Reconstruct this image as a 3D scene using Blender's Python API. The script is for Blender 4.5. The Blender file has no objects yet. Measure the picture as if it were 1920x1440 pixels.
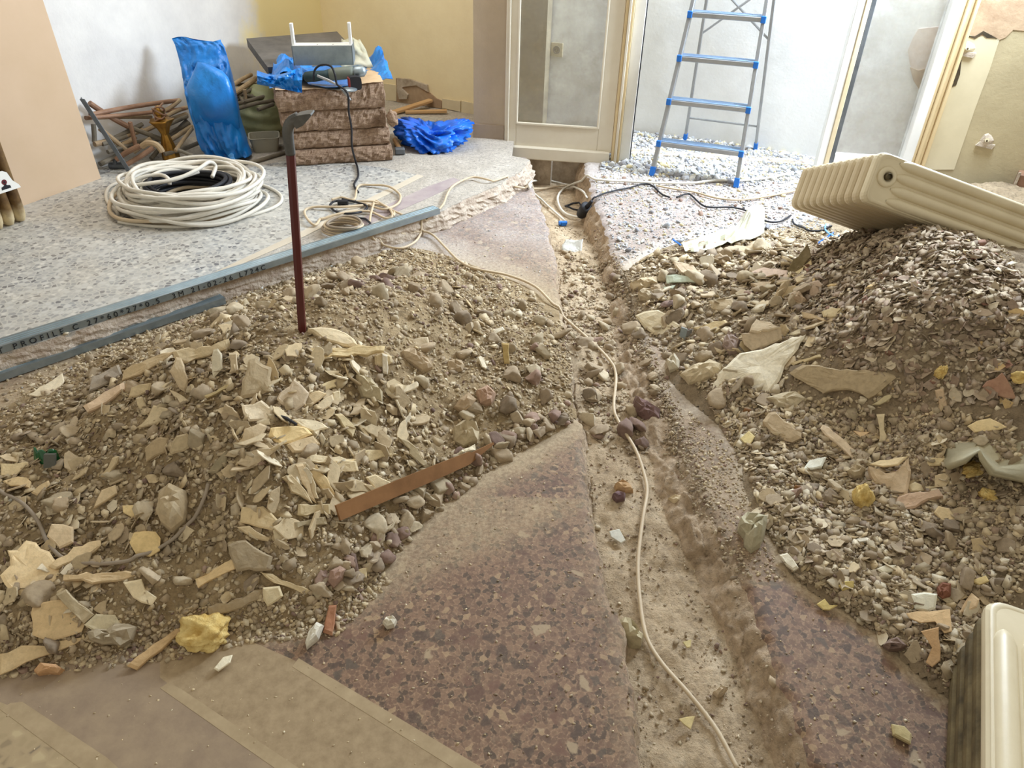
import bpy, math, random
import numpy as np
from mathutils import Vector, Matrix, Quaternion

random.seed(7)
RNG = np.random.default_rng(11)
SC = bpy.context.scene
COL = SC.collection

# ------------------------------------------------------------------ camera
F, CH = 1400.0, 1.5
_d = np.array([-60., 2030., 1400.]); _d /= np.linalg.norm(_d)
_z = np.array([0, 0, 1.]); _Y = _z - (_z @ _d) * _d; _Y /= np.linalg.norm(_Y)
R = np.stack([np.cross(_Y, -_d), _Y, -_d])          # camera axes -> world axes
EYE = np.array([0, 0, CH])
cam = bpy.data.cameras.new('camera')
cam.sensor_width = 36.0; cam.lens = F / 1920 * 36; cam.clip_start = 0.02; cam.clip_end = 60
camo = bpy.data.objects.new('camera', cam); COL.objects.link(camo)
M4 = Matrix.Identity(4)
for i in range(3):
    M4[i][0] = R[i, 0]; M4[i][1] = -R[i, 1]; M4[i][2] = -R[i, 2]; M4[i][3] = EYE[i]
camo.matrix_world = M4
SC.camera = camo

# ------------------------------------------------------------------ light
SC.view_settings.view_transform = 'Standard'; SC.view_settings.look = 'None'
SC.view_settings.gamma = 1.0; SC.view_settings.use_curve_mapping = False
SC.view_settings.exposure = 0.0
w = bpy.data.worlds.new('world'); SC.world = w; w.use_nodes = True
w.node_tree.nodes['Background'].inputs[0].default_value = (1.0, 0.935, 0.785, 1)
w.node_tree.nodes['Background'].inputs[1].default_value = 0.60
def area(name, loc, target, sx, sy, power, col):
    l = bpy.data.lights.new(name, 'AREA'); l.shape = 'RECTANGLE'; l.size = sx; l.size_y = sy
    l.energy = power; l.color = col
    o = bpy.data.objects.new(name, l); COL.objects.link(o); o.location = loc
    o.rotation_euler = (Vector(target) - Vector(loc)).to_track_quat('-Z', 'Z').to_euler()
    return o
area('balcony_daylight', (2.35, 4.72, 1.75), (0.2, 4.35, 0.1), 0.9, 1.9, 460, (0.74, 0.86, 1.0))
area('doorway_daylight', (1.3, 4.95, 2.6), (0.3, 3.4, 0.0), 1.2, 0.5, 85, (0.74, 0.86, 1.0))
area('left_room_fill', (-1.1, 4.2, 2.6), (-1.0, 4.6, 0), 1.4, 1.4, 26, (1.0, 0.95, 0.88))  # added overhead fill with no seen source, to brighten the back wall

# ------------------------------------------------------------------ helpers
def ray(px, py):
    return R @ np.array([(px - 960) / F, (py - 720) / F, 1.0])
def at(px, py, h=0.0):
    r = ray(px, py); t = (h - CH) / r[2]; return EYE + r * t
def atd(px, py, y):
    r = ray(px, py); return EYE + r * (y / r[1])
def onp(px, py, p, n):
    r = ray(px, py); p = np.asarray(p, float); n = np.asarray(n, float)
    return EYE + r * (((p - EYE) @ n) / (r @ n))
def nz(v):
    v = np.asarray(v, float); return v / (np.linalg.norm(v) + 1e-12)
def S(r, g, b):
    f = lambda c: c / 12.92 if c <= 0.04045 else ((c + 0.055) / 1.055) ** 2.4
    return (f(r / 255), f(g / 255), f(b / 255), 1.0)

_T = np.random.default_rng(5).random((256, 256))
def vn(x, y, s=0):
    x = np.asarray(x, float) + s * 17.3; y = np.asarray(y, float) + s * 9.1
    xi = np.floor(x).astype(int); yi = np.floor(y).astype(int); fx = x - xi; fy = y - yi
    fx = fx * fx * (3 - 2 * fx); fy = fy * fy * (3 - 2 * fy)
    g = lambda a, b: _T[a & 255, b & 255]
    return (g(xi, yi) * (1 - fx) + g(xi + 1, yi) * fx) * (1 - fy) + (g(xi, yi + 1) * (1 - fx) + g(xi + 1, yi + 1) * fx) * fy - 0.5
def fbm(x, y, f, o=3, s=0):
    r = 0; a = 1.0
    for i in range(o):
        r = r + a * vn(np.asarray(x) * f, np.asarray(y) * f, s + i); f *= 2.03; a *= 0.5
    return r
def sst(a, b, v):
    t = np.clip((v - a) / (b - a), 0, 1); return t * t * (3 - 2 * t)
def inpoly(poly, x, y):
    ins = np.zeros(np.shape(x), bool); n = len(poly)
    for i in range(n):
        x1, y1 = poly[i]; x2, y2 = poly[(i + 1) % n]
        c = ((y1 > y) != (y2 > y)) & (x < (x2 - x1) * (y - y1) / (y2 - y1 + 1e-12) + x1)
        ins ^= c
    return ins

# ---- materials
class NT:
    def __init__(s, m):
        s.t = m.node_tree; s.n = s.t.nodes; s.b = s.n['Principled BSDF']; s._tc = None
    def add(s, ty, **kw):
        n = s.n.new(ty)
        for k, v in kw.items():
            if k in n.inputs:
                s.put(n.inputs[k], v)
            else:
                setattr(n, k, v)
        return n
    def put(s, inp, v):
        if isinstance(v, bpy.types.NodeSocket): s.t.links.new(v, inp)
        elif isinstance(v, bpy.types.Node): s.t.links.new(v.outputs[0], inp)
        else:
            inp.default_value = v
    def co(s, sc=(1, 1, 1), rot=(0, 0, 0)):
        if s._tc is None: s._tc = s.n.new('ShaderNodeTexCoord')
        m = s.n.new('ShaderNodeMapping'); s.t.links.new(s._tc.outputs['Object'], m.inputs[0])
        m.inputs['Scale'].default_value = sc; m.inputs['Rotation'].default_value = rot
        return m.outputs[0]
    def noise(s, scale, detail=4, rough=0.55, co=None, dist=0.0):
        n = s.add('ShaderNodeTexNoise', Scale=scale, Detail=detail, Roughness=rough, Distortion=dist)
        s.put(n.inputs['Vector'], co if co is not None else s.co()); return n.outputs['Fac']
    def voro(s, scale, feature='F1', co=None, out='Color', rnd=1.0):
        n = s.add('ShaderNodeTexVoronoi', feature=feature, Scale=scale, Randomness=rnd)
        s.put(n.inputs['Vector'], co if co is not None else s.co()); return n.outputs[out]
    def ramp(s, fac, stops, interp='LINEAR'):
        n = s.n.new('ShaderNodeValToRGB'); r = n.color_ramp; r.interpolation = interp
        while len(r.elements) < len(stops): r.elements.new(0.5)
        for e, (p, c) in zip(r.elements, stops):
            e.position = p; e.color = c if len(c) == 4 else (*c, 1)
        s.put(n.inputs[0], fac); return n.outputs[0]
    def mix(s, fac, a, b, mode='MIX'):
        n = s.n.new('ShaderNodeMix'); n.data_type = 'RGBA'; n.blend_type = mode
        s.put(n.inputs['Factor'], fac); s.put(n.inputs['A'], a); s.put(n.inputs['B'], b); return n.outputs['Result']
    def math(s, op, a, b=0.0, clamp=False):
        n = s.n.new('ShaderNodeMath'); n.operation = op; n.use_clamp = clamp
        s.put(n.inputs[0], a); s.put(n.inputs[1], b); return n.outputs[0]
    def attr(s, name, out='Fac'):
        n = s.n.new('ShaderNodeAttribute'); n.attribute_name = name; return n.outputs[out]
    def bump(s, h, strength=0.3, dist=0.01):
        n = s.add('ShaderNodeBump', Strength=strength, Distance=dist); s.put(n.inputs['Height'], h)
        s.t.links.new(n.outputs[0], s.b.inputs['Normal'])
    def base(s, c): s.put(s.b.inputs['Base Color'], c)
    def grey(s, v): return (v, v, v, 1)
MATS = {}
def mat(name, col=(0.5, 0.5, 0.5, 1), rough=0.8, metal=0.0, fn=None, spec=0.3):
    m = bpy.data.materials.new(name); m.use_nodes = True; t = NT(m)
    t.b.inputs['Base Color'].default_value = col; t.b.inputs['Roughness'].default_value = rough
    t.b.inputs['Metallic'].default_value = metal; t.b.inputs['Specular IOR Level'].default_value = spec
    if fn: fn(t)
    MATS[name] = m; return m
G_ = lambda v: (v, v, v, 1)

def mottled(name, c1, c2, scale=6, rough=0.85, bump=0.15, bscale=40, metal=0.0, stretch=(1, 1, 1), spec=0.3, bd=0.004):
    def fn(t):
        co = t.co(stretch)
        f = t.noise(scale, 6, 0.65, co)
        t.base(t.ramp(f, [(0.3, c1), (0.72, c2)]))
        if bump: t.bump(t.noise(bscale, 4, 0.6, co), bump, bd)
    return mat(name, c1, rough, metal, fn, spec)

def _terr(t):
    co = t.co()
    warp = t.add('ShaderNodeVectorMath', operation='ADD'); nz_ = t.add('ShaderNodeTexNoise', Scale=45.0, Detail=3.0); t.put(nz_.inputs['Vector'], co)
    sc = t.add('ShaderNodeVectorMath', operation='SCALE'); t.put(sc.inputs[0], nz_.outputs['Color']); sc.inputs['Scale'].default_value = 0.016
    t.put(warp.inputs[0], co); t.put(warp.inputs[1], sc.outputs[0]); wco = warp.outputs[0]
    sep = t.add('ShaderNodeSeparateColor'); t.put(sep.inputs[0], t.voro(31, 'F1', wco, 'Color'))
    big = t.ramp(sep.outputs[0], [(0.0, S(66, 52, 50)), (0.3, S(86, 62, 57)), (0.55, S(76, 68, 64)), (0.75, S(102, 74, 66)), (0.9, S(160, 144, 122))], 'CONSTANT')
    bigm = t.math('MULTIPLY', t.ramp(sep.outputs[2], [(0.0, G_(1)), (0.24, G_(0))], 'CONSTANT'), t.ramp(t.voro(31, 'DISTANCE_TO_EDGE', wco, 'Distance'), [(0.10, G_(0)), (0.20, G_(1))]))
    sp2 = t.add('ShaderNodeSeparateColor'); t.put(sp2.inputs[0], t.voro(76, 'F1', wco, 'Color'))
    mid = t.ramp(sp2.outputs[1], [(0.0, S(106, 82, 71)), (0.35, S(122, 97, 82)), (0.6, S(94, 73, 64)), (0.78, S(74, 59, 53)), (0.96, S(150, 128, 104))], 'CONSTANT')
    vein = t.math('MULTIPLY', t.ramp(t.voro(76, 'DISTANCE_TO_EDGE', wco, 'Distance'), [(0.03, G_(1)), (0.16, G_(0))]), t.ramp(t.noise(120, 3, .7, co), [(.45, G_(0)), (.62, G_(.75))]))
    mid = t.mix(.8, mid, t.ramp(t.noise(150, 4, .75, co), [(.3, G_(.72)), (.7, G_(1.25))]), 'MULTIPLY')
    body = t.mix(vein, mid, S(160, 134, 112))
    body = t.mix(t.math('MULTIPLY', bigm, .85), body, big)
    body = t.mix(1.0, body, (1.06, 1.0, .90, 1), 'MULTIPLY')
    dust = t.attr('dust')
    dn = t.noise(4.5, 7, 0.7, co); dn2 = t.noise(85, 5, 0.75, co)
    f = t.math('ADD', t.math('MULTIPLY', dust, .8), t.math('ADD', t.math('MULTIPLY', t.math('SUBTRACT', dn, .5), .7), t.math('MULTIPLY', t.math('SUBTRACT', dn2, .5), .7)))
    f = t.ramp(f, [(0.0, G_(0.10)), (0.30, G_(0.36)), (0.75, G_(0.96))])
    dc = t.ramp(dn2, [(0.32, S(148, 129, 102)), (0.68, S(188, 169, 140))])
    dc = t.mix(t.attr('pale'), dc, t.ramp(dn2, [(0.3, S(172, 164, 160)), (0.7, S(208, 202, 196))]))
    t.base(t.mix(f, body, dc))
    t.put(t.b.inputs['Roughness'], t.ramp(f, [(0, G_(0.62)), (0.6, G_(0.92))]))
    t.bump(t.math('MULTIPLY', dn2, f), 0.4, 0.004)
TERR = mat('purple_terrazzo', S(120, 95, 90), 0.7, fn=_terr)

def _gterr(t):
    co = t.co()
    c = t.voro(48, 'F1', co, 'Color'); sp = t.add('ShaderNodeSeparateColor'); t.put(sp.inputs[0], c)
    chip = t.ramp(sp.outputs[0], [(0, S(96, 98, 104)), (0.13, S(140, 142, 144)), (0.35, S(168, 168, 166)), (0.6, S(190, 190, 186)), (0.8, S(150, 152, 152)), (0.93, S(205, 203, 196))], 'CONSTANT')
    e = t.ramp(t.voro(48, 'DISTANCE_TO_EDGE', co, 'Distance'), [(0.05, G_(1)), (0.14, G_(0))])
    b = t.mix(e, chip, S(182, 181, 175))
    n = t.ramp(t.noise(3.5, 5, 0.6, co), [(0.3, G_(0)), (0.75, G_(0.5))])
    t.base(t.mix(n, b, S(192, 182, 164)))
    t.bump(t.noise(90, 3, 0.6, co), 0.06, 0.002)
GTERR = mat('grey_terrazzo', S(170, 170, 166), 0.5, fn=_gterr)

def _dirt(c1, c2, c3):
    def fn(t):
        co = t.co()
        a = t.noise(7, 6, 0.7, co); b = t.noise(55, 6, 0.75, co)
        base = t.ramp(a, [(0.3, c1), (0.55, c2), (0.75, c3)])
        sp = t.ramp(b, [(0.32, G_(0.60)), (0.5, G_(1.0)), (0.68, G_(1.2))])  # low spots darkened: shade between the grains put into the colour
        t.base(t.mix(1.0, base, sp, 'MULTIPLY'))
        t.bump(t.math('ADD', b, t.math('MULTIPLY', t.noise(180, 4, 0.7, co), 0.5)), 0.8, 0.012)
    return fn
DIRT = mat('trench_dirt', S(178, 158, 130), 0.95, fn=_dirt(S(164, 142, 114), S(194, 172, 142), S(214, 196, 168)))
HEAP = mat('heap_dust', S(170, 150, 122), 0.95, fn=_dirt(S(140, 118, 86), S(168, 146, 112), S(190, 169, 134)))
HEAPR = mat('heap_dust_grey', S(170, 150, 122), 0.95, fn=_dirt(S(134, 116, 92), S(156, 138, 112), S(178, 160, 132)))
PALE = mat('pale_dust', S(200, 190, 172), 0.95, fn=_dirt(S(176, 167, 155), S(198, 190, 178), S(214, 208, 198)))

def _rub(t):
    c = t.attr('Col', 'Color'); co = t.co()
    b = t.noise(60, 5, 0.7, co); a = t.noise(14, 4, 0.6, co)
    k = t.ramp(b, [(0.3, G_(0.78)), (0.55, G_(1.0)), (0.75, G_(1.1))])
    x = t.mix(1.0, c, k, 'MULTIPLY')
    d = t.ramp(a, [(0.45, G_(0)), (0.75, G_(0.35))])
    t.base(t.mix(d, x, S(176, 156, 128)))
    t.bump(b, 0.35, 0.004)
RUB = mat('rubble', S(190, 170, 140), 0.93, fn=_rub)

def _wall(c, c2, patch=None):
    def fn(t):
        co = t.co(); a = t.noise(2.2, 6, 0.65, co)
        base = t.ramp(a, [(0.32, c2), (0.6, c)])
        if patch: base = patch(t, co, base)
        t.base(base)
        h = t.math('ADD', t.noise(9, 5, 0.6, co), t.math('MULTIPLY', t.noise(60, 3, 0.6, co), 0.3))
        t.bump(h, 0.25, 0.012)
    return fn
def _ypatch(t, co, base):
    sep = t.add('ShaderNodeSeparateXYZ'); t.put(sep.inputs[0], t.co())
    f = t.math('ADD', sep.outputs[1], t.math('MULTIPLY', t.noise(4, 4, 0.6, co), 0.7))
    return t.mix(t.ramp(f, [(0.0, G_(0)), (1.0, G_(0))]) if False else t.ramp(t.math('SUBTRACT', f, 5.55), [(0.0, G_(0)), (0.16, G_(1))]), base, S(240, 226, 174))
WLEFT = mat('left_wall_paint', S(216, 214, 210), 0.85, fn=_wall(S(230, 228, 224), S(212, 210, 208), _ypatch))
WBACK = mat('back_wall_paint', S(222, 202, 154), 0.85, fn=_wall(S(240, 224, 182), S(230, 212, 170)))
WFAR = mat('far_wall_paint', S(222, 222, 222), 0.85, fn=_wall(S(236, 236, 234), S(222, 222, 220)))
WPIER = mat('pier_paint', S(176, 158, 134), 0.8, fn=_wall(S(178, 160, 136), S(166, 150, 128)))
WRIGHT = mat('right_wall_paint', S(190, 176, 140), 0.85, fn=_wall(S(180, 166, 132), S(164, 150, 118)))
BARE = mottled('bare_plaster', S(150, 122, 96), S(186, 162, 132), 8, bump=0.4)
MORTAR = mottled('mortar', S(150, 134, 114), S(205, 192, 174), 14, bump=0.5, bscale=50, bd=0.01)
CUT = mottled('cut_concrete', S(160, 140, 122), S(206, 192, 174), 22, bump=0.9, bscale=60, bd=0.01)
WHITEP = mottled('white_paint_wood', S(206, 196, 176), S(216, 208, 190), 5, 0.45, 0.06)
CREAMP = mottled('cream_paint_wood', S(214, 196, 158), S(196, 170, 124), 6, 0.5, 0.08, stretch=(1, 1, .2))
WHITEJ = mottled('white_jamb', S(228, 228, 224), S(214, 212, 206), 4, 0.5, 0.08)
BLUEP = None
def _plastic(name, c1, c2, rough=0.32):
    def fn(t):
        co = t.co(); t.base(t.ramp(t.noise(5, 3, 0.5, co), [(0.3, c1), (0.7, c2)]))
        t.bump(t.noise(26, 4, 0.6, co, 1.2), 0.35, 0.008)
    return mat(name, c1, rough, fn=fn, spec=0.5)
BLUEP = _plastic('blue_plastic', S(14, 104, 186), S(30, 138, 222))
BLUEB = _plastic('bright_blue_plastic', S(16, 90, 210), S(30, 120, 236))
GREENP = _plastic('green_bag_plastic', S(142, 146, 104), S(170, 172, 130), 0.45)
CLEARP = _plastic('milky_plastic', S(188, 186, 160), S(210, 207, 184), 0.4)
GALV = mottled('galvanised_steel', S(136, 150, 158), S(168, 180, 186), 12, 0.38, 0.03, metal=0.75, spec=0.5)
STEEL = mottled('grey_steel', S(88, 92, 96), S(112, 116, 120), 12, 0.5, 0.1, metal=0.5)
ALU = mottled('aluminium', S(152, 154, 156), S(172, 174, 176), 9, 0.38, 0.03, metal=0.65, spec=0.5)
ALUB = mottled('step_tread', S(120, 150, 190), S(150, 178, 208), 12, 0.4, 0.05, metal=0.4)
BLUEC = mat('blue_cap', S(40, 110, 196), 0.45)
BLACK = mat('black_rubber', S(38, 38, 42), 0.55)
DARK = mottled('dark_brown', S(52, 44, 34), S(92, 78, 56), 12, 0.9, 0.3)  # mottled dark brown for the wall cracks and bracket holes
RED = mat('dark_red_paint', S(82, 26, 26), 0.4, spec=0.5)
RUSTB = mottled('blackened_steel', S(78, 78, 76), S(104, 102, 98), 20, 0.5, 0.2, metal=0.4)
CABW = mottled('white_cable', S(206, 200, 186), S(222, 216, 204), 12, 0.5, 0)
CABC = mottled('cream_cable', S(192, 172, 142), S(208, 190, 162), 12, 0.55, 0)
CABG = mottled('grey_cable', S(140, 126, 110), S(160, 146, 128), 12, 0.55, 0)
CREAMR = mottled('cream_enamel', S(208, 192, 160), S(190, 172, 138), 4, 0.42, 0.04, spec=0.45)
CREAMR2 = mottled('pale_cream_enamel', S(224, 212, 182), S(206, 192, 160), 4, 0.4, 0.04, spec=0.45)
GRIME = mottled('grimy_enamel', S(56, 46, 28), S(122, 106, 72), 12, 0.8, 0.3, stretch=(1, 1, 1))
CHIP = mottled('fibreboard', S(206, 180, 152), S(198, 172, 142), 3, 0.75, 0.05)
COPPER = mottled('brown_pipe', S(124, 92, 72), S(164, 130, 104), 10, 0.55, 0.15, metal=0.1)
TANPIPE = mottled('tan_stick', S(150, 126, 98), S(186, 164, 130), 10, 0.8, 0.2)
GREYPIPE = mottled('grey_pipe', S(92, 86, 76), S(134, 124, 106), 10, 0.7, 0.2)
GOLD = mottled('tarnished_brass', S(134, 94, 40), S(190, 146, 70), 14, 0.35, 0.1, metal=0.75)
WOODB = mottled('raw_wood', S(190, 150, 104), S(212, 176, 130), 8, 0.8, 0.15, stretch=(.2, 1, 1))
WOODR = mottled('red_brown_wood', S(142, 92, 66), S(172, 122, 92), 18, 0.8, 0.3, stretch=(1, 1, .2))
RUST = mottled('rusty_strip', S(114, 78, 42), S(148, 106, 66), 9, 0.7, 0.1)
DKBOARD = mottled('dark_grey_board', S(84, 82, 80), S(122, 118, 114), 5, 0.75, 0.15)
def _wool(t):
    co = t.co((1, 1, 6)); b = t.noise(17, 8, 0.78, co, 0.6); s = t.noise(140, 3, 0.7)
    c = t.ramp(b, [(0.3, S(100, 78, 62)), (0.46, S(150, 124, 104)), (0.62, S(180, 154, 130)), (0.8, S(208, 186, 162))])
    t.base(t.mix(0.3, c, t.ramp(s, [(0.35, S(96, 74, 60)), (0.65, S(200, 174, 148))])))
    t.bump(t.math('ADD', b, t.math('MULTIPLY', s, 0.5)), 0.7, 0.012)
WOOL = mat('mineral_wool', S(124, 92, 76), 1.0, fn=_wool, spec=0.05)
KRAFT = mottled('kraft_paper', S(196, 166, 130), S(214, 186, 150), 10, 0.85, 0.2)
FOAM = mottled('yellow_foam', S(188, 152, 78), S(236, 216, 152), 22, 0.95, 0.8, 40, bd=0.012)
GREENG = mat('green_glass', S(18, 84, 44), 0.12, spec=0.6)
TILEW = mottled('skirting_tile', S(206, 190, 156), S(220, 206, 174), 6, 0.45, 0.08)
SOCK = mottled('cream_bakelite', S(206, 194, 164), S(196, 184, 152), 6, 0.45, 0.03)
WHITE = mat('white_label', S(232, 230, 224), 0.6)
INKM = mat('black_ink', S(30, 32, 36), 0.7)
MAROON = mat('maroon_ink', S(96, 32, 36), 0.6)
TAPEM = mat('red_black_case', S(120, 40, 36), 0.5)
def _glass(t):
    out = t.n['Material Output']; tr = t.add('ShaderNodeBsdfTransparent'); gl = t.add('ShaderNodeBsdfGlossy', Roughness=0.08)
    df = t.add('ShaderNodeBsdfDiffuse'); df.inputs['Color'].default_value = S(150, 144, 130)
    n = t.ramp(t.noise(6, 6, 0.7), [(0.35, G_(0.18)), (0.7, G_(0.42))])
    m1 = t.add('ShaderNodeMixShader'); t.put(m1.inputs[0], n); t.put(m1.inputs[1], tr); t.put(m1.inputs[2], df)
    m2 = t.add('ShaderNodeMixShader'); m2.inputs[0].default_value = 0.05; t.put(m2.inputs[1], m1); t.put(m2.inputs[2], gl)
    t.t.links.new(m2.outputs[0], out.inputs[0])
GLASS = mat('dusty_glass', fn=_glass)

# ---- mesh building
ORG = {}
def link_mesh(name, verts, faces, mt, parent=None, smooth=False, origin=None, cols=None):
    me = bpy.data.meshes.new(name)
    v = np.asarray(verts, float)
    if origin is None:
        if parent is not None: origin = np.zeros(3)
        else: origin = np.array([(v[:, 0].min() + v[:, 0].max()) / 2, (v[:, 1].min() + v[:, 1].max()) / 2, v[:, 2].min()])
    origin = np.asarray(origin, float)
    base = ORG[parent.name] if parent is not None else np.zeros(3)
    if isinstance(faces, np.ndarray):
        k = faces.shape[1]; nf = len(faces)
        me.vertices.add(len(v)); me.vertices.foreach_set('co', (v - base - origin if parent is None else v - base).astype(np.float32).ravel())
        me.loops.add(nf * k); me.loops.foreach_set('vertex_index', faces.astype(np.int32).ravel())
        me.polygons.add(nf); me.polygons.foreach_set('loop_start', np.arange(0, nf * k, k, dtype=np.int32))
        me.update(calc_edges=True)
    else:
        me.from_pydata([tuple(p) for p in (v - base - (origin if parent is None else 0))], [], faces); me.update()
    me.materials.append(mt)
    if smooth: me.polygons.foreach_set('use_smooth', np.ones(len(me.polygons), bool))
    if cols is not None:
        a = me.color_attributes.new('Col', 'FLOAT_COLOR', 'POINT')
        c = np.asarray(cols, float)
        if c.ndim == 1: c = np.tile(c, (len(v), 1))
        a.data.foreach_set('color', c.astype(np.float32).ravel())
    o = bpy.data.objects.new(name, me); COL.objects.link(o)
    if parent is not None:
        o.parent = parent; ORG[o.name] = base
    else:
        o.location = origin; ORG[o.name] = origin
    return o
def tag(o, label=None, cat=None, group=None, kind=None):
    if label: o['label'] = label
    if cat: o['category'] = cat
    if group: o['group'] = group
    if kind: o['kind'] = kind
    return o
def thing(name, label, cat, loc, group=None):
    o = bpy.data.objects.new(name, None); COL.objects.link(o); o.location = tuple(loc); o.empty_display_size = 0.05
    ORG[o.name] = np.asarray(loc, float)
    return tag(o, label, cat, group)

class MB:
    def __init__(s): s.v = []; s.f = []
    def add(s, v, f):
        b = len(s.v); s.v += [np.asarray(p, float) for p in v]; s.f += [[i + b for i in q] for q in f]; return s
    def obox(s, o, ax, ay, az, bev=0.0):
        """box from corner o along three edge vectors, chamfered by bev along the longest edges"""
        o, ax, ay, az = map(lambda q: np.asarray(q, float), (o, ax, ay, az))
        if bev <= 0:
            v = [o, o + ax, o + ax + ay, o + ay, o + az, o + ax + az, o + ax + ay + az, o + ay + az]
            return s.add(v, [[0, 3, 2, 1], [4, 5, 6, 7], [0, 1, 5, 4], [1, 2, 6, 5], [2, 3, 7, 6], [3, 0, 4, 7]])
        L = [ax, ay, az]; k = int(np.argmax([np.linalg.norm(q) for q in L])); e = L[k]; p, q = [L[i] for i in range(3) if i != k]
        lp, lq = np.linalg.norm(p), np.linalg.norm(q); b = min(bev, lp * .45, lq * .45)
        P, Q = p / lp, q / lq
        ring = [P * b, p - P * b, p + Q * b, p + q - Q * b, p + q - P * b, q + P * b, q - Q * b, Q * b]
        e0 = nz(e) * b * .6
        c = (p + q) / 2
        rings = [[o + c + (r - c) * .93 for r in ring], [o + e0 + r for r in ring], [o + e - e0 + r for r in ring], [o + e + c + (r - c) * .93 for r in ring]]
        return s.loft(rings, True)
    def loft(s, rings, cap=True, close=True):
        n = len(rings[0]); b = len(s.v)
        for r in rings: s.v += [np.asarray(p, float) for p in r]
        for i in range(len(rings) - 1):
            for j in range(n if close else n - 1):
                k = (j + 1) % n
                s.f.append([b + i * n + j, b + i * n + k, b + (i + 1) * n + k, b + (i + 1) * n + j])
        if cap:
            s.f.append([b + j for j in reversed(range(n))]); s.f.append([b + (len(rings) - 1) * n + j for j in range(n)])
        return s
    def tube(s, path, r, n=8, cap=True):
        path = [np.asarray(p, float) for p in path]; rings = []; up = None
        for i, p in enumerate(path):
            t = nz(path[min(i + 1, len(path) - 1)] - path[max(i - 1, 0)])
            if up is None:
                up = np.array([0, 0, 1.]) if abs(t[2]) < .9 else np.array([1., 0, 0])
            a = nz(np.cross(t, up)); up = nz(np.cross(a, t))
            rr = r[i] if hasattr(r, '__len__') else r
            rings.append([p + rr * (math.cos(q) * a + math.sin(q) * up) for q in np.linspace(0, 2 * math.pi, n, endpoint=False)])
        return s.loft(rings, cap)
    def lathe(s, prof, n=20, c=(0, 0, 0), ax=(0, 0, 1), wob=None):
        ax = nz(ax); a = nz(np.cross(ax, [0.3, 1, 0.2])); b = np.cross(ax, a); c = np.asarray(c, float)
        rings = []
        for r, h in prof:
            rings.append([c + ax * h + r * (1 + (wob(q) if wob else 0)) * (a * math.cos(q) + b * math.sin(q)) for q in np.linspace(0, 2 * math.pi, n, endpoint=False)])
        return s.loft(rings, True)
    def prism(s, poly, d):
        d = np.asarray(d, float); n = len(poly); v = [np.asarray(p, float) for p in poly]
        s.add(v + [p + d for p in v], [list(range(n))[::-1], [n + i for i in range(n)]] + [[i, (i + 1) % n, n + (i + 1) % n, n + i] for i in range(n)])
        return s
    def grid(s, pts):
        pts = np.asarray(pts, float); a, b, _ = pts.shape; o = len(s.v); s.v += list(pts.reshape(-1, 3))
        for i in range(a - 1):
            for j in range(b - 1):
                s.f.append([o + i * b + j, o + i * b + j + 1, o + (i + 1) * b + j + 1, o + (i + 1) * b + j])
        return s
    def build(s, name, mt, parent=None, smooth=False, **k):
        return link_mesh(name, s.v, s.f, mt, parent, smooth, **k)
def spline(pts, sub=8):
    P = [np.asarray(p, float) for p in pts]; out = []
    for i in range(len(P) - 1):
        p0 = P[max(i - 1, 0)]; p1 = P[i]; p2 = P[i + 1]; p3 = P[min(i + 2, len(P) - 1)]
        for t in np.linspace(0, 1, sub, endpoint=False):
            out.append(.5 * ((2 * p1) + (-p0 + p2) * t + (2 * p0 - 5 * p1 + 4 * p2 - p3) * t * t + (-p0 + 3 * p1 - 3 * p2 + p3) * t ** 3))
    out.append(P[-1]); return out
def struct(o): o['kind'] = 'structure'; return o

# ------------------------------------------------------------------ terrain
ZF = 0.09                                            # level of the left room's floor over the dug-up one
RAISED = [at(*p, ZF)[:2] for p in [(0, 664), (120, 628), (400, 528), (560, 478), (700, 436), (828, 397), (872, 372), (930, 348), (985, 316), (992, 300), (960, 292)]]
RAISED = [np.array([-3.3, .53])] + RAISED + [np.array([-.02, 5.3]), np.array([-1.2, 6.4]), np.array([-3.4, 6.4])]
TL = np.array([at(*p)[:2] for p in [(1205, 1560), (1195, 1440), (1187, 1330), (1160, 1190), (1128, 1040), (1103, 930), (1088, 810), (1072, 720), (1052, 600), (1042, 500), (1022, 400), (1000, 350), (988, 318)]])
TRE = np.array([at(*p)[:2] for p in [(1600, 1560), (1512, 1420), (1480, 1330), (1428, 1180), (1385, 1060), (1320, 950), (1288, 870), (1252, 760), (1205, 660), (1168, 520), (1140, 450), (1115, 385), (1100, 330)]])
def xl(y): return np.interp(y, TL[:, 1], TL[:, 0])
def xr(y): return np.interp(y, TRE[:, 1], TRE[:, 0])
def dep(y): return np.interp(y, [.5, 1.2, 1.7, 2.0, 2.6, 2.9, 3.4, 4.4, 4.9], [.075, .085, .07, .05, .05, .07, .10, .17, .22])
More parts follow.
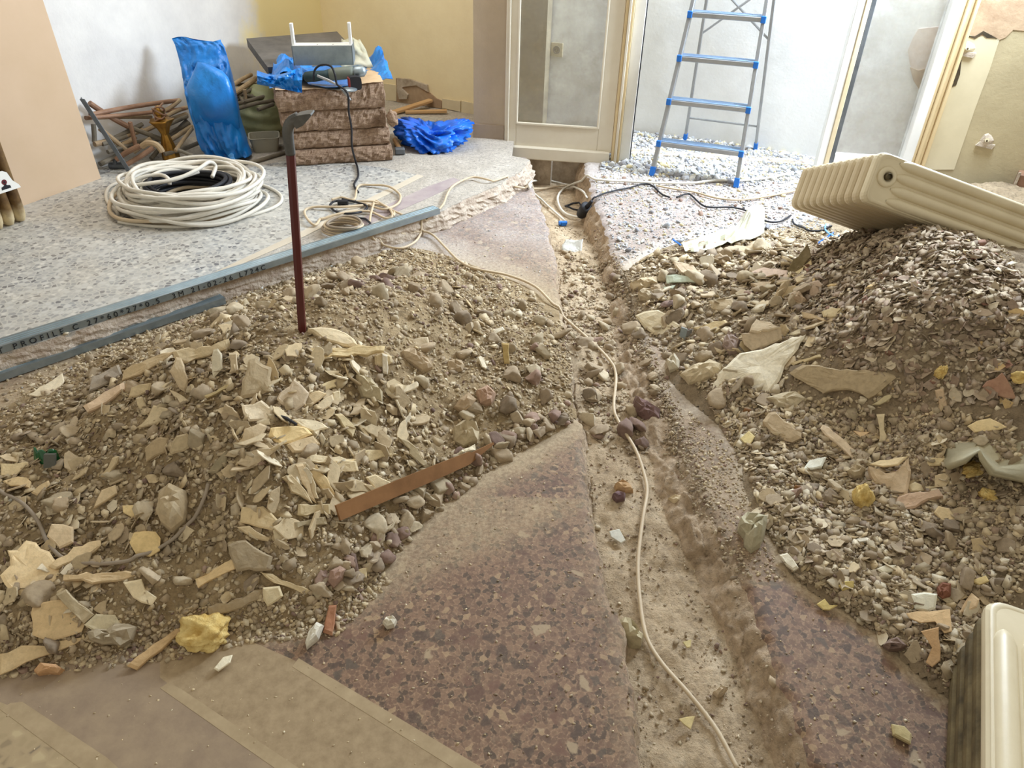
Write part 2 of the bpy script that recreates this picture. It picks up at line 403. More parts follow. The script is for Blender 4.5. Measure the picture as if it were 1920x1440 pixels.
LH = [(430, 650, .31), (330, 690, .26), (250, 720, .22), (120, 800, .13), (620, 580, .31), (540, 610, .32), (780, 560, .19), (0, 870, .08), (-150, 950, .06), (300, 900, .17), (480, 850, .24), (650, 800, .2), (780, 740, .15),
      (480, 1000, .13), (620, 960, .12), (180, 1030, .10), (0, 1080, .07), (350, 1110, .07), (900, 720, .09), (960, 620, .06), (700, 650, .27), (520, 720, .3), (880, 600, .1),
      (0, 1255, -.0), (180, 1235, 0), (300, 1205, 0), (460, 1185, 0), (600, 1170, 0), (700, 1090, 0), (780, 990, 0), (920, 880, 0), (1010, 830, 0), (1075, 790, 0), (1075, 690, .03), (1050, 600, .02), (990, 540, 0), (880, 495, 0), (760, 465, 0), (660, 490, 0), (560, 520, 0), (420, 575, 0), (260, 640, 0), (140, 690, 0), (0, 770, 0),
      (0, 1400, -.12), (300, 1350, -.12), (600, 1300, -.12), (900, 1050, -.1), (1160, 800, -.1), (1150, 600, -.1), (950, 430, -.12), (700, 420, -.1), (400, 500, -.1), (100, 610, -.1), (-300, 1200, -.05), (-300, 800, -.05)]
RH = [(1750, 450, .50), (1890, 500, .46), (1640, 445, .40), (1560, 480, .27), (2050, 560, .45), (1480, 520, .15), (1400, 470, .08), (1550, 570, .27), (1700, 560, .42), (1700, 640, .35), (1880, 640, .42), (1350, 560, .09), (1260, 520, .06), (1420, 640, .13), (1560, 680, .2), (1650, 780, .14), (1830, 780, .27), (1500, 800, .07), (1900, 900, .2), (1700, 900, .1), (1520, 930, .04), (1650, 1030, .05), (1850, 1030, .12), (2050, 900, .28), (2000, 1100, .12), (1780, 1150, .04), (1300, 650, .04),
      (1165, 520, 0), (1210, 480, 0), (1290, 450, 0), (1430, 432, 0), (1540, 440, .08), (1210, 600, .02), (1250, 690, .01), (1300, 760, 0), (1370, 830, 0), (1390, 900, 0), (1420, 980, 0), (1480, 1080, 0), (1580, 1150, 0), (1680, 1230, 0), (1760, 1305, 0), (1880, 1330, 0), (1640, 330, -.05), (1450, 380, -.12), (1250, 420, -.12), (1130, 500, -.12), (1200, 720, -.1), (1300, 900, -.12), (1380, 1080, -.12), (1560, 1260, -.12), (1700, 1400, -.12), (2100, 1300, -.05), (2300, 420, .1), (2350, 700, .3), (1900, 330, .05), (1800, 350, .1)]
def tps(ctrl):
    P = np.array([list(at(a, b, h)[:2]) + [h] for a, b, h in ctrl]); n = len(P)
    d = np.linalg.norm(P[:, None, :2] - P[None, :, :2], axis=2)
    K = np.where(d > 0, d * d * np.log(d + 1e-9), 0) + np.eye(n) * 0.002
    A = np.zeros((n + 3, n + 3)); A[:n, :n] = K; Q = np.hstack([np.ones((n, 1)), P[:, :2]]); A[:n, n:] = Q; A[n:, :n] = Q.T
    c = np.linalg.solve(A, np.concatenate([P[:, 2], np.zeros(3)]))
    def f(x, y):
        r = c[n] + c[n + 1] * x + c[n + 2] * y
        for i in range(n):
            q = (x - P[i, 0]) ** 2 + (y - P[i, 1]) ** 2
            r = r + c[i] * .5 * q * np.log(q + 1e-12)
        return r
    return f
GS = 0.012; GX = np.arange(-2.9, 3.2, GS); GY = np.arange(.45, 5.0, GS)
XX, YY = np.meshgrid(GX, GY)
RAIS = inpoly(RAISED, XX, YY)
def heapgrid(ctrl, xlo, xhi, ylo, yhi, s):
    h = np.full(XX.shape, -.1); m = (XX > xlo) & (XX < xhi) & (YY > ylo) & (YY < yhi)
    h[m] = tps(ctrl)(XX[m], YY[m]); a = np.clip(h / .06, 0, 1)
    n = fbm(XX, YY, 7, 3, s) * .035 + fbm(XX, YY, 26, 3, s + 5) * .014 + fbm(XX, YY, 80, 2, s + 9) * .006
    return h, np.where(h > 0, h + n * a, h)
VL, HL = heapgrid(LH, -2.6, .35, .8, 3.6, 1)
VR, HR = heapgrid(RH, .38, 3.2, .8, 4.2, 3)
xlg, xrg = xl(YY), xr(YY)
INT = (XX > xlg) & (XX < xrg)
tw = np.clip((XX - xlg) / .02, 0, 1) * np.clip((xrg - XX) / .06, 0, 1)
BASE = np.where(INT, -dep(YY) * tw, 0.0); BASE[RAIS] = ZF
GND = np.maximum(BASE, np.maximum(np.where(RAIS, 0, HL), HR))
GND = np.where(INT, BASE + np.clip(fbm(XX, YY, 6, 3, 21), 0, 1) * .03 * tw, GND)
def bil(A, x, y):
    fx = np.clip((np.asarray(x) - GX[0]) / GS, 0, len(GX) - 1.001); fy = np.clip((np.asarray(y) - GY[0]) / GS, 0, len(GY) - 1.001)
    i = fx.astype(int); j = fy.astype(int); u = fx - i; v = fy - j
    return (A[j, i] * (1 - u) + A[j, i + 1] * u) * (1 - v) + (A[j + 1, i] * (1 - u) + A[j + 1, i + 1] * u) * v
def gz(x, y): return bil(GND, x, y)
_k = 5
def _blur(A):
    for _ in range(3):
        A = (A + np.roll(A, 2, 0) + np.roll(A, -2, 0) + np.roll(A, 2, 1) + np.roll(A, -2, 1)) / 5
    return A
SMO = _blur(GND)
def gn(x, y):
    e = .03
    return np.stack([-(bil(SMO, x + e, y) - bil(SMO, x - e, y)) / (2 * e), -(bil(SMO, x, y + e) - bil(SMO, x, y - e)) / (2 * e), np.ones_like(np.asarray(x, float))], -1)
def gp(px, py, lift=0.0):
    """first point of the ground seen along a picture ray, as a place in the room"""
    r = ray(px, py); r = r / np.linalg.norm(r); t = np.arange(.8, 7.5, .004)
    p = EYE + t[:, None] * r; g = gz(p[:, 0], p[:, 1]); k = np.argmax(p[:, 2] <= g)
    q = p[k] if p[k, 2] <= g[k] else at(px, py)
    return q + np.array([0, 0, lift])

# ------------------------------------------------------------------ floor, trench, raised floor
WCUT = mat('trench_side', S(186, 164, 142), 0.95, fn=_dirt(S(156, 134, 108), S(188, 165, 138), S(210, 191, 166)))
def floor_mesh():
    rows = np.concatenate([np.arange(.42, 2.2, .008), np.arange(2.2, 5.0, .012)]); nr = len(rows)
    jl = fbm(rows, rows * 0 + 1, 9, 3, 2) * .022 + fbm(rows, rows * 0, 45, 2, 3) * .010
    jr = fbm(rows, rows * 0 + 4, 6, 3, 7) * .040 + fbm(rows, rows * 0 + 8, 38, 2, 8) * .014
    a = xl(rows) + jl; b = xr(rows) + jr
    def emit(name, cols_x, cols_z, mt, dust=None):
        x = np.stack(cols_x, 1); z = np.stack(cols_z, 1); y = np.repeat(rows[:, None], x.shape[1], 1)
        v = np.stack([x, y, z], -1).reshape(-1, 3); c = x.shape[1]
        i = np.arange(nr - 1)[:, None] * c + np.arange(c - 1)[None]
        f = np.stack([i, i + 1, i + c + 1, i + c], -1).reshape(-1, 4)
        return v, f, x, y
    # slabs
    V = []; Fc = []; n0 = 0; D = []; PL = []
    for side in (0, 1):
        if side == 0:
            ts = np.concatenate([np.linspace(0, .8, 60), np.linspace(.8, 1, 50)[1:]])
            cx = [-3.3 + (a + 3.3) * t for t in ts]
            edge = [np.clip((a - q) / .02, 0, 1) for q in cx]
        else:
            ts = np.concatenate([np.linspace(0, .2, 50), np.linspace(.2, 1, 60)[1:]])
            cx = [b + (3.4 - b) * t for t in ts]
            edge = [np.clip((q - b) / .03, 0, 1) for q in cx]
        cz = [-(1 - e) ** 2 * (.006 + .012 * (vn(rows * 40, q * 40, 5) + .5)) for e, q in zip(edge, cx)]
        v, f, x, y = emit('floor', cx, cz, TERR)
        vl = bil(VL, x, y); vr = bil(VR, x, y); vl = np.where(x < .36, vl, -.1); vr = np.where(x > .3, vr, -.1)
        d = np.maximum(sst(-.075, .0, vl), sst(-.06, .0, vr)) * .9
        d = np.maximum(d, sst(-.25, -.45, x - (.25 - (1.35 - y) * 1.6)) * .55 * (y < 1.6))           # trodden dust in front of the left heap
        d = np.maximum(d, sst(3.6, 4.6, y) * np.where(x > .3, .8, .45))
        d = np.maximum(d, sst(.09, .0, np.abs(x - np.interp(y, rows, a))) * .35)
        d = np.maximum(d, sst(.16, .0, np.abs(x - np.interp(y, rows, b))) * .5 * (y > 1.3))
        d = np.where((x < .3) & (y > 2.5), np.maximum(np.minimum(d, .9), .40 + .2 * fbm(x, y, 2, 3, 3)), d)
        d = np.where((x > .3) & (y > 2.2), np.maximum(d, .36 + .3 * fbm(x, y, 2, 3, 13)), d)
        d = np.where((x > .3) & (y > 1.4), np.maximum(d, sst(1.4, 1.7, y) * sst(3.2, 2.7, y) * (.68 + .5 * fbm(x, y, 7, 4, 6))), d)
        V.append(v); Fc.append(f + n0); n0 += len(v); D.append(d.ravel()); PL.append(np.maximum(sst(2.8, 3.7, y), (.22 + .25 * fbm(x, y, 5, 3, 4)) * sst(1.4, 1.9, y) * (x > .3)).ravel())
    o = link_mesh('floor', np.concatenate(V), np.concatenate(Fc), TERR, smooth=True, origin=(0, 0, 0))
    at_ = o.data.attributes.new('dust', 'FLOAT', 'POINT'); at_.data.foreach_set('value', np.concatenate(D).astype(np.float32))
    at_ = o.data.attributes.new('pale', 'FLOAT', 'POINT'); at_.data.foreach_set('value', np.concatenate(PL).astype(np.float32))
    struct(o)
    # trench: broken left side, bed, sloping right side
    dp = dep(rows)
    cx, cz = [], []
    zl = -(.006 + .012 * (vn(rows * 40, a * 40, 5) + .5)); zr = -(.006 + .012 * (vn(rows * 40, b * 40, 5) + .5))
    for t in np.linspace(0, 1, 7):
        cx.append(a + t * .018 + fbm(rows, rows * 0 + t * 3, 22, 2, 14) * .012 * math.sin(t * 3.14)); cz.append(zl * (1 - t) - (dp) * t)
    la = cx[-1].copy(); wr = .05 + .025 * fbm(rows, rows * 0 + 2, 5, 2, 31) + np.interp(rows, [.5, 1.2, 1.6, 2.6, 3.2], [.0, .02, .05, .04, 0])
    rb = b - wr
    for t in np.linspace(0, 1, 46)[1:]:
        q = la + (rb - la) * t; cx.append(q)
        ed = min(t, 1 - t) * 6
        cz.append(-dp + np.clip(fbm(q, rows, 6, 3, 21), 0, 1) * .03 + fbm(q, rows, 18, 4, 23) * .012 * min(1, ed) + fbm(q, rows, 90, 2, 24) * .004)
    z0 = cz[-1].copy(); nb = len(cx)
    for t in np.linspace(0, 1, 20)[1:]:
        q = rb + (b - rb) * t; cx.append(q + fbm(q, rows, 16, 3, 33) * .026 * math.sin(t * 3.14))
        cz.append(z0 * (1 - t ** .8) + zr * t ** .8 + fbm(q * 2, rows, 24, 4, 35) * .034 * math.sin(t * 3.14))
    for nm, i0, i1, mt in (('floor_trench_edge', 0, 7, WCUT), ('floor_trench', 6, nb, DIRT), ('floor_trench_edge', nb - 1, len(cx), WCUT)):
        v, f, x, y = emit(nm, cx[i0:i1], cz[i0:i1], mt)
        struct(link_mesh(nm, v, f, mt, smooth=True, origin=(0, 0, 0)))
floor_mesh()

rp = [np.array([p[0], p[1]]) for p in RAISED]
edge = []
for i in range(1, 11):
    p, q = rp[i], rp[i + 1]
    n = max(2, int(np.linalg.norm(q - p) / .02))
    for t in np.linspace(0, 1, n, endpoint=False): edge.append(p + (q - p) * t)
edge.append(rp[11])
edge = np.array([rp[0] + (rp[1] - rp[0]) * t for t in np.linspace(0, 1, 30, endpoint=False)] + edge)
s_ = np.cumsum(np.r_[0, np.linalg.norm(np.diff(edge, axis=0), axis=1)])
tn = np.gradient(edge, axis=0); tn /= np.linalg.norm(tn, axis=1)[:, None]; nrm = np.stack([tn[:, 1], -tn[:, 0]], 1)
far = sst(-.5, -.25, edge[:, 0])
edge = edge + nrm * (fbm(s_, s_ * 0, 14, 3, 3) * (.008 + .02 * far))[:, None]
m = MB()
rows_ = []
for k, t in enumerate(np.linspace(0, 1, 9)):
    j = fbm(s_, s_ * 0 + t * 2, 24, 3, 6 + k) * (.010 + .012 * far) * math.sin(min(t * 2, 1) * 1.57)
    off = (t * (.012 + .03 * far)) + j
    rows_.append(np.c_[edge + nrm * off[:, None], np.full(len(edge), ZF * (1 - t) - .002)])
m.grid(np.array(rows_))
rf = m.build('floor_raised_edge', CUT, origin=(0, 0, 0)); struct(rf)
top = [np.array([*p, ZF]) for p in edge[::2]] + [np.array([*p, ZF]) for p in rp[12:]]
m = MB(); m.prism(top, (0, 0, -.02))
fl = m.build('floor_raised', PALE, origin=(0, 0, 0)); struct(fl)
def panel(name, pts, mt, h, th=.002, parent=None):
    m = MB(); m.prism([at(*p, h) for p in pts], (0, 0, -th)); return m.build(name, mt, parent)
panel('terrazzo_panel', [(-60, 662), (0, 642), (150, 594), (400, 511), (560, 436), (640, 397), (782, 327), (716, 314), (560, 296), (430, 322), (300, 290), (150, 260), (-60, 380)], GTERR, ZF + .0015, parent=fl)
panel('border_strip', [(392, 516), (400, 511), (560, 436), (640, 397), (782, 327), (795, 330), (652, 402), (568, 444), (410, 514)], mottled('border_strip_stone', S(206, 196, 178), S(190, 178, 158), 5, 0.7, 0.05), ZF + .003, parent=fl)
panel('purple_border', [(640, 436), (690, 420), (800, 372), (868, 340), (850, 333), (800, 350), (700, 396)], mottled('dusty_purple_border', S(150, 136, 138), S(176, 164, 160), 9, 0.7, 0.05), ZF + .002, parent=fl)
panel('terrazzo_panel', [(738, 226), (760, 216), (820, 219), (860, 232), (820, 250), (760, 256)], GTERR, ZF + .0015, parent=fl)
# the tile borders under the dust at the near left
FL = bpy.data.objects['floor']
TAN = mottled('dusty_tan_terrazzo', S(140, 120, 92), S(168, 147, 116), 36, 0.8, 0.12)
MAUVE = mottled('dusty_mauve_terrazzo', S(136, 117, 98), S(160, 140, 114), 14, 0.8, 0.1)
STRIP = mottled('dusty_border_strip', S(152, 132, 102), S(176, 156, 124), 16, 0.8, 0.06)
def _pebbly(t):
    c = t.voro(44, 'F1'); sp = t.add('ShaderNodeSeparateColor'); t.put(sp.inputs[0], c)
    ch = t.ramp(sp.outputs[0], [(0, S(96, 88, 80)), (0.2, S(132, 116, 92)), (0.5, S(158, 140, 108)), (0.85, S(186, 168, 132))], 'CONSTANT')
    e = t.ramp(t.voro(44, 'DISTANCE_TO_EDGE', None, 'Distance'), [(0.1, G_(1)), (0.25, G_(0))])
    t.base(t.mix(t.math('MULTIPLY', t.math('ADD', e, t.noise(9, 4)), .6, True), ch, S(168, 148, 116)))
PEBT = mat('tan_pebble_terrazzo', fn=_pebbly)
panel('terrazzo_panel', [(548, 1236), (900, 1440), (1100, 1560), (640, 1560), (515, 1440), (330, 1294), (300, 1270), (300, 1200), (420, 1180)], TAN, .0012, parent=FL)
panel('terrazzo_panel', [(300, 1200), (300, 1270), (330, 1294), (515, 1440), (640, 1560), (290, 1560), (200, 1432), (30, 1328), (-120, 1270), (-60, 1200)], MAUVE, .0012, parent=FL)
panel('terrazzo_panel', [(-120, 1270), (30, 1328), (200, 1432), (290, 1560), (-200, 1560), (-200, 1270)], PEBT, .0012, parent=FL)
panel('border_strip', [(560, 1234), (905, 1440), (1080, 1540), (1010, 1540), (850, 1440), (548, 1250)], STRIP, .0016, parent=FL)
panel('border_strip', [(315, 1280), (340, 1292), (560, 1440), (690, 1540), (630, 1540), (515, 1440), (300, 1290)], STRIP, .0016, parent=FL)
panel('border_strip', [(20, 1318), (42, 1316), (200, 1420), (330, 1540), (240, 1540), (150, 1440), (0, 1330)], STRIP, .0016, parent=FL)

# ------------------------------------------------------------------ walls
CR = at(618, 170, ZF); BD = nz(np.array([1.12, -.53, 0])); LD = nz(np.array([.42, .9075, 0]))
def wall(name, p, d, L, z0, z1, mt, back):
    m = MB(); p = np.array([p[0], p[1], z0]); n = nz(back)
    m.obox(p, d * L, n * .12, (0, 0, z1 - z0)); return struct(m.build(name, mt, origin=(0, 0, 0)))
wall('wall_left', CR - LD * 6, LD, 6.12, -.05, 2.7, WLEFT, (-LD[1], LD[0], 0))
BN = np.array([BD[1], -BD[0], 0])                        # towards the camera
wall('wall_back', CR, BD, 1.32, -.05, 2.7, WBACK, -BN)
# skirting along the back wall, with a broken stretch
sk = thing('baseboard_back', None, None, CR); sk['kind'] = 'structure'
def bp(px, py, d=0.0): return onp(px, py, CR + BN * d, BN)
u0 = None
for x0, x1, yt0, yt1, yb0, yb1 in [(716, 743, 156, 160, 187, 190), (829, 863, 185, 190, 202, 210), (865, 893, 189, 195, 211, 215)]:
    a_, b_, c_, d_ = bp(x0, yt0, .012), bp(x1, yt1, .012), bp(x1, yb1, .012), bp(x0, yb0, .012)
    m = MB(); m.prism([a_, d_, c_, b_], -BN * .012); m.build('tile', TILEW, sk)
m = MB(); m.prism([bp(*p, .01) for p in [(744, 192), (742, 147), (752, 147), (790, 156), (803, 172), (818, 185), (829, 190), (828, 203)]], -BN * .01); m.build('broken_plaster', BARE, sk)
m = MB(); m.prism([bp(*p, .03) for p in [(744, 170), (752, 166), (764, 178), (762, 186), (748, 186)]], -BN * .03); m.build('plaster_chunk', MORTAR, sk)
m = MB(); m.prism([bp(*p, .02) for p in [(744, 147), (768, 149), (800, 160), (803, 173), (780, 160), (755, 163), (748, 176), (744, 172)]], -BN * .02); m.build('plaster_chunk', MORTAR, sk)

# far wall beyond the doorway
FA = at(1165, 240); FD = nz(np.array([1.124, -.5, 0])); FN = np.array([FD[1], -FD[0], 0])
wall('wall_far', FA - FD * 1.4, FD, 4.2, -.1, 2.7, WFAR, -FN)
# the doorway wall: pier, glazed side panels, casings
D0 = at(950, 290); DD = nz(at(1135, 303) - D0); DD = nz([DD[0], DD[1], 0]); DN = np.array([DD[1], -DD[0], 0])
if DN[1] > 0: DN = -DN
def dp_(px, py, d=0.0): return onp(px, py, D0 + DN * d, DN)
def du(px, py): return (dp_(px, py) - D0) @ DD
def W(u, h, d=0.0): return D0 + DD * u + DN * d + np.array([0, 0, h])
def wbox(m, u0, u1, h0, h1, d0, d1, bev=0.0): return m.obox(W(u0, h0, d0), DD * (u1 - u0), (0, 0, h1 - h0), DN * (d1 - d0), bev)
uP0 = du(893, 262); uL0 = du(945, 285); uL1 = du(1145, 300)
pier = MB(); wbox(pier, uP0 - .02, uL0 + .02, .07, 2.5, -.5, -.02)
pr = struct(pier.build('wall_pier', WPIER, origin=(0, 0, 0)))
m = MB(); wbox(m, uP0 - .022, uL0 - .005, .068, .175, -.02, -.012); m.build('skirting_paint', mottled('pier_skirting_paint', S(150, 134, 116), S(168, 150, 130), 6, .6, .05), pr)
m = MB(); wbox(m, uP0 + .05, uL0 + .3, -.25, .072, -.4, -.06); m.build('footing', MORTAR, pr)
m = MB(); m.obox(np.array([-.6, 4.98, -.5]), (2.6, -.3, 0), (0, .1, 0), (0, 0, .51)); struct(m.build('wall_footing', MORTAR, origin=(0, 0, 0)))
def side_panel(name, u0, u1, gl, gr, gb, base, mt, parts):
    w_ = thing(name, None, None, W((u0 + u1) / 2, 0)); w_['kind'] = 'structure'
    for a, b, c, d, nm in ((u0, gl, base, 2.2, 'stile'), (gr, u1, base, 2.2, 'stile'), (gl, gr, base, gb, 'bottom_rail')):
        m = MB(); wbox(m, a, b, c, d, -.045, .0, .004); m.build(nm, mt, w_)
    for a, b, c, d in ((gl - .004, gl + .010, gb, 2.2), (gr - .010, gr + .004, gb, 2.2), (gl, gr, gb - .004, gb + .012)):
        m = MB(); wbox(m, a, b, c, d, .0, .010, .004); m.build('glazing_bead', mt, w_)
    m = MB(); wbox(m, gl - .005, gr + .005, gb - .005, 2.2, -.028, -.022); m.build('pane', GLASS, w_)
    return w_
w1 = side_panel('window_1', uL0, uL1, du(968, 235), du(1122, 240), dp_(1040, 236)[2], dp_(1040, 280)[2], WHITEP, 1)
m = MB(); wbox(m, uL0 - .01, uL1 - .012, dp_(1040, 300)[2], dp_(1040, 277)[2], -.06, .03, .006); m.build('plinth', WHITEP, w1)
m = MB(); wbox(m, uL0 + .018, uL0 + .028, dp_(1040, 280)[2], 2.2, .0, .012, .003); m.build('edge_bead', WHITEP, w1)
tr = thing('trim_1', None, None, W(uL1, 0)); tr['kind'] = 'structure'
for a, b, d0, d1, mt in ((0, .018, -.05, .012, CREAMP), (.018, .034, -.05, .022, WHITEP), (.034, .05, -.05, .010, CREAMP), (.05, .115, -.12, -.03, WHITEJ), (.115, .122, -.12, -.04, BLACK)):
    m = MB(); wbox(m, uL1 + a, uL1 + b, .0, 2.2, d0, d1, .003); m.build('casing', mt, tr)
# right side panel
uR0 = du(1532, 300); uRa = du(1546, 300); uRb = du(1563, 302); uRc = du(1687, 302); uRd = du(1706, 302); uRe = du(1731, 308)
w2 = thing('window_2', None, None, W((uR0 + uRe) / 2, 0)); w2['kind'] = 'structure'
for nm, a, b, d0, d1, mt in (('stile', uR0, uRa, -.06, .0, WHITEJ), ('hinge_strip', uRa, uRa + (uRb - uRa) * .5, -.05, .006, TILEW), ('gasket', uRa + (uRb - uRa) * .5, uRb, -.04, .0, STEEL), ('stile', uRc, uRd, -.06, .03, WHITEJ)):
    m = MB(); wbox(m, a, b, .0, 2.2, d0, d1, .003); m.build(nm, mt, w2)
m = MB(); wbox(m, uRb, uRc, .0, .14, -.05, .0); m.build('bottom_rail', WHITEJ, w2)
m = MB(); wbox(m, uRb, uRc, .13, 2.2, -.028, -.022); m.build('pane', GLASS, w2)
tr2 = thing('trim_2', None, None, W(uRd, 0)); tr2['kind'] = 'structure'
n_ = 4
for i in range(n_):
    a = uRd + (uRe - uRd) * i / n_; b = uRd + (uRe - uRd) * (i + 1) / n_
    m = MB(); wbox(m, a, b, .0, 2.2, -.05, [.018, .030, .018, .034][i], .004); m.build('casing', CREAMP, tr2)
_c, _s = math.cos(math.radians(17)), -math.sin(math.radians(17))
RD = np.array([DD[0] * _c - DD[1] * _s, DD[0] * _s + DD[1] * _c, 0]); RN = np.array([RD[1], -RD[0], 0]); R0 = W(uRe - .01, 0, -.005)
def dpr(px, py, d=0.0): return onp(px, py, R0 + RN * d, RN)
m = MB(); m.obox(R0 - np.array([0, 0, .05]), RD * 3.0, -RN * .14, (0, 0, 2.55)); wr_ = struct(m.build('wall_right', WRIGHT, origin=(0, 0, 0)))
def wpoly(name, pts, d, th, mt, par): 
    m = MB(); m.prism([dpr(*p, d) for p in pts], -RN * th); return m.build(name, mt, par)
wpoly('loose_panel', [(1776, 62), (1798, 68), (1812, 62), (1830, 70), (1852, 66), (1874, 74), (1856, 130), (1828, 205), (1789, 318), (1718, 318), (1738, 265), (1768, 180), (1796, 125)], .004, .016, mottled('loose_panel_paint', S(208, 196, 164), S(194, 182, 150), 4, .7, .06), wr_)
wpoly('bare_patch', [(1812, 0), (1920, 0), (1940, 60), (1900, 56), (1886, 70), (1872, 76), (1850, 66), (1828, 70), (1812, 62), (1800, 66), (1806, 30)], .004, .008, BARE, wr_)
wpoly('crack', [(1803, 112), (1800, 140), (1793, 160), (1776, 166), (1788, 156), (1786, 136), (1790, 146), (1798, 118)], .0065, .004, DARK, wr_)
wpoly('crack', [(1808, 66), (1828, 68), (1844, 58), (1870, 72), (1850, 71), (1842, 64), (1828, 73)], .0065, .004, DARK, wr_)
for i, (px, py) in enumerate([(1814, 90), (1850, 262)]):
    t_ = thing('wall_bracket', ['pale pipe bracket with dark hole high on the loose panel', 'chalky broken wall plug sticking out of the bare beige right wall'][i], 'bracket', dpr(px, py))
    c = dpr(px, py, .0)
    m = MB(); r0 = .032; m.lathe([(r0, -.01), (r0 * 1.05, .006), (r0 * .8, .014), (r0 * .5, .018)], 12, c, RN, lambda q: .12 * math.sin(3 * q + i)); m.build('base_plate', MORTAR if i else SOCK, t_)
    m = MB(); m.tube([c + RN * .01, c + RN * .026 + np.array([0, 0, .004])], [.014, .012], 8); m.build('stub', SOCK, t_)
    m = MB(); m.lathe([(.006, 0), (.005, .003)], 8, c + RN * .026, RN); m.build('hole', DARK, t_)
    m = MB(); m.prism([c + RD * q[0] + np.array([0, 0, q[1]]) for q in [(-.045, -.035), (.04, -.045), (.05, -.02), (-.03, -.012)]], RN * .016); m.build('plaster_lip', MORTAR, t_)
bx = thing('wall_box', 'brown wooden box standing against the right wall behind the radiator', 'box', dpr(1915, 350))
c = dpr(1888, 372, .0); m = MB(); m.obox(c, RD * .25, RN * .09, (0, 0, .17), .006); m.build('body', mottled('brown_box_paint', S(128, 96, 76), S(150, 116, 92), 8, .6, .1), bx)
m = MB(); m.obox(c + RD * -.012 + RN * .088, RD * .014, RN * .012, (0, 0, .18), .002); m.build('edge_strip', MORTAR, bx)
# pink bare patch on the far wall seen through the right pane
fp = lambda px, py, d=.004: onp(px, py, FA + FN * d, FN)
WF = bpy.data.objects['wall_far']
m = MB(); m.prism([fp(*p) for p in [(1712, 70), (1722, 54), (1760, 50), (1765, 165), (1722, 160), (1706, 120), (1702, 95)]], -FN * .006); m.build('bare_patch', mottled('pink_plaster', S(204, 184, 170), S(220, 206, 194), 12, .9, .2), WF)
m = MB(); m.prism([fp(*p, .007) for p in [(1706, 126), (1722, 132), (1740, 128), (1744, 150), (1726, 172), (1712, 150)]], -FN * .004); m.build('chipped_plaster', BARE, WF)
# socket behind the left pane
so = thing('wall_socket', 'cream square wall socket on the wall behind the dusty glass', 'socket', fp(1045, 93))
c = fp(1045, 93, .0); s_ = .045
m = MB(); m.obox(c - FD * s_ - np.array([0, 0, s_]), FD * s_ * 2, (0, 0, s_ * 2), FN * .012, .004); m.build('plate', SOCK, so)
m = MB(); m.lathe([(.026, 0), (.026, .006), (.022, .006), (.020, .001), (.0005, .001)], 20, c + FN * .011, FN); m.build('cup', mat('grey_bakelite', S(120, 112, 98), .5), so)
for sx in (-.01, .01):
    m = MB(); m.lathe([(.0035, 0), (.0035, .004)], 8, c + FN * .012 + FD * sx, FN); m.build('contact_hole', BLACK, so)
# return wall seen through the left pane
m = MB(); rw0 = W(uL0 + .10, 0, -.35); m.obox(np.array([rw0[0] - .15, rw0[1], .0]), np.array([.25, -.06, 0]), np.array([.05, .62, 0]), (0, 0, 2.5)); struct(m.build('wall_return', mottled('return_wall_paint', S(176, 164, 138), S(160, 148, 122), 3, .8, .1), origin=(0, 0, 0)))

# ------------------------------------------------------------------ ico + blob helpers
def ico(sub):
    t = (1 + 5 ** .5) / 2
    v = [nz(p) for p in [(-1, t, 0), (1, t, 0), (-1, -t, 0), (1, -t, 0), (0, -1, t), (0, 1, t), (0, -1, -t), (0, 1, -t), (t, 0, -1), (t, 0, 1), (-t, 0, -1), (-t, 0, 1)]]
    f = [(0, 11, 5), (0, 5, 1), (0, 1, 7), (0, 7, 10), (0, 10, 11), (1, 5, 9), (5, 11, 4), (11, 10, 2), (10, 7, 6), (7, 1, 8), (3, 9, 4), (3, 4, 2), (3, 2, 6), (3, 6, 8), (3, 8, 9), (4, 9, 5), (2, 4, 11), (6, 2, 10), (8, 6, 7), (9, 8, 1)]
    for _ in range(sub):
        mid = {}; nf = []
        def mp(a, b):
            k = (min(a, b), max(a, b))
            if k not in mid: mid[k] = len(v); v.append(nz((v[a] + v[b]) / 2))
            return mid[k]
        for a, b, c in f:
            x, y, z = mp(a, b), mp(b, c), mp(c, a); nf += [(a, x, z), (b, y, x), (c, z, y), (x, y, z)]
        f = nf
    return np.array(v), np.array(f)
ICO0, ICO1, ICO2, ICO3, ICO4 = [ico(k) for k in range(5)]
def n3(v, f, s=0, o=3):
    return (fbm(v[:, 0] + v[:, 2] * .7, v[:, 1] - v[:, 2] * .5, f, o, s) + fbm(v[:, 1] + v[:, 0] * .3, v[:, 2] + .4 * v[:, 0], f, o, s + 7)) / 1.4
def blob(name, c, rad, mt, parent=None, amp=.2, f=2, sub=3, seed=0, ridged=False, rot=0, flat=None, smooth=True, **k):
    v, fc = [ICO0, ICO1, ICO2, ICO3, ICO4][sub]
    n = n3(v, f, seed)
    if ridged: n = .5 - np.abs(n) * 2.2
    v2 = v * (1 + amp * n)[:, None] * np.asarray(rad)
    if rot: cs, sn = math.cos(rot), math.sin(rot); v2 = v2 @ np.array([[cs, sn, 0], [-sn, cs, 0], [0, 0, 1]])
    v2 = v2 + np.asarray(c)
    if flat is not None: v2[:, 2] = np.maximum(v2[:, 2], flat + .001 * np.abs(v[:, 0]))
    return link_mesh(name, v2, fc, mt, parent, smooth, **k)

# ------------------------------------------------------------------ left room
# fibreboard leaning on the left wall
bb = at(190, 335, ZF); bu = LD; bn = np.array([-LD[1], LD[0], 0])
m = MB(); m.obox(bb, -bu * 1.2, bn * .018, bn * .09 + np.array([0, 0, 1.9]), .002)
tag(m.build('fibreboard_sheet', CHIP), 'large tan fibreboard sheet standing upright against the left wall', 'board')
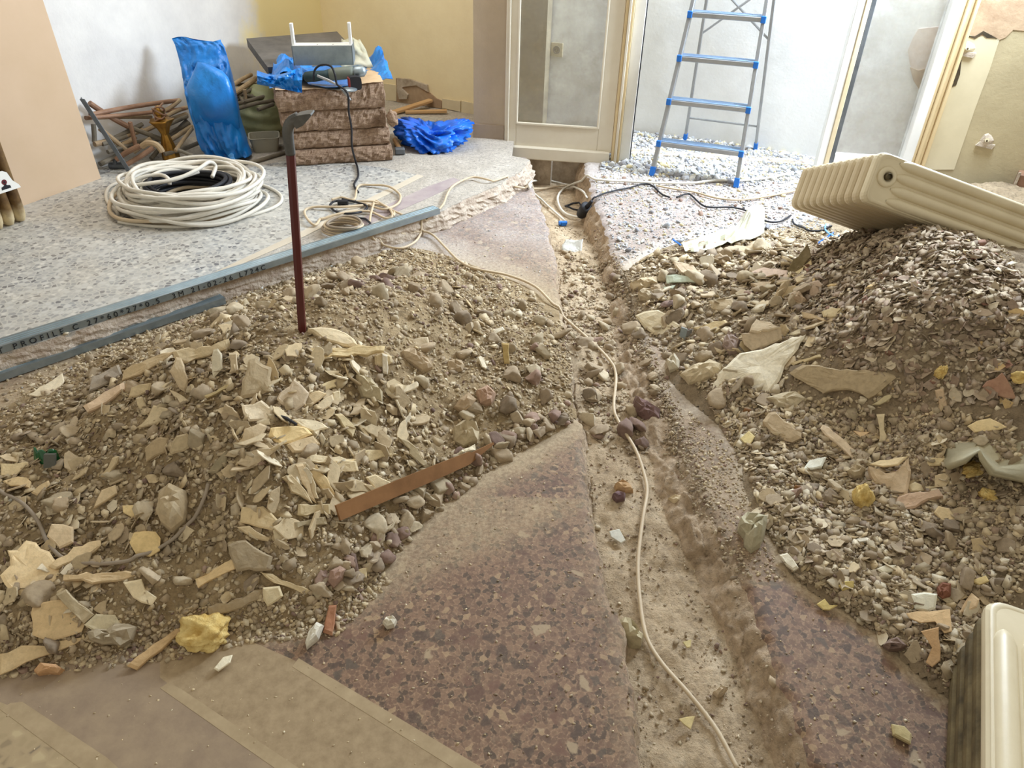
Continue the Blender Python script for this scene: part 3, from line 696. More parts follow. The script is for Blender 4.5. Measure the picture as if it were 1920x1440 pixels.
# ribbed grimy radiator at the left edge
rb0 = at(54, 408, ZF); ru = nz(np.array([.42, .9, 0])); rn = np.array([ru[1], -ru[0], 0])
rd = thing('old_radiator', 'brown grimy ribbed radiator with white label at the left edge before fibreboard', 'radiator', rb0)
for i in range(6):
    c = rb0 - ru * (.045 + i * .055)
    rings = []
    for h, sc in ((.0, .35), (.008, .65), (.03, .9), (.06, 1), (.9, 1), (.95, .6)):
        rings.append([c + ru * (.027 * sc * math.cos(q)) + rn * (.05 * sc * math.sin(q)) + np.array([0, 0, h]) for q in np.linspace(0, 2 * math.pi, 14, endpoint=False)])
    def _st(t):
        sep = t.add('ShaderNodeSeparateXYZ'); t.put(sep.inputs[0], t.co()); n = t.noise(9, 5, .7)
        f = t.math('ADD', sep.outputs[2], t.math('MULTIPLY', n, .12))
        t.base(t.mix(t.ramp(f, [(.10, G_(0)), (.15, G_(1))]), S(206, 188, 150), t.ramp(n, [(.35, S(84, 60, 36)), (.65, S(132, 104, 64))])))
    mt = MATS.get('stained_enamel') or mat('stained_enamel', rough=.6, fn=_st)
    m = MB(); m.loft(rings); m.build('section', mt, rd, True)
lc = rb0 - ru * .055 + rn * .056 - np.array([0, 0, .07])
lab = MB(); lab.prism([lc + ru * q[0] + np.array([0, 0, q[1]]) for q in [(-.12, .235), (.035, .235), (.03, .25), (.008, .275), (-.004, .315), (-.02, .325), (-.12, .335)]], rn * .003)
lb = lab.build('label', WHITE, rd)
m = MB(); c = lc + ru * -.03 + rn * .0035 + np.array([0, 0, .265])
m.prism([c + ru * (.012 * math.cos(q)) + np.array([0, 0, .013 + .012 * math.sin(q)]) for q in np.linspace(0, 6.28, 12, endpoint=False)], rn * .001); m.build('emblem', MAROON, lb)
m = MB(); m.prism([c + ru * q[0] + np.array([0, 0, q[1]]) for q in [(-.022, -.018), (.022, -.018), (.02, -.006), (.006, -.002), (.005, .004), (-.005, .004), (-.006, -.002), (-.02, -.006)]], rn * .001); m.build('emblem', INKM, lb)
m = MB(); m.prism([c + ru * (.005 * math.cos(q)) + np.array([0, 0, .013 + .005 * math.sin(q)]) for q in np.linspace(0, 6.28, 8, endpoint=False)], rn * .0016); m.build('emblem', INKM, lb)

# pipes and sticks heaped along the left wall  (picture points of the two ends, distance of each end, radius, material)
PZ = lambda x, y: (150 + x / 4.8, 60 + y / 4.8)
PIP = [
 ((85, 640), (430, 850), 4.05, 4.15, .018, COPPER, 'thick bent brown pipe sloping across the front of pipe heap'),
 ((430, 850), (740, 970), 4.15, 4.2, .016, GREYPIPE, None), ((90, 745), (890, 615), 4.35, 4.75, .015, COPPER, 'straight brown pipe highest against the white left wall'),
 ((50, 775), (940, 690), 4.3, 4.75, .013, COPPER, 'thin light brown pipe just below the topmost brown pipe'), ((120, 770), (640, 765), 4.35, 4.6, .014, TANPIPE, None),
 ((130, 1010), (560, 880), 4.1, 4.4, .017, TANPIPE, None), ((180, 870), (440, 1080), 4.05, 4.1, .016, TANPIPE, None), ((325, 1150), (540, 1025), 4.0, 4.05, .017, COPPER, 'short pinkish brown pipe end pointing left behind the angle bar'),
 ((415, 1195), (660, 1040), 4.0, 4.1, .016, COPPER, 'short brown pipe end lowest beside the angle bar foot'), ((450, 810), (500, 1020), 4.1, 4.1, .014, COPPER, 'short upright rusty pipe stub in the pipe heap'),
 ((380, 1010), (500, 940), 4.1, 4.15, .015, TANPIPE, None), ((480, 1080), (640, 960), 4.1, 4.15, .016, TANPIPE, None), ((640, 1140), (960, 800), 4.15, 4.5, .015, GREYPIPE, None),
 ((800, 980), (1000, 850), 4.2, 4.5, .016, TANPIPE, None), ((860, 1070), (1010, 870), 4.12, 4.3, .013, TANPIPE, 'pale thin stick leaning up beside the brass candlestick'), ((740, 720), (900, 610), 4.4, 4.6, .014, TANPIPE, None),
 ((800, 830), (960, 760), 4.3, 4.5, .015, GREYPIPE, None), ((780, 760), (960, 680), 4.35, 4.6, .015, TANPIPE, None), ((180, 1190), (420, 1060), 4.05, 4.2, .016, GREYPIPE, None), ((250, 1080), (640, 960), 4.15, 4.4, .015, GREYPIPE, None),
 ((120, 830), (130, 990), 4.25, 4.22, .015, GREYPIPE, None), ((300, 960), (560, 830), 4.2, 4.4, .014, GREYPIPE, None), ((560, 900), (960, 740), 4.3, 4.6, .016, TANPIPE, None), ((620, 1000), (980, 820), 4.2, 4.5, .016, GREYPIPE, None),
 ((880, 1060), (1080, 1150), 4.08, 4.1, .012, GREYPIPE, None), ((760, 1100), (1060, 1000), 4.12, 4.3, .014, GREYPIPE, None), ((200, 1010), (420, 940), 4.2, 4.3, .014, GREYPIPE, None),
 ((1350, 500), (1540, 385), 4.5, 5.0, .015, TANPIPE, None), ((1370, 560), (1580, 420), 4.45, 4.95, .019, TANPIPE, 'thick tan stick topmost right of the tall blue bag'), ((1380, 600), (1640, 480), 4.5, 4.9, .014, GREYPIPE, None), ((1390, 640), (1700, 500), 4.5, 4.9, .015, GREYPIPE, None),
 ((1400, 650), (1740, 560), 4.45, 4.8, .014, GREYPIPE, None), ((1420, 690), (1740, 620), 4.45, 4.7, .014, GREYPIPE, None), ((1390, 470), (1600, 470), 4.7, 5.0, .014, GREYPIPE, None), ((1450, 560), (1720, 640), 4.6, 4.75, .013, GREYPIPE, None),
 ((1480, 520), (1490, 600), 4.5, 4.5, .012, TANPIPE, None), ((1600, 700), (1740, 650), 4.5, 4.6, .014, GREYPIPE, None), ((1400, 560), (1480, 640), 4.6, 4.5, .013, GREYPIPE, None)]
PIPES = []
for i, (a, b, ya, yb, r, mt, lb) in enumerate(PIP):
    wl_ = lambda q: onp(*PZ(*q), CR, (-LD[1], LD[0], 0))[1] - .06 - .012 * (i % 4)
    ya = min(ya, wl_(a)); yb = min(yb, wl_(b)); A = atd(*PZ(*a), ya); B = atd(*PZ(*b), yb); A[2] = max(A[2], ZF + r); B[2] = max(B[2], ZF + r)
    pth = [A + (B - A) * t + np.array([0, 0, math.sin(3.14 * t) * .003 * ((i * 7) % 5 - 2)]) for t in np.linspace(0, 1, 7)]
    rt = a[0] > 1300
    m = MB(); m.tube(pth, r * .82, 10); o = m.build('pipe' if mt is COPPER or r > .0155 else 'stick', mt, smooth=False)
    nm = {COPPER.name: 'brown pipe', TANPIPE.name: 'tan stick', GREYPIPE.name: 'dusty grey rod'}[mt.name]
    tag(o, lb or f"{nm} in the heap {'behind the green bag' if rt else 'along the left wall'}", 'pipe' if mt is COPPER else 'stick', 'pipes and sticks heaped along the left wall')
    if not lb: PIPES.append((o, nm, A, B))
# bent elbow stick and clamp bits
m = MB(); m.tube(spline([atd(*PZ(*p), 4.02) for p in [(560, 1030), (610, 1000), (680, 1010), (720, 1045), (740, 1080)]], 4), .016, 8)
tag(m.build('pipe_elbow', TANPIPE), 'hooked tan pipe elbow left of the brass candlestick', 'pipe')
# grey angle bar leaning in front of the pile
A = atd(*PZ(0, 610), onp(*PZ(0, 610), CR, (-LD[1], LD[0], 0))[1] - .10); B = at(*PZ(430, 1270), ZF + .004); q = np.array([.022, .008, 0]); m = MB()
m.obox(B, A - B, q, np.array([0, -.004, .004]), .0015); m.obox(B, A - B, np.array([-.003, .02, .008]), np.array([.004, 0, 0]), .0015)
tag(m.build('angle_bar', STEEL), 'dark grey steel angle bar leaning on the fibreboard edge', 'bar')
m = MB(); c = at(*PZ(340, 1235), ZF); m.tube([c + np.array([-.04, 0, .018]), c + np.array([.05, .01, .018])], .018, 10); m.tube([c + np.array([-.01, 0, .018]), c + np.array([.0, .0, .055])], .012, 8)
tag(m.build('pipe_fitting', STEEL), 'small dark metal pipe fitting on the floor below angle bar', 'fitting')
# brass candlestick
cs = at(*PZ(800, 1180), ZF) + np.array([0, .05, 0]); ct = atd(*PZ(715, 740), cs[1]); ax = nz(ct - cs); L = np.linalg.norm(ct - cs)
ca = thing('brass_candlestick', 'tarnished brass candlestick with fluted foot leaning on the pipe heap', 'candlestick', cs)
fl_ = lambda q: .07 * math.cos(q * 9)
m = MB(); m.lathe([(.042, 0), (.046, .02), (.042, .05), (.034, .09), (.024, .13), (.015, .165), (.013, .19)], 36, cs, ax, fl_); m.build('foot', GOLD, ca, True)
m = MB(); m.lathe([(.013, .18), (.022, .20), (.024, .215), (.012, .23), (.016, .25), (.028, .262), (.014, .275), (.011, .3)], 18, cs, ax); m.build('stem', GOLD, ca, True)
m = MB(); m.lathe([(.014, L - .12), (.022, L - .10), (.034, L - .07), (.056, L - .04), (.064, L - .03), (.036, L - .034), (.02, L - .02), (.018, L)], 24, cs, ax, lambda q: .12 * math.cos(q * 5)); m.build('drip_bowl', GOLD, ca, True)
m = MB()
for k in range(5):
    a = k * 1.3; c = cs + ax * (L - .01)
    m.tube(spline([c + np.array([.03 * math.cos(a + t * 2.5), .03 * math.sin(a + t * 2.5), .012 * k + .02 * math.sin(t * 3)]) for t in np.linspace(0, 2, 6)], 3), .005, 6)
m.build('chain', COPPER, ca, True)

# tall blue bag
LV = [((393, 305), (466, 294), .03), ((389, 298), (472, 290), .08), ((380, 276), (462, 264), .12), ((369, 243), (453, 236), .125), ((357, 205), (446, 202), .115), ((349, 172), (440, 168), .10), ((346, 158), (436, 148), .08), ((343, 145), (432, 130), .055), ((336, 112), (428, 112), .02), ((328, 84), (421, 88), .012), ((322, 72), (414, 77), .008)]
bb0 = thing('blue_rubbish_bag', 'tall half-full blue plastic bag propped against the pipe heap', 'bag', at(430, 300, ZF))
rings = []; NL = 34
fine = []; NL = 72
for i in range(len(LV) - 1):
    for t in np.linspace(0, 1, 7, endpoint=False):
        a = LV[i]; b = LV[i + 1]; fine.append((np.array(a[0]) * (1 - t) + np.array(b[0]) * t, np.array(a[1]) * (1 - t) + np.array(b[1]) * t, a[2] * (1 - t) + b[2] * t))
fine.append((np.array(LV[-1][0]), np.array(LV[-1][1]), LV[-1][2]))
for k, (a, b, th) in enumerate(fine):
    t = k / (len(fine) - 1); y = 4.22 + .22 * t
    A = atd(*a, y); B = atd(*b, y + .02); r = []
    for q in np.linspace(0, 2 * math.pi, NL, endpoint=False):
        u = (1 - math.cos(q)) / 2; sn = math.sin(q)
        p = A + (B - A) * u
        # pleats fanning up from the knot near the lower right corner, and crumples across
        ang = math.atan2(u - .62, t + .04); rad = math.hypot(u - .62, t)
        pl = (abs(math.sin(ang * 9 + 2 * float(vn(rad * 4, ang * 2, 3)))) - .5) * .022 * min(1, rad * 6) * (1 - sst(.5, .95, t))
        cr = (.5 - abs(float(fbm(u * 4 + t * 3, t * 5 - u, 1.7, 4, 4))) * 2.2) * .030
        wr = 1 + .3 * float(fbm(u * 3 + t, t * 2.5, 2.2, 3, 4))
        p = p + np.array([.12, -1, .12]) * (th * (abs(sn) ** .75 * np.sign(sn)) * wr + (pl + cr * (1 if t < .8 else .5)) * np.sign(sn) * min(1, abs(sn) * 2))
        if k == len(fine) - 1: p = p + np.array([0, 0, .012 * math.sin(u * 7)])
        r.append(p)
    rings.append(r)
m = MB(); m.loft(rings); m.build('body', BLUEP, bb0, True)
LB = [((372, 250), (450, 240), .02, .06), ((362, 212), (446, 206), .075, .085), ((354, 180), (440, 178), .085, .10), ((349, 164), (434, 160), .05, .105), ((354, 152), (428, 145), .045, .10), ((361, 138), (418, 134), .035, .09), ((366, 126), (402, 126), .022, .08), ((370, 116), (384, 118), .008, .07)]
rings = []
for k, (a, b, th, of) in enumerate(LB):
    y = 4.30 - of; A = atd(*a, y); B = atd(*b, y)
    rings.append([A + (B - A) * (1 - math.cos(q)) / 2 + np.array([0, -th * math.sin(q) * (1 + .25 * math.sin(4 * q + k)), .0]) for q in np.linspace(0, 2 * math.pi, 20, endpoint=False)])
m = MB(); m.loft(rings); m.build('folded_top', BLUEP, bb0, True)
c = atd(435, 296, 4.10); m = MB(); m.lathe([(.004, -.03), (.016, -.012), (.008, 0), (.02, .016), (.012, .03)], 10, c, (.2, -.6, -.5), lambda q: .3 * math.cos(3 * q)); m.build('knot', mottled('pale_blue_plastic', S(96, 150, 196), S(60, 130, 196), 12, .35, .1), bb0)
# green bag, tray, hose
c = at(480, 262, ZF) + np.array([0, .16, .12])
v, fc = ICO4; nn = n3(v * np.array([1, 1, 2.2]), 1.6, 3); v2 = v * (1 + .16 * nn + .05 * np.sin(v[:, 2] * 14 + v[:, 0] * 3))[:, None] * np.array([.17, .16, .15]) + c; v2[:, 2] = np.maximum(v2[:, 2], ZF)
tag(link_mesh('green_bag', v2, fc, GREENP, smooth=True), 'slumped translucent olive green bag beside the insulation stack', 'bag')
t0 = at(500, 290, ZF); tx = nz(np.array([.95, .3, 0])); ty = np.array([-tx[1], tx[0], 0]); m = MB()
sq = lambda a, b, h, s=1.: [t0 + tx * (a * math.copysign(abs(math.cos(q)) ** .35, math.cos(q))) + ty * (b * math.copysign(abs(math.sin(q)) ** .35, math.sin(q)) + .1) + np.array([0, 0, h]) for q in np.linspace(0, 2 * math.pi, 24, endpoint=False)]
m.loft([sq(.07, .06, .0), sq(.085, .075, .08), sq(.09, .08, .085), sq(.082, .072, .085), sq(.068, .058, .008)])
tag(m.build('plastic_tub', mottled('dusty_tub', S(150, 146, 130), S(166, 160, 142), 5, .6, .04)), 'small dusty open plastic tub between blue bag and insulation', 'tub')
m = MB(); m.tube(spline([at(*p, ZF + .012) for p in [(400, 312), (440, 308), (480, 302), (520, 290), (545, 283)]], 6), .011, 8)
tag(m.build('hose', GREYPIPE, smooth=True), 'grey hose lying along the foot of the tall blue bag', 'hose')

# insulation batts
I0 = at(545, 313, ZF); I1 = at(736, 301, ZF); IU = nz(I1 - I0); IV = np.array([-IU[1], IU[0], 0]); IN = -IV
ipx = lambda px, py, d=0.0: onp(px, py, I0 + IN * d, IN)
hs = [ZF, ipx(640, 278)[2], ipx(630, 246)[2], ipx(620, 207)[2], ipx(617, 166)[2]]
LBL = ['lowest brown mineral wool batt of the stack on the floor', 'brown mineral wool batt second from the floor in the stack', 'brown mineral wool batt with torn right corner, third from the floor', 'topmost brown mineral wool batt with curled paper facing']
for k in range(4):
    z0, z1 = hs[k], hs[k + 1]; wv = np.linalg.norm(I1 - I0); dpth = .5
    o0 = I0 + IU * [-.0, .012, -.01, -.022][k] + IV * [.0, .015, .01, -.005][k]; ww = wv - [-.0, .02, .012, .0][k]
    nu, nv, nh = 46, 10, 9
    th = thing('insulation_batt', LBL[k], 'insulation', o0 + IU * ww / 2 + IV * .25 + np.array([0, 0, z0 - ZF]), 'mineral wool batts in the stack')
    # ring around the sides in plan, lofted in height
    plan = [(u, 0) for u in np.linspace(0, 1, nu)] + [(1, v) for v in np.linspace(0, 1, nv)[1:]] + [(u, 1) for u in np.linspace(1, 0, nu)[1:]] + [(0, v) for v in np.linspace(1, 0, nv)[1:-1]]
    rings = []
    for j in range(nh):
        t = j / (nh - 1); r = []
        for (u, v) in plan:
            bul = math.sin(t * 3.14) ** .5 * .022 - .012
            n = float(fbm(u * 9 + k * 3 + v * 4, t * 2.4 + k, 3, 3, 5 + k)) * .016
            p = o0 + IU * (u * ww) + IV * (v * dpth)
            outv = -IV if v == 0 else (IV if v == 1 else (IU if u == 1 else -IU))
            corner = min(u, 1 - u) if v in (0, 1) else 1
            p = p + outv * (bul + n) + np.array([0, 0, z0 - ZF + (z1 - z0) * (.02 + .96 * t) + (.012 * float(fbm(u * 3, v * 3, 2, 2, k)) if 0 < j < nh - 1 else 0)])
            if k == 3 and t > .5: p = p + np.array([0, 0, (t - .5) * (.05 * sst(.55, 1, u) - .03 * math.exp(-((u - .62) / .12) ** 2))])
            if k == 2 and v == 0 and u > .8: p = p + IV * .05 * math.exp(-((u - .93) / .05) ** 2) * math.exp(-((t - .25) / .25) ** 2)
            r.append(p)
        rings.append(r)
    m = MB(); m.loft(rings); m.build('wool', WOOL, th)
    if k == 3:
        fr = rings[-1]; g = []
        for v in np.linspace(0, 1, 8):
            row = []
            for i in range(nu):
                p = fr[i] * (1 - v) + (fr[i] + IV * dpth) * v + np.array([0, 0, .006 + .008 * float(fbm(i * .12, v * 4, 1.3, 3, 2))])
                if v == 0: p = p - IV * (.014 + .012 * float(vn(i * .5, 1, 3)))
                row.append(p)
            g.append(row)
        m = MB(); m.grid(g); m.build('paper_facing', KRAFT, th, True)
torn = blob('wool_tuft', ipx(735, 222, .03), (.03, .03, .04), WOOL, None, .5, 2, 3, 4); tag(torn, 'fluffy torn wool tuft hanging off the insulation stack corner', 'insulation')
top = lambda px, py, d, h: onp(px, py, np.array([0, 0, hs[4] + h]), np.array([0, 0, 1.]))
zt = hs[4]
# dark board leaning behind
yb_ = 4.62
q4 = [atd(462, 72, 5.0), atd(632, 59, 5.3), atd(690, 122, 4.75), atd(502, 126, 4.45)]
m = MB(); m.prism(q4, (-.01, .03, -.055)); tag(m.build('grey_slab', DKBOARD), 'dark grey rough slab tilted on top of the insulation stack', 'slab')
# white sack behind on the right
g = []
for i in range(9):
    row = []
    for j in range(9):
        a, b = i / 8, j / 8; px = 640 + 50 * a * (.7 + .5 * b); py = 72 + 52 * b + 3 * math.sin(a * 9)
        row.append(atd(px, py, 4.72 - .12 * b + .05 * float(fbm(a * 2, b * 2, 1.5, 3, 8))))
    g.append(row)
m = MB(); m.grid(g); o = m.build('white_sack', CLEARP, smooth=True); o.modifiers.new('thick', 'SOLIDIFY').thickness = .012
tag(o, 'crumpled white sack behind the metal tray on the insulation', 'sack')
# blue sheet draped over the stack
def cloth(name, outline, h, mt, label, cat, amp=.03, seed=0, par=None):
    (x0, y0), (x1, y1) = outline; g = []
    return None
g = []
for i in range(40):
    row = []
    for j in range(16):
        a, b = i / 39, j / 15
        u = -.05 + a * .66; v = .02 + b * .46 + .05 * math.sin(a * 9) * (1 - b)
        p = I0 + IU * u + IV * v
        lump = .075 * math.exp(-((a - .16) / .14) ** 2) + .085 * math.exp(-((a - .98) / .08) ** 2) * (.3 + b) + .02 * b
        if .30 < a < .88 and b < .45: lump *= .25
        z = zt + .012 + lump * (.6 + .8 * abs(float(fbm(a * 5, b * 4, 1.6, 3, 6)))) + .05 * float(fbm(a * 7, b * 5, 1.3, 3, 9)) * (lump * 8 + .1)
        if a < .05: z -= .035
        row.append(np.array([p[0], p[1], max(z, zt + .008)]))
    g.append(row)
m = MB(); m.grid(g); o = m.build('blue_plastic_sheet', BLUEP, smooth=False); o.modifiers.new('thick', 'SOLIDIFY').thickness = .002
tag(o, 'crumpled blue plastic sheet spread on top of the insulation stack', 'sheet')
# upper blue fold at the left
blob('x', (0, 0, 0), (.1, .1, .1), BLUEP) if False else None
g = []
for i in range(22):
    row = []
    for j in range(9):
        a, b = i / 21, j / 8
        px = 482 + 84 * a; py = (132 + 8 * math.sin(a * 4)) * (1 - b) + (158 + 16 * a) * b
        row.append(atd(px, py, 4.10 + .07 * float(fbm(a * 4, b * 2, 1.8, 3, 12)) - .05 * math.sin(b * 3.14)))
    g.append(row)
m = MB(); m.grid(g); o = m.build('blue_bag', BLUEP, smooth=False); o.modifiers.new('thick', 'SOLIDIFY').thickness = .004
tag(o, 'folded blue plastic bag hanging over the left end of insulation stack', 'bag')
# galvanised tray with two upright arms
T0 = atd(551, 123, 4.25); T1 = atd(663, 122, 4.29); TU = nz(T1 - T0); TV = np.array([-TU[1], TU[0], 0]); tw_ = np.linalg.norm(T1 - T0); hh = atd(551, 86, 4.25)[2] - T0[2]
ty_ = thing('metal_tray', 'galvanised sheet metal bracket with two upright arms on the blue sheet', 'bracket', T0 + TU * tw_ / 2)
m = MB(); m.obox(T0, TU * tw_, TV * .004, (0, 0, hh)); m.obox(T0, TU * .004, TV * .16, (0, 0, hh)); m.obox(T0 + TU * (tw_ - .004), TU * .004, TV * .16, (0, 0, hh)); m.build('front_plate', GALV, ty_)
m = MB(); m.obox(T0 + np.array([0, 0, hh - .004]), TU * tw_, TV * .085, (0, 0, .004)); m.build('flange', WHITEJ, ty_)
for sx, px, py in ((0, 555, 45), (tw_ - .016, 661, 47)):
    hz = atd(px, py, 4.27)[2] - T0[2] - hh
    m = MB(); m.obox(T0 + TU * sx + TV * .02 + np.array([0, 0, hh]), TU * .016, TV * .035, (0, 0, hz), .002); m.build('upright_arm', WHITEJ, ty_)
for f_ in (.42, .68):
    m = MB(); m.lathe([(.004, 0), (.004, .001)], 8, T0 + TU * tw_ * f_ + TV * .03 + np.array([0, 0, hh]), (0, 0, 1)); m.build('screw_hole', INKM, ty_)
# tools on top
g0 = atd(572, 160, 4.20); g1 = atd(668, 150, 4.22); gd = nz(g1 - g0); g0[2] = g1[2] = zt + .055
pt = thing('angle_grinder', 'long grey power tool lying on the blue sheet in front of tray', 'power tool', (g0 + g1) / 2 - np.array([0, 0, .03]))
m = MB(); m.lathe([(.016, 0), (.026, .01), (.028, .05), (.024, .11), (.028, .14)], 14, g0, gd); m.build('handle', mat('dark_teal_rubber', S(46, 64, 66), .6), pt, True)
m = MB(); m.lathe([(.027, .135), (.032, .15), (.032, .25), (.026, .27)], 14, g0, gd); m.build('motor_housing', mottled('grey_casing', S(96, 104, 96), S(120, 124, 112), 8, .5, .04), pt, True)
m = MB(); m.lathe([(.024, .265), (.03, .28), (.028, .32), (.012, .335)], 14, g0, gd); m.build('gear_head', GALV, pt, True)
m = MB(); m.lathe([(.012, -.03), (.012, .01)], 10, g0, gd); m.build('cord_guard', BLACK, pt, True)
m = MB(); c = atd(666, 164, 4.16); c[2] = zt + .012
tm = thing('tape_measure', 'red and black tape measure on the insulation stack edge', 'tape measure', c)
m.loft([[c + IU * (.035 * math.copysign(abs(math.cos(q)) ** .5, math.cos(q)) + .0) + np.array([0, 0, .032 + .034 * math.copysign(abs(math.sin(q)) ** .5, math.sin(q))]) + IV * d for q in np.linspace(0, 6.283, 16, endpoint=False)] for d in (-.02, -.017, .017, .02)]); m.build('case', BLACK, tm)
m = MB(); m.obox(c + IU * -.036 + IV * -.022 + np.array([0, 0, .002]), IU * .012, IV * .044, (0, 0, .058), .003); m.build('side_trim', TAPEM, tm)
m = MB(); c2 = atd(655, 167, 4.13); c2[2] = zt + .012; m.lathe([(.04, 0), (.042, .006), (.03, .012), (.012, .016)], 14, c2); tag(m.build('metal_disc', GALV), 'flat grey metal disc beside the tape measure', 'disc')
for j, (a, b) in enumerate([((595, 142), (640, 163)), ((640, 166), (658, 188))]):
    A, B = atd(*a, 4.12), atd(*b, 4.10); m = MB(); m.tube([A, (A + B) / 2 + np.array([0, -.004, .004]), B], [.007, .008, .004], 8); tag(m.build('chisel_bit', ALU), ['long pale chisel bit lying across the power tool', 'short pale chisel bit hanging over the insulation front'][j], 'tool')
# black leads
def lead(name, pts, r, mt, label, cat='cable', sub=7, n=8, grp=None):
    ps = spline(pts, sub)
    for p in ps: p[2] = max(p[2], float(gz(p[0], p[1])) + r + .005)
    m = MB(); m.tube(ps, r, n); return tag(m.build(name, mt, smooth=True), label, cat, grp)
lead('power_lead', [atd(*p) for p in [(588, 152, 4.12), (590, 132, 4.12), (602, 122, 4.11), (620, 124, 4.09), (628, 140, 4.08), (632, 158, 4.08), (646, 168, 4.07), (653, 180, 4.05), (654, 210, 4.07), (659, 240, 4.07), (660, 275, 4.07)]] + [at(*p, ZF + .006) for p in [(668, 308), (672, 330), (664, 348), (672, 362)]], .0055, BLACK, 'black lead running down the front of the insulation stack')
# blue crumpled bag on the floor
v, fc = ICO4; nn = .5 - np.abs(n3(v, 2.9, 9, 4)) * 2.6
c = at(808, 286, ZF) + np.array([0, .16, .05]); v2 = v * (1 + .62 * nn)[:, None] * np.array([.20, .17, .085]); v2[:, 2] += .10 * np.abs(v[:, 0]) ** 1.5 - .03; v2 = v2 + c; v2[:, 2] = np.maximum(v2[:, 2], ZF + .002)
tag(link_mesh('blue_crumpled_bag', v2, fc, BLUEB), 'bright blue crumpled plastic bag on the floor right of insulation', 'bag')
# hammer beside the stack
A = at(740, 262, ZF + .03); B = at(752, 283, ZF + .02); m = MB()
hm = thing('hammer', 'dirty grey hammer on the floor between insulation and blue bag', 'tool', at(748, 284, ZF))
m.tube([A, B], .014, 8); m.build('handle', WOODB, hm); m = MB(); m.obox(B + np.array([-.03, -.03, -.018]), (.055, .01, 0), (-.008, .04, 0), (0, 0, .04), .008); m.build('head', STEEL, hm)
# timber strips and scraps by the back wall
for j, (a, b, ww, lb) in enumerate([((738, 216), (812, 192), .05, 'raw wood strip lying diagonally by the broken skirting'), ((760, 214), (838, 212), .035, 'thin raw wood strip flat on the floor near back wall')]):
    A, B = at(*a, ZF + .004), at(*b, ZF + .012 + .03 * (1 - j)); d = B - A; n_ = nz(np.array([-d[1], d[0], 0])); m = MB(); m.obox(A, d, n_ * ww, (0, 0, .018), .003); tag(m.build('wood_strip', WOODB), lb, 'wood')

# white cable coil
cc = at(330, 424, ZF) + np.array([-.02, .27, 0])
co_ = thing('cable_coil', 'big bundle of white cable coiled on the grey terrazzo floor', 'cable', cc)
rg = np.random.default_rng(4)
for k in range(34):
    z = ZF + .012 + (k / 34) ** .9 * .125; Rr = .262 + .03 * rg.normal() + (.035 if k < 12 else 0); cx, cy = rg.normal(0, .022, 2); tl, ph = rg.normal(0, .05), rg.uniform(0, 6.28); e = 1 + rg.normal(0, .05); wv = rg.uniform(.004, .018)
    pts = []
    for q in np.linspace(0, 2 * math.pi, 49):
        rr = Rr * (1 + .02 * math.sin(2 * q + ph) + .015 * math.sin(5 * q + ph))
        pts.append(cc + np.array([cx + rr * e * math.cos(q), cy + rr * math.sin(q) * .92, 0]) + np.array([0, 0, max(z - ZF + tl * math.sin(q + ph) * Rr + wv * math.sin(3 * q + ph), .01)]))
    m = MB(); m.tube(pts, .0095, 7, False); m.build('cable_turn', CABW if k > 4 else CABC, co_, True)
lo = [[(222, 416), (250, 420), (300, 425), (360, 424), (430, 412), (490, 398), (524, 382), (526, 366), (505, 352), (478, 343)],
      [(218, 396), (200, 375), (204, 352), (230, 340), (262, 334)], [(222, 402), (212, 378), (222, 360), (250, 350)], [(430, 340), (456, 352), (478, 354)], [(428, 355), (455, 360), (466, 376), (452, 396), (420, 404)]]
for j, ps in enumerate(lo):
    m = MB(); m.tube(spline([at(*p, ZF + .009) for p in ps], 6), .0085, 7); m.build('cable_end', CABW, co_, True)
for ps in ([(250, 348, .13), (280, 344, .14), (330, 336, .15), (370, 318, .17), (392, 304, .18), (404, 312, .15), (398, 332, .12)], [(230, 352, .10), (262, 334, .13), (300, 328, .14), (316, 336, .14), (318, 346, .12)], [(258, 345, .10), (300, 342, .13), (340, 332, .14), (372, 322, .14)]):
    m = MB(); m.tube(spline([at(a, b, ZF + c_) for a, b, c_ in ps], 8), .0095, 7); m.build('cable_turn', CABW, co_, True)
bk = thing('black_cable_coil', 'black cable coil nested inside the white cable bundle', 'cable', cc + np.array([0, 0, .05]))
for k in range(9):
    z = .045 + k * .009; rr = .19 + .012 * math.sin(k * 2.1)
    m = MB(); m.tube([cc + np.array([rr * math.cos(q), rr * .9 * math.sin(q), z + .008 * math.sin(2 * q + k)]) for q in np.linspace(0, 6.283, 33)], .010, 7, False); m.build('cable_turn', BLACK, bk, True)

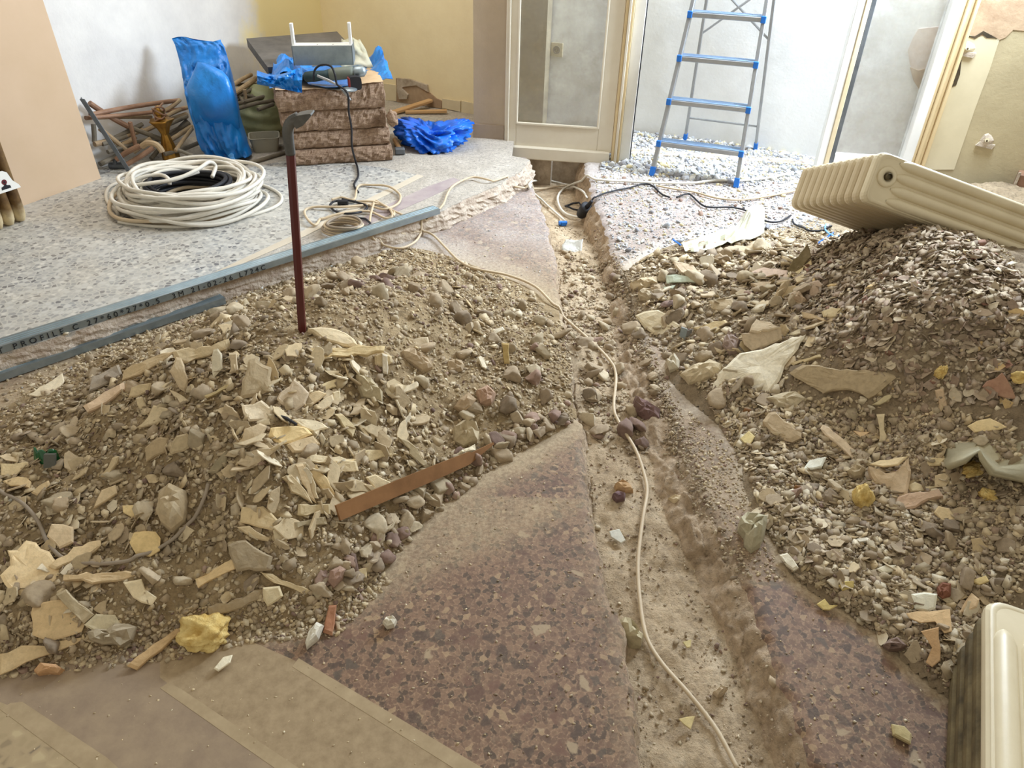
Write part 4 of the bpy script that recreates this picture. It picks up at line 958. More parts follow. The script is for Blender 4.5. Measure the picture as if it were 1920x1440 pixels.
# metal channels along the raised edge
CA, CB = at(-30, 668, ZF), at(820, 399, ZF); cu = nz(CB - CA); cL = np.linalg.norm(CB - CA); cn = np.array([cu[1], -cu[0], 0])
def channel(name, A, L, label, text=None, wd=.06, ht=.027):
    ch = thing(name, label, 'channel', A + cu * L / 2)
    th = .0022
    prof = [(0, 0), (wd, 0), (wd, ht), (wd - .008, ht), (wd - .008, ht - th), (wd - th, ht - th), (wd - th, th), (th, th), (th, ht - th), (.008, ht - th), (.008, ht), (0, ht)]
    # web on top, lips turned down
    P_ = lambda t, a, b: A + cu * t + cn * (a - wd) + np.array([0, 0, ht - b])
    m = MB(); m.loft([[P_(t, a, b) for a, b in prof] for t in np.linspace(0, L, 24)]); m.build('profile', GALV, ch)
    m = MB()
    for g_ in (.016, .03, .044): m.loft([[P_(t, g_ - .003, -.0), P_(t, g_, -.0016), P_(t, g_ + .003, -.0)] for t in (.0, L)], True)
    m.build('stiffening_ribs', mottled('rib_steel', S(118, 140, 150), S(148, 166, 174), 12, .4, .03, metal=.7), ch)
    if text:
        cv = bpy.data.curves.new('lettering', 'FONT'); cv.body = text; cv.size = .030; cv.space_character = 1.62; cv.extrude = .0003; cv.space_word = 1.2
        fo = bpy.data.objects.new('text_source', cv); COL.objects.link(fo)
        me = bpy.data.meshes.new_from_object(fo.evaluated_get(bpy.context.evaluated_depsgraph_get())); bpy.data.objects.remove(fo)
        me.materials.clear(); me.materials.append(INKM); o = bpy.data.objects.new('lettering', me); COL.objects.link(o)
        p = P_(.02, wd + .0012, ht - .0015); X, Z_ = cu, np.array([0, 0, 1.]); N = cn
        Mx = Matrix(((X[0], Z_[0], N[0], p[0]), (X[1], Z_[1], N[1], p[1]), (X[2], Z_[2], N[2], p[2]), (0, 0, 0, 1)))
        o.parent = ch; o.matrix_parent_inverse = Matrix.Identity(4); o.matrix_basis = Matrix.Translation(-Vector(ORG[ch.name])) @ Mx
    return ch
channel('steel_channel', CA + np.array([0, 0, .001]) + cn * .022, cL, 'long galvanised steel channel lying on the raised floor edge, printed text', ' T PROFILE C 27*60*27*0.5  3M 21-02-26 L724C')
GA, GB = at(-40, 724, 0.005), at(420, 566, .005); cu = nz(GB - GA); cn = np.array([cu[1], -cu[0], 0])
channel('steel_channel', GA + cn * .02, np.linalg.norm(GB - GA), 'shorter galvanised channel lying below the raised floor edge', None)

# loose cables between channel and trench
def gpath(pts, r, lift=0.004):
    out = []
    for p in pts:
        q = gp(p[0], p[1]); q[2] = q[2] + r + lift + (p[2] if len(p) > 2 else 0); out.append(q)
    return out
ex = gpath([(1380, 1450), (1340, 1375), (1290, 1310), (1238, 1250), (1210, 1200), (1198, 1130), (1195, 1060), (1204, 980), (1212, 930), (1206, 895), (1190, 850), (1160, 800), (1150, 770), (1154, 710), (1140, 680), (1100, 640), (1055, 600), (1030, 570), (1000, 542), (950, 522), (890, 510), (860, 495), (835, 470), (812, 447), (792, 440), (762, 446), (748, 440), (752, 425), (762, 414)], .0055)
ex = [p + np.array([0, 0, .008]) for p in ex]
lead('extension_cable', ex + gpath([(735, 400), (715, 388), (704, 382), (700, 392), (694, 420), (697, 448), (715, 464), (750, 472), (778, 460), (790, 442), (800, 420), (820, 402), (832, 388), (838, 372), (848, 356), (870, 343), (890, 338)], .0055, .012) + gpath([(920, 344), (955, 354), (985, 358), (1020, 358), (1062, 352)], .0055, .012), .0055, CABC, 'long cream extension cable winding over the rubble and along the trench', 'cable', 7, 8)
lead('white_cable', gpath([(1084, 412), (1060, 405), (1048, 390), (1046, 372), (1060, 356), (1090, 344), (1120, 342), (1160, 344), (1220, 347), (1290, 348), (1340, 343), (1390, 343), (1440, 338), (1480, 330)], .007, .008), .007, CABW, 'white cable looping out of the trench toward the ladder foot')
lead('white_cable', gpath([(1060, 420), (1035, 398), (1010, 375), (992, 358), (996, 346), (1010, 344), (1060, 350), (1090, 362), (1100, 376)], .006, .01), .006, CABW, 'white cable with blue tip crossing the far trench')
lead('white_cable', gpath([(1230, 352), (1260, 358), (1300, 364), (1345, 376), (1390, 379), (1440, 372), (1490, 362)], .006, .008), .006, CABC, 'cream cable curving over the gravel before the ladder')
lead('black_cable', gpath([(1105, 388), (1120, 372), (1150, 362), (1180, 356), (1205, 349), (1222, 352), (1240, 368), (1255, 374)], .005, .008), .005, BLACK, 'short black lead running from the dark socket over the slab')
lead('black_cable', gpath([(1268, 374), (1285, 368), (1295, 370), (1315, 388), (1332, 393), (1370, 393), (1400, 400), (1432, 418), (1460, 420), (1482, 408)], .005, .008), .005, BLACK, 'black cable wriggling across the pale gravel under the ladder')
lead('black_cable', gpath([(1485, 415), (1490, 425), (1515, 436), (1540, 436), (1558, 428)], .005, .006), .005, BLACK, 'black cable loop at the foot of the right heap')
lead('blue_cable', gpath([(1548, 424), (1546, 434), (1560, 446), (1572, 446)], .004, .006) , .0045, mat('pale_blue_wire', S(110, 160, 214), .4), 'thin pale blue wire below the tilted radiator')
# coiled loops behind the crowbar
for j, (ps, r, mt, lb) in enumerate([
 ([(600, 412), (590, 422), (576, 410), (572, 396), (590, 388), (640, 388), (700, 384), (726, 388), (736, 404), (722, 410), (690, 396), (640, 400), (600, 412)], .006, CABC, 'cream cable loop lying left of the black lead coil'),
 ([(622, 375), (640, 370), (664, 374), (672, 350), (700, 347), (730, 350), (750, 366), (746, 382), (720, 392), (690, 384), (668, 378), (700, 378), (720, 386), (738, 396), (738, 405)], .006, CABC, 'cream cable loop nearest the insulation stack'),
 ([(668, 378), (650, 376), (626, 378), (619, 388), (636, 399), (664, 400), (686, 393), (686, 385), (664, 378), (642, 374)], .0055, BLACK, 'small loop of black lead on the terrazzo behind crowbar'),
 ([(664, 416), (680, 426), (694, 420), (686, 412), (668, 408)], .0055, BLACK, 'curl of black lead beside the small cable coil')]):
    lead('black_lead' if mt is BLACK else 'cream_cable', [at(*p, ZF + .008 + .006 * (i % 3)) for i, p in enumerate(ps)], r, mt, lb)
c = at(635, 442, ZF) + np.array([0, .05, 0]); kc = thing('small_cable_coil', 'small tight coil of grey cable beside the steel channel', 'cable', c)
for k in range(6):
    m = MB(); m.tube([c + np.array([(.082 + .006 * math.sin(k * 2)) * math.cos(q) + .004 * k, (.07 + .005 * math.cos(k)) * math.sin(q), .008 + k * .007 + .004 * math.sin(q * 2 + k)]) for q in np.linspace(0, 6.283, 29)], .006, 7, False); m.build('cable_turn', CABG if k % 2 else CABC, kc, True)
m = MB(); c = at(641, 379, ZF + .015); m.tube([c + np.array([-.02, 0, 0]), c + np.array([.03, 0, 0])], .013, 10); tag(m.build('cable_plug', BLACK), 'small black plug on the black lead loop', 'plug')
# rubber socket in the trench
A = gp(1088, 412); B = gp(1116, 384); A[2] += .03; B[2] += .05; d = nz(B - A); L = np.linalg.norm(B - A)
ps_ = thing('rubber_socket', 'black rubber cable socket resting on the trench edge', 'plug', A)
m = MB(); m.lathe([(.012, -.01), (.026, .0), (.03, .02), (.034, .06), (.036, .085), (.028, .09)], 14, A, d); m.build('body', BLACK, ps_, True)
m = MB(); m.lathe([(.014, .088), (.012, .11), (.009, .15)], 10, A, d); m.build('cable_gland', BLACK, ps_, True)
c = gp(1075, 391); m = MB(); m.tube([c + np.array([.045 * math.cos(q) * 1.1, .05 * math.sin(q), .014 + .01 * math.sin(q * 2)]) for q in np.linspace(0, 6.283, 9)], .0055, 6, False)
tag(m.build('black_strap', BLACK), 'loop of black strap lying in the trench by the socket', 'strap')
blob('x', (0, 0, 0), (1, 1, 1), BLUEC) if False else None
c = gp(1056, 423); m = MB(); m.tube([c + np.array([-.025, 0, .014]), c + np.array([.02, .01, .014])], [.014, .011], 8); m.obox(c + np.array([-.01, -.012, .0]), (.028, .006, 0), (-.004, .018, 0), (0, 0, .024), .003)
tag(m.build('blue_connector', BLUEC), 'small bright blue cable connector in the far trench', 'connector')

# ------------------------------------------------------------------ crowbar
cb = gp(567, 622); yb = cb[1]
pts = [cb - np.array([0, 0, .06]), cb] + [atd(px, py, yb + .0 * i) for i, (px, py) in enumerate([(561, 530), (555, 440), (549, 350), (545, 290)])]
hook = spline([atd(545, 290, yb), atd(541, 262, yb), atd(540, 243, yb), atd(546, 229, yb), atd(560, 221, yb)], 6)
cw = thing('crowbar', 'dark red crowbar with grey hooked claw stuck upright in left heap', 'crowbar', cb)
m = MB(); m.tube(pts, .0125, 6); m.build('shaft', RED, cw)
m = MB(); m.tube(hook, np.linspace(.0135, .017, len(hook)), 6); m.build('bend', RUSTB, cw, True)
m = MB(); a0 = atd(552, 230, yb); a1 = atd(586, 211, yb); d = nz(a1 - a0); sd = np.array([0, 1., 0]); up = nz(np.cross(d, sd))
m.loft([[a0 + d * t * .075 / .075 * 1.0 * np.linalg.norm(a1 - a0) + sd * a * w_ + up * b * h_ for a, b in ((-1, -1), (1, -1), (1, 1), (-1, 1))] for t, w_, h_ in ((0, .014, .014), (.4, .02, .014), (.8, .022, .007), (1, .02, .002))]); m.build('claw', RUSTB, cw)

# ------------------------------------------------------------------ ladder
F1 = at(1222, 328, .0); F2 = at(1380, 350, .0); S1 = at(1297, 15, .885); S2 = at(1434, 25, .885)
lad = thing('step_ladder', 'aluminium step ladder with blue caps standing in the doorway', 'ladder', (F1 + F2) / 2)
def bar(m, a, b, wx, wy, ax):
    ax = nz(ax); d = nz(b - a); ay = nz(np.cross(d, ax)); m.obox(a - ax * wx / 2 - ay * wy / 2, b - a, ax * wx, ay * wy, .003)
lx = nz(F2 - F1)
T1 = F1 + (S1 - F1) * 1.5; T2 = F2 + (S2 - F2) * 1.5
for a, b in ((F1, T1), (F2, T2)):
    m = MB(); bar(m, a, b, .022, .05, lx); m.build('rail', ALU, lad)
    m = MB(); d = nz(b - a); bar(m, a - d * .004, a + d * .05, .030, .058, lx); m.build('foot_cap', BLUEC, lad)
for py1, py2 in ((262, 284), (183, 194), (102, 108), (20, 24), (-70, -68)):
    # step at the height where the rail passes these rows
    def onrail(A, B, py):
        ts = np.linspace(0, 1, 400); ps = A + (B - A) * ts[:, None]; c = (ps - EYE) @ R; yy = 720 + F * c[:, 1] / c[:, 2]; return ps[np.argmin(abs(yy - py))]
    a, b = onrail(F1, T1, py1), onrail(F2, T2, py2); b = np.array([b[0], b[1], a[2]]); d = b - a; n_ = nz(np.array([-d[1], d[0], 0]))
    stp = MB(); stp.obox(a - n_ * .045 - np.array([0, 0, .028]), d, n_ * .085, (0, 0, .028), .004); st = stp.build('step', ALU, lad)
    m = MB()
    for k in range(6): m.obox(a - n_ * (.042 - k * .014) + d * .02, d * .96, n_ * .010, (0, 0, .0025))
    m.build('tread', ALUB, st)
    for e in (a, b):
        m = MB(); m.obox(e - nz(d) * .014 - n_ * .05 - np.array([0, 0, .03]), nz(d) * .028, n_ * .02, (0, 0, .034), .003); m.build('step_cap', BLUEC, st)
B1 = at(1284, 264, .0); B2 = at(1416, 282, .0); U1 = at(1325, 0, .87); U2 = at(1450, 10, .87)
for a, b in ((B1, U1), (B2, U2)):
    m = MB(); bar(m, a, a + (b - a) * 1.45, .018, .03, lx); m.build('back_leg', ALU, lad)
    m = MB(); d = nz(b - a); bar(m, a - d * .004, a + d * .05, .026, .038, lx); m.build('foot_cap', BLUEC, lad)
bl = lambda t, s: (B1 + (U1 - B1) * t) * (1 - s) + (B2 + (U2 - B2) * t) * s
for p, q in ((bl(.18, 0), bl(.18, 1)), (bl(.78, 0), bl(1.15, 1)), (bl(1.15, 0), bl(.78, 1))):
    m = MB(); m.tube([p, q], .007, 8); m.build('brace', ALU, lad)

# ------------------------------------------------------------------ radiators
def radiator(name, label, C, e1, e2, e3, D, n, pitch, L, mt, mt2, plug=True, start=.0):
    r = thing(name, label, 'radiator', C + e3 * L * .4)
    ng = 4
    for i in range(n):
        o = C + e2 * (i * pitch)
        first = i == 0
        # outline of a section: rounded oblong in the e1 / e3 plane, lofted through its thickness
        def outline(ins, dz):
            a0, a1, l0, l1 = ins, D - ins, ins, L - ins; rr = .03; out = []
            for cx, cy, s in ((a1 - rr, l1 - rr, 0), (a0 + rr, l1 - rr, 1), (a0 + rr, l0 + rr, 2), (a1 - rr, l0 + rr, 3)):
                for q in np.linspace(0, math.pi / 2, 5):
                    th = q + s * math.pi / 2; out.append(o + e1 * (cx + rr * math.cos(th)) + e3 * (cy + rr * math.sin(th)) + e2 * dz)
            return out
        t = pitch * .98
        m = MB(); m.loft([outline(.017, 0), outline(.007, t * .08), outline(.001, t * .24), outline(.0, t * .5), outline(.001, t * .72), outline(.007, t * .9), outline(.017, t)])
        sec = m.build('section', mt if not first else mt2, r, False)
        if first:
            # raised tubes between the grooves of the outer face
            for k in range(ng):
                w_ = D / ng; a = (k + .5) * w_ + (0 if k else .004); hw = w_ * .40; mm = MB(); rings = []
                for s, g in ((.085, .2), (.10, .7), (.125, 1), (L * .5, 1), (L - .125, 1), (L - .10, .7), (L - .085, .2)):
                    rings.append([o + e1 * (a + hw * g * math.cos(q)) + e3 * s - e2 * (.021 * g * math.sin(q) - .001) for q in np.linspace(0, math.pi, 9)])
                mm.loft(rings, False, False); mm.build('tube_face', mt2, sec, True)
            rim = MB(); O = outline(.006, .0); I = [p - e2 * .004 for p in outline(.010, .0)]; I2 = outline(.018, .0)
            rim.loft([O, I, I2], False); rim.build('rim', mt2, sec, True)
    if plug:
        c = C + e1 * D * .56 + e3 * .055
        m = MB(); m.lathe([(.036, .004), (.036, -.006), (.030, -.011), (.018, -.011), (.0175, -.004)], 22, c, e2); bs = m.build('bushing', mt2, r, True)
        m = MB(); m.lathe([(.013, .004), (.013, -.016), (.010, -.020), (.009, -.012), (.001, -.012)], 14, c, e2); m.build('plug', mottled('old_brass', S(70, 62, 46), S(120, 108, 80), 20, .45, .1, metal=.5), bs)
    return r
Bm = np.array([[.2714, -.1216, .9548], [.4213, .9069, -.0043], [.8654, -.4034, -.2974]])
radiator('column_radiator', 'cream column radiator lying tilted on top of the right heap', np.array([1.2265, 2.5778, .56]), Bm[:, 0], Bm[:, 1], Bm[:, 2], .184, 11, .051, .95, CREAMR, CREAMR2)
ru_ = nz(np.array([-.45, -.893, 0])); rw_ = np.array([.893, -.45, 0])
radiator('column_radiator', 'cream column radiator with grimy brown side lying on the floor bottom right', at(1850, 1116, .24), rw_, np.array([0, 0, -1.]), ru_, .22, 5, .047, 1.1, GRIME, CREAMR2, False)

# ------------------------------------------------------------------ rubble heaps
def heap_mesh(H, name, mt, label, xlo, xhi):
    ok = (H > -.006) & ~RAIS & ~INT & (XX > xlo) & (XX < xhi)
    q = ok[:-1, :-1] & ok[1:, :-1] & ok[:-1, 1:] & ok[1:, 1:]
    idx = -np.ones(H.shape, int); used = np.zeros(H.shape, bool)
    used[:-1, :-1] |= q; used[1:, :-1] |= q; used[:-1, 1:] |= q; used[1:, 1:] |= q
    idx[used] = np.arange(used.sum())
    v = np.stack([XX[used], YY[used], np.maximum(H[used], -.006)], -1)
    j, i = np.nonzero(q); f = np.stack([idx[j, i], idx[j, i + 1], idx[j + 1, i + 1], idx[j + 1, i]], -1)
    return tag(link_mesh(name, v, f, mt, smooth=True), label, 'rubble', None, 'stuff')
heap_mesh(HL, 'rubble_heap', HEAP, 'dusty mound of fine rubble under the left heap', -2.6, .36)
heap_mesh(HR, 'rubble_heap', HEAPR, 'dusty mound of fine rubble under the right heap', .36, 3.2)

P_ST = [(168, 150, 124), (156, 138, 112), (182, 164, 136), (142, 126, 106), (194, 178, 150), (172, 152, 124), (160, 142, 118), (176, 160, 132)]
P_PU = [(124, 102, 92), (136, 112, 100), (152, 126, 110)]
P_SH = [(204, 184, 148), (194, 174, 140), (214, 196, 162), (184, 164, 132), (220, 206, 178), (198, 176, 138), (188, 168, 136)]
P_FL = [(178, 160, 136), (160, 142, 120), (190, 172, 146), (148, 130, 112), (202, 186, 158), (170, 150, 126), (156, 134, 114)]
P_WH = [(204, 206, 208), (184, 186, 190), (216, 214, 206), (166, 168, 172), (214, 200, 160), (196, 194, 190), (150, 150, 154)]
def pcol(pal, n, rare=None, pr=.05):
    a = np.array([S(*c) for c in pal])[RNG.integers(0, len(pal), n)]
    if rare is not None:
        k = RNG.random(n) < pr; a[k] = np.array([S(*c) for c in rare])[RNG.integers(0, len(rare), k.sum())]
    a[:, :3] *= RNG.uniform(.86, 1.1, (n, 1)); a[:, 3] = 1; return a
def quat_m(n):
    q = RNG.normal(size=(n, 4)); q /= np.linalg.norm(q, axis=1)[:, None]; w, x, y, z = q.T
    return np.stack([1 - 2 * (y * y + z * z), 2 * (x * y - z * w), 2 * (x * z + y * w), 2 * (x * y + z * w), 1 - 2 * (x * x + z * z), 2 * (y * z - x * w), 2 * (x * z - y * w), 2 * (y * z + x * w), 1 - 2 * (x * x + y * y)], -1).reshape(n, 3, 3)
def frames(xy, tilt):
    """a frame on the ground at each point, its axis leaning off the ground's normal by about tilt radians"""
    n = gn(xy[:, 0], xy[:, 1]); n = n / np.linalg.norm(n, axis=1)[:, None]
    n = n + RNG.normal(0, 1, n.shape) * tilt; n[:, 2] = np.where(n[:, 2] < .15, .15, n[:, 2]); n /= np.linalg.norm(n, axis=1)[:, None]
    a = RNG.normal(size=n.shape); a -= (a * n).sum(1)[:, None] * n; a /= np.linalg.norm(a, axis=1)[:, None]
    return np.stack([a, np.cross(n, a), n], -1)          # columns
def zone(poly, n, hmin=None):
    """n places spread evenly over the ground inside an outline"""
    w = np.array([gp(*p)[:2] for p in poly]); lo, hi = w.min(0), w.max(0); out = np.zeros((0, 2))
    while len(out) < n:
        p = RNG.uniform(lo, hi, (n * 3, 2)); p = p[inpoly(w, p[:, 0], p[:, 1])]; out = np.concatenate([out, p])
    return out[:n]
def pick(lo, hi, n, pw=2.2): return lo + (hi - lo) * RNG.random(n) ** pw
BANK = {'stone': [], 'shard': [], 'flake': [], 'pebble': []}
def strew(kind, poly, n, lo, hi, pal, rare=None, pr=.05, tilt=.4, pw=2.2, sink=.3, thick=.2, asp=1.6, lift=.0, curl=.0, where=''):
    xy = zone(poly, n); s = pick(lo, hi, n, pw); c = pcol(pal, n, rare, pr)
    BANK[kind].append(dict(xy=xy, s=s, c=c, tilt=tilt, sink=sink, thick=thick, asp=asp, lift=lift, curl=curl, where=where))

LZ_ALL = [(0, 1245), (180, 1228), (300, 1205), (460, 1180), (600, 1165), (700, 1090), (790, 985), (920, 880), (1075, 790), (1070, 650), (1045, 600), (985, 540), (880, 495), (760, 462), (660, 490), (560, 520), (420, 575), (200, 650), (60, 725), (0, 770), (-120, 1000)]
LZ_FRONT = [(-60, 1200), (120, 1200), (300, 1150), (470, 1120), (620, 1100), (720, 980), (840, 900), (900, 830), (760, 740), (640, 690), (500, 640), (330, 640), (200, 680), (60, 780), (-60, 850)]
LZ_CORE = [(60, 1050), (380, 1060), (640, 1040), (790, 900), (820, 820), (680, 760), (560, 660), (380, 650), (200, 720)]
LZ_EDGE = [(560, 1170), (700, 1090), (790, 985), (920, 880), (1075, 790), (1060, 760), (960, 800), (800, 880), (720, 980), (600, 1080)]
LZ_BACK = [(620, 500), (760, 470), (880, 500), (990, 545), (1050, 610), (1075, 760), (960, 790), (880, 700), (780, 560), (640, 560)]
LZ_TOPL = [(150, 700), (420, 580), (600, 510), (640, 560), (430, 660), (250, 720)]
RZ_ALL = [(1170, 510), (1230, 475), (1300, 450), (1440, 432), (1560, 430), (1700, 425), (1900, 480), (1990, 600), (1990, 1000), (1900, 1250), (1780, 1300), (1690, 1220), (1580, 1140), (1490, 1080), (1420, 980), (1400, 900), (1340, 770), (1250, 690), (1210, 600)]
RZ_FLAKE = [(1560, 440), (1700, 430), (1860, 470), (1960, 560), (1960, 780), (1760, 760), (1600, 700), (1500, 640), (1470, 540)]
RZ_LEFT = [(1180, 500), (1310, 455), (1470, 440), (1510, 520), (1540, 650), (1480, 760), (1350, 770), (1260, 690), (1210, 610)]
RZ_LOW = [(1350, 790), (1500, 760), (1700, 770), (1900, 800), (1960, 1000), (1900, 1120), (1840, 1240), (1770, 1295), (1690, 1220), (1580, 1140), (1490, 1080), (1430, 980), (1400, 880)]
TR_UP = [(1058, 470), (1130, 470), (1170, 540), (1210, 650), (1250, 740), (1290, 860), (1250, 860), (1110, 830), (1085, 700), (1055, 570)]
TR_ALL = [(1195, 1440), (1155, 1190), (1090, 810), (1055, 600), (1025, 420), (1112, 400), (1160, 520), (1250, 760), (1310, 960), (1420, 1180), (1500, 1440)]
FARS = [(1130, 390), (1110, 340), (1165, 250), (1330, 262), (1500, 292), (1540, 330), (1560, 430), (1440, 430), (1300, 448), (1200, 480), (1165, 500)]
BEY = [(1125, 318), (1150, 262), (1166, 244), (1330, 264), (1510, 292), (1560, 312), (1480, 340), (1380, 345), (1250, 335)]

# stones
strew('stone', LZ_ALL, 900, .005, .028, P_ST, P_PU, .05, 9, 3.0, .25, where='left heap')
strew('stone', LZ_EDGE, 420, .006, .026, P_ST, P_PU, .10, 9, 2.4, .2, where='left heap')
strew('stone', LZ_BACK, 330, .005, .034, P_ST, P_PU, .16, 9, 2.8, .25, where='far slope of the left heap')
strew('stone', LZ_TOPL, 120, .008, .03, P_ST, None, 0, 9, 1.8, .2, where='left heap')
strew('stone', RZ_LEFT, 480, .006, .036, P_ST, P_PU, .06, 9, 2.8, .25, where='right heap')
strew('stone', RZ_LOW, 330, .005, .024, P_ST, P_PU, .06, 9, 2.8, .25, where='lower slope of the right heap')
strew('stone', TR_UP, 260, .007, .030, P_ST, P_PU, .10, 9, 1.9, .15, where='trench')
strew('stone', TR_ALL, 120, .004, .014, P_ST, P_PU, .10, 9, 2.2, .2, where='trench')
RIM = [(1150, 470), (1185, 520), (1225, 660), (1275, 760), (1305, 870), (1340, 960), (1410, 1080), (1380, 1100), (1300, 960), (1260, 860), (1225, 760), (1180, 640), (1140, 500)]
strew('stone', RIM, 160, .004, .013, P_ST, P_PU, .1, 9, 2.0, .2, where='right rim of the trench')
# shards
strew('shard', LZ_FRONT, 520, .007, .025, P_SH + P_ST + P_ST, None, 0, .42, 1.7, .0, .16, 1.6, .004, .02, 'left heap')
strew('shard', [(420, 700), (560, 650), (760, 720), (830, 860), (760, 950), (620, 1000), (470, 1030), (430, 850)], 170, .012, .036, P_SH, None, 0, .6, 1.6, .0, .16, 2.4, .010, .02, 'left heap')
strew('shard', [(-60, 880), (140, 860), (230, 1000), (260, 1100), (120, 1200), (-60, 1230)], 70, .010, .034, P_SH, None, 0, .4, 1.6, .0, .12, 1.8, .006, .02, 'left heap')
strew('shard', LZ_TOPL, 70, .012, .04, P_SH, None, 0, .5, 1.7, .0, .2, 1.7, .004, .0, 'left heap')
strew('shard', LZ_BACK, 50, .010, .03, P_SH, None, 0, .4, 1.7, .0, .22, 1.8, .003, .0, 'far slope of the left heap')
strew('shard', RZ_LEFT, 420, .008, .042, P_SH + P_ST, None, 0, .4, 1.6, .0, .18, 1.6, .006, .0, 'right heap')
strew('shard', RZ_LOW, 1100, .006, .027, P_SH + P_ST + P_ST, None, 0, .36, 1.8, .0, .13, 1.6, .004, .02, 'lower slope of the right heap')
# paint flakes
strew('flake', RZ_FLAKE, 5200, .006, .022, P_FL, [(150, 112, 94), (204, 174, 124)], .03, .42, 2.0, .0, .05, 1.9, .004, .12, 'upper right heap')
strew('flake', RZ_ALL, 900, .008, .022, P_FL + P_SH, None, 0, .4, 1.8, .0, .06, 1.7, .004, .1, 'right heap')
strew('flake', RZ_LOW, 1500, .005, .017, P_SH + P_FL, None, 0, .35, 1.8, .0, .08, 1.7, .004, .1, 'lower slope of the right heap')
strew('flake', [(1290, 700), (1480, 750), (1720, 730), (1760, 810), (1500, 810), (1350, 800)], 700, .005, .016, P_SH + P_FL, None, 0, .35, 1.8, .0, .1, 1.7, .004, .1, 'middle of the right heap')
strew('flake', LZ_CORE, 1200, .004, .012, P_SH + P_ST, None, 0, .5, 1.8, .0, .2, 1.8, .003, .1, 'left heap')
strew('flake', LZ_ALL, 2200, .004, .013, P_SH + P_ST, None, 0, .5, 1.8, .0, .12, 1.8, .003, .1, 'left heap')
strew('flake', LZ_FRONT, 600, .008, .020, P_SH, None, 0, .5, 1.8, .0, .06, 1.8, .004, .1, 'left heap')
# pebbles
strew('pebble', BEY, 4200, .007, .022, P_WH, None, 0, 9, 1.6, .2, where='doorway floor')
strew('pebble', FARS, 2600, .004, .018, P_WH, P_PU, .05, 9, 2.4, .2, where='far floor before the doorway')

# gravel too small to tell apart
def gravel(name, label, zones, mt=RUB):
    V, Fs, C = [], [], []; n0 = 0
    for poly, n, lo, hi, pal, rare in zones:
        xy = zone(poly, n); s = pick(lo, hi, n, 2.0); k = int(n * .45); cl = pcol(pal, n, rare, .06)
        for v, f, c in (stones(xy[:k], s[:k], cl[:k], .2), plates(xy[k:], s[k:] * 1.15, cl[k:], .5, .45, 1.9, .0, 0)):
            V.append(v); Fs.append(f + n0); C.append(c); n0 += len(v)
    o = link_mesh(name, np.concatenate(V), np.concatenate(Fs), mt, cols=np.concatenate(C))
    return tag(o, label, 'gravel', None, 'stuff')
def stones(xy, s, c, sink):
    n = len(xy); v, f = ICO0; k = len(v)
    J = v[None] * RNG.uniform(.66, 1.15, (n, k, 1)) * RNG.uniform(.32, 1.2, (n, 1, 3))
    J = np.einsum('nij,nkj->nki', quat_m(n), J); J[:, :, 2] *= .8
    p = np.c_[xy, gz(xy[:, 0], xy[:, 1]) + s * (.7 - 2 * sink) * .8]
    J = J * s[:, None, None] + p[:, None, :]
    return J.reshape(-1, 3), (f[None] + (np.arange(n) * k)[:, None, None]).reshape(-1, 3), np.repeat(c, k, 0)
_pl = [(0, 1, 2), (0, 2, 3), (0, 3, 4), (0, 4, 5)]
PLF = np.array(_pl + [(6 + c, 6 + b, 6 + a) for a, b, c in _pl] + [q for i in range(6) for q in ((i, 6 + i, 6 + (i + 1) % 6), (i, 6 + (i + 1) % 6, (i + 1) % 6))])
def plates(xy, s, c, tilt, thick, asp, lift, curl):
    n = len(xy); a = np.linspace(0, 2 * math.pi, 6, endpoint=False)[None] + RNG.uniform(-.42, .42, (n, 6)); r = RNG.uniform(.6, 1.1, (n, 6))
    ap = RNG.uniform(1, asp, (n, 1)); x = r * np.cos(a) * ap ** .5; y = r * np.sin(a) / ap ** .5
    z = curl * (x * x) * RNG.uniform(-1, 2, (n, 1)); t = thick * RNG.uniform(.5, 1.4, (n, 1))
    top = np.stack([x, y, z + t / 2], -1); bot = np.stack([x * .96, y * .96, z - t / 2], -1); L = np.concatenate([top, bot], 1) * s[:, None, None]
    L = np.einsum('nij,nkj->nki', frames(xy, tilt), L)
    p = np.c_[xy, gz(xy[:, 0], xy[:, 1]) + lift + s * .12 * RNG.uniform(0, 2, n)]
    return (L + p[:, None]).reshape(-1, 3), (PLF[None] + (np.arange(n) * 12)[:, None, None]).reshape(-1, 3), np.repeat(c, 12, 0)

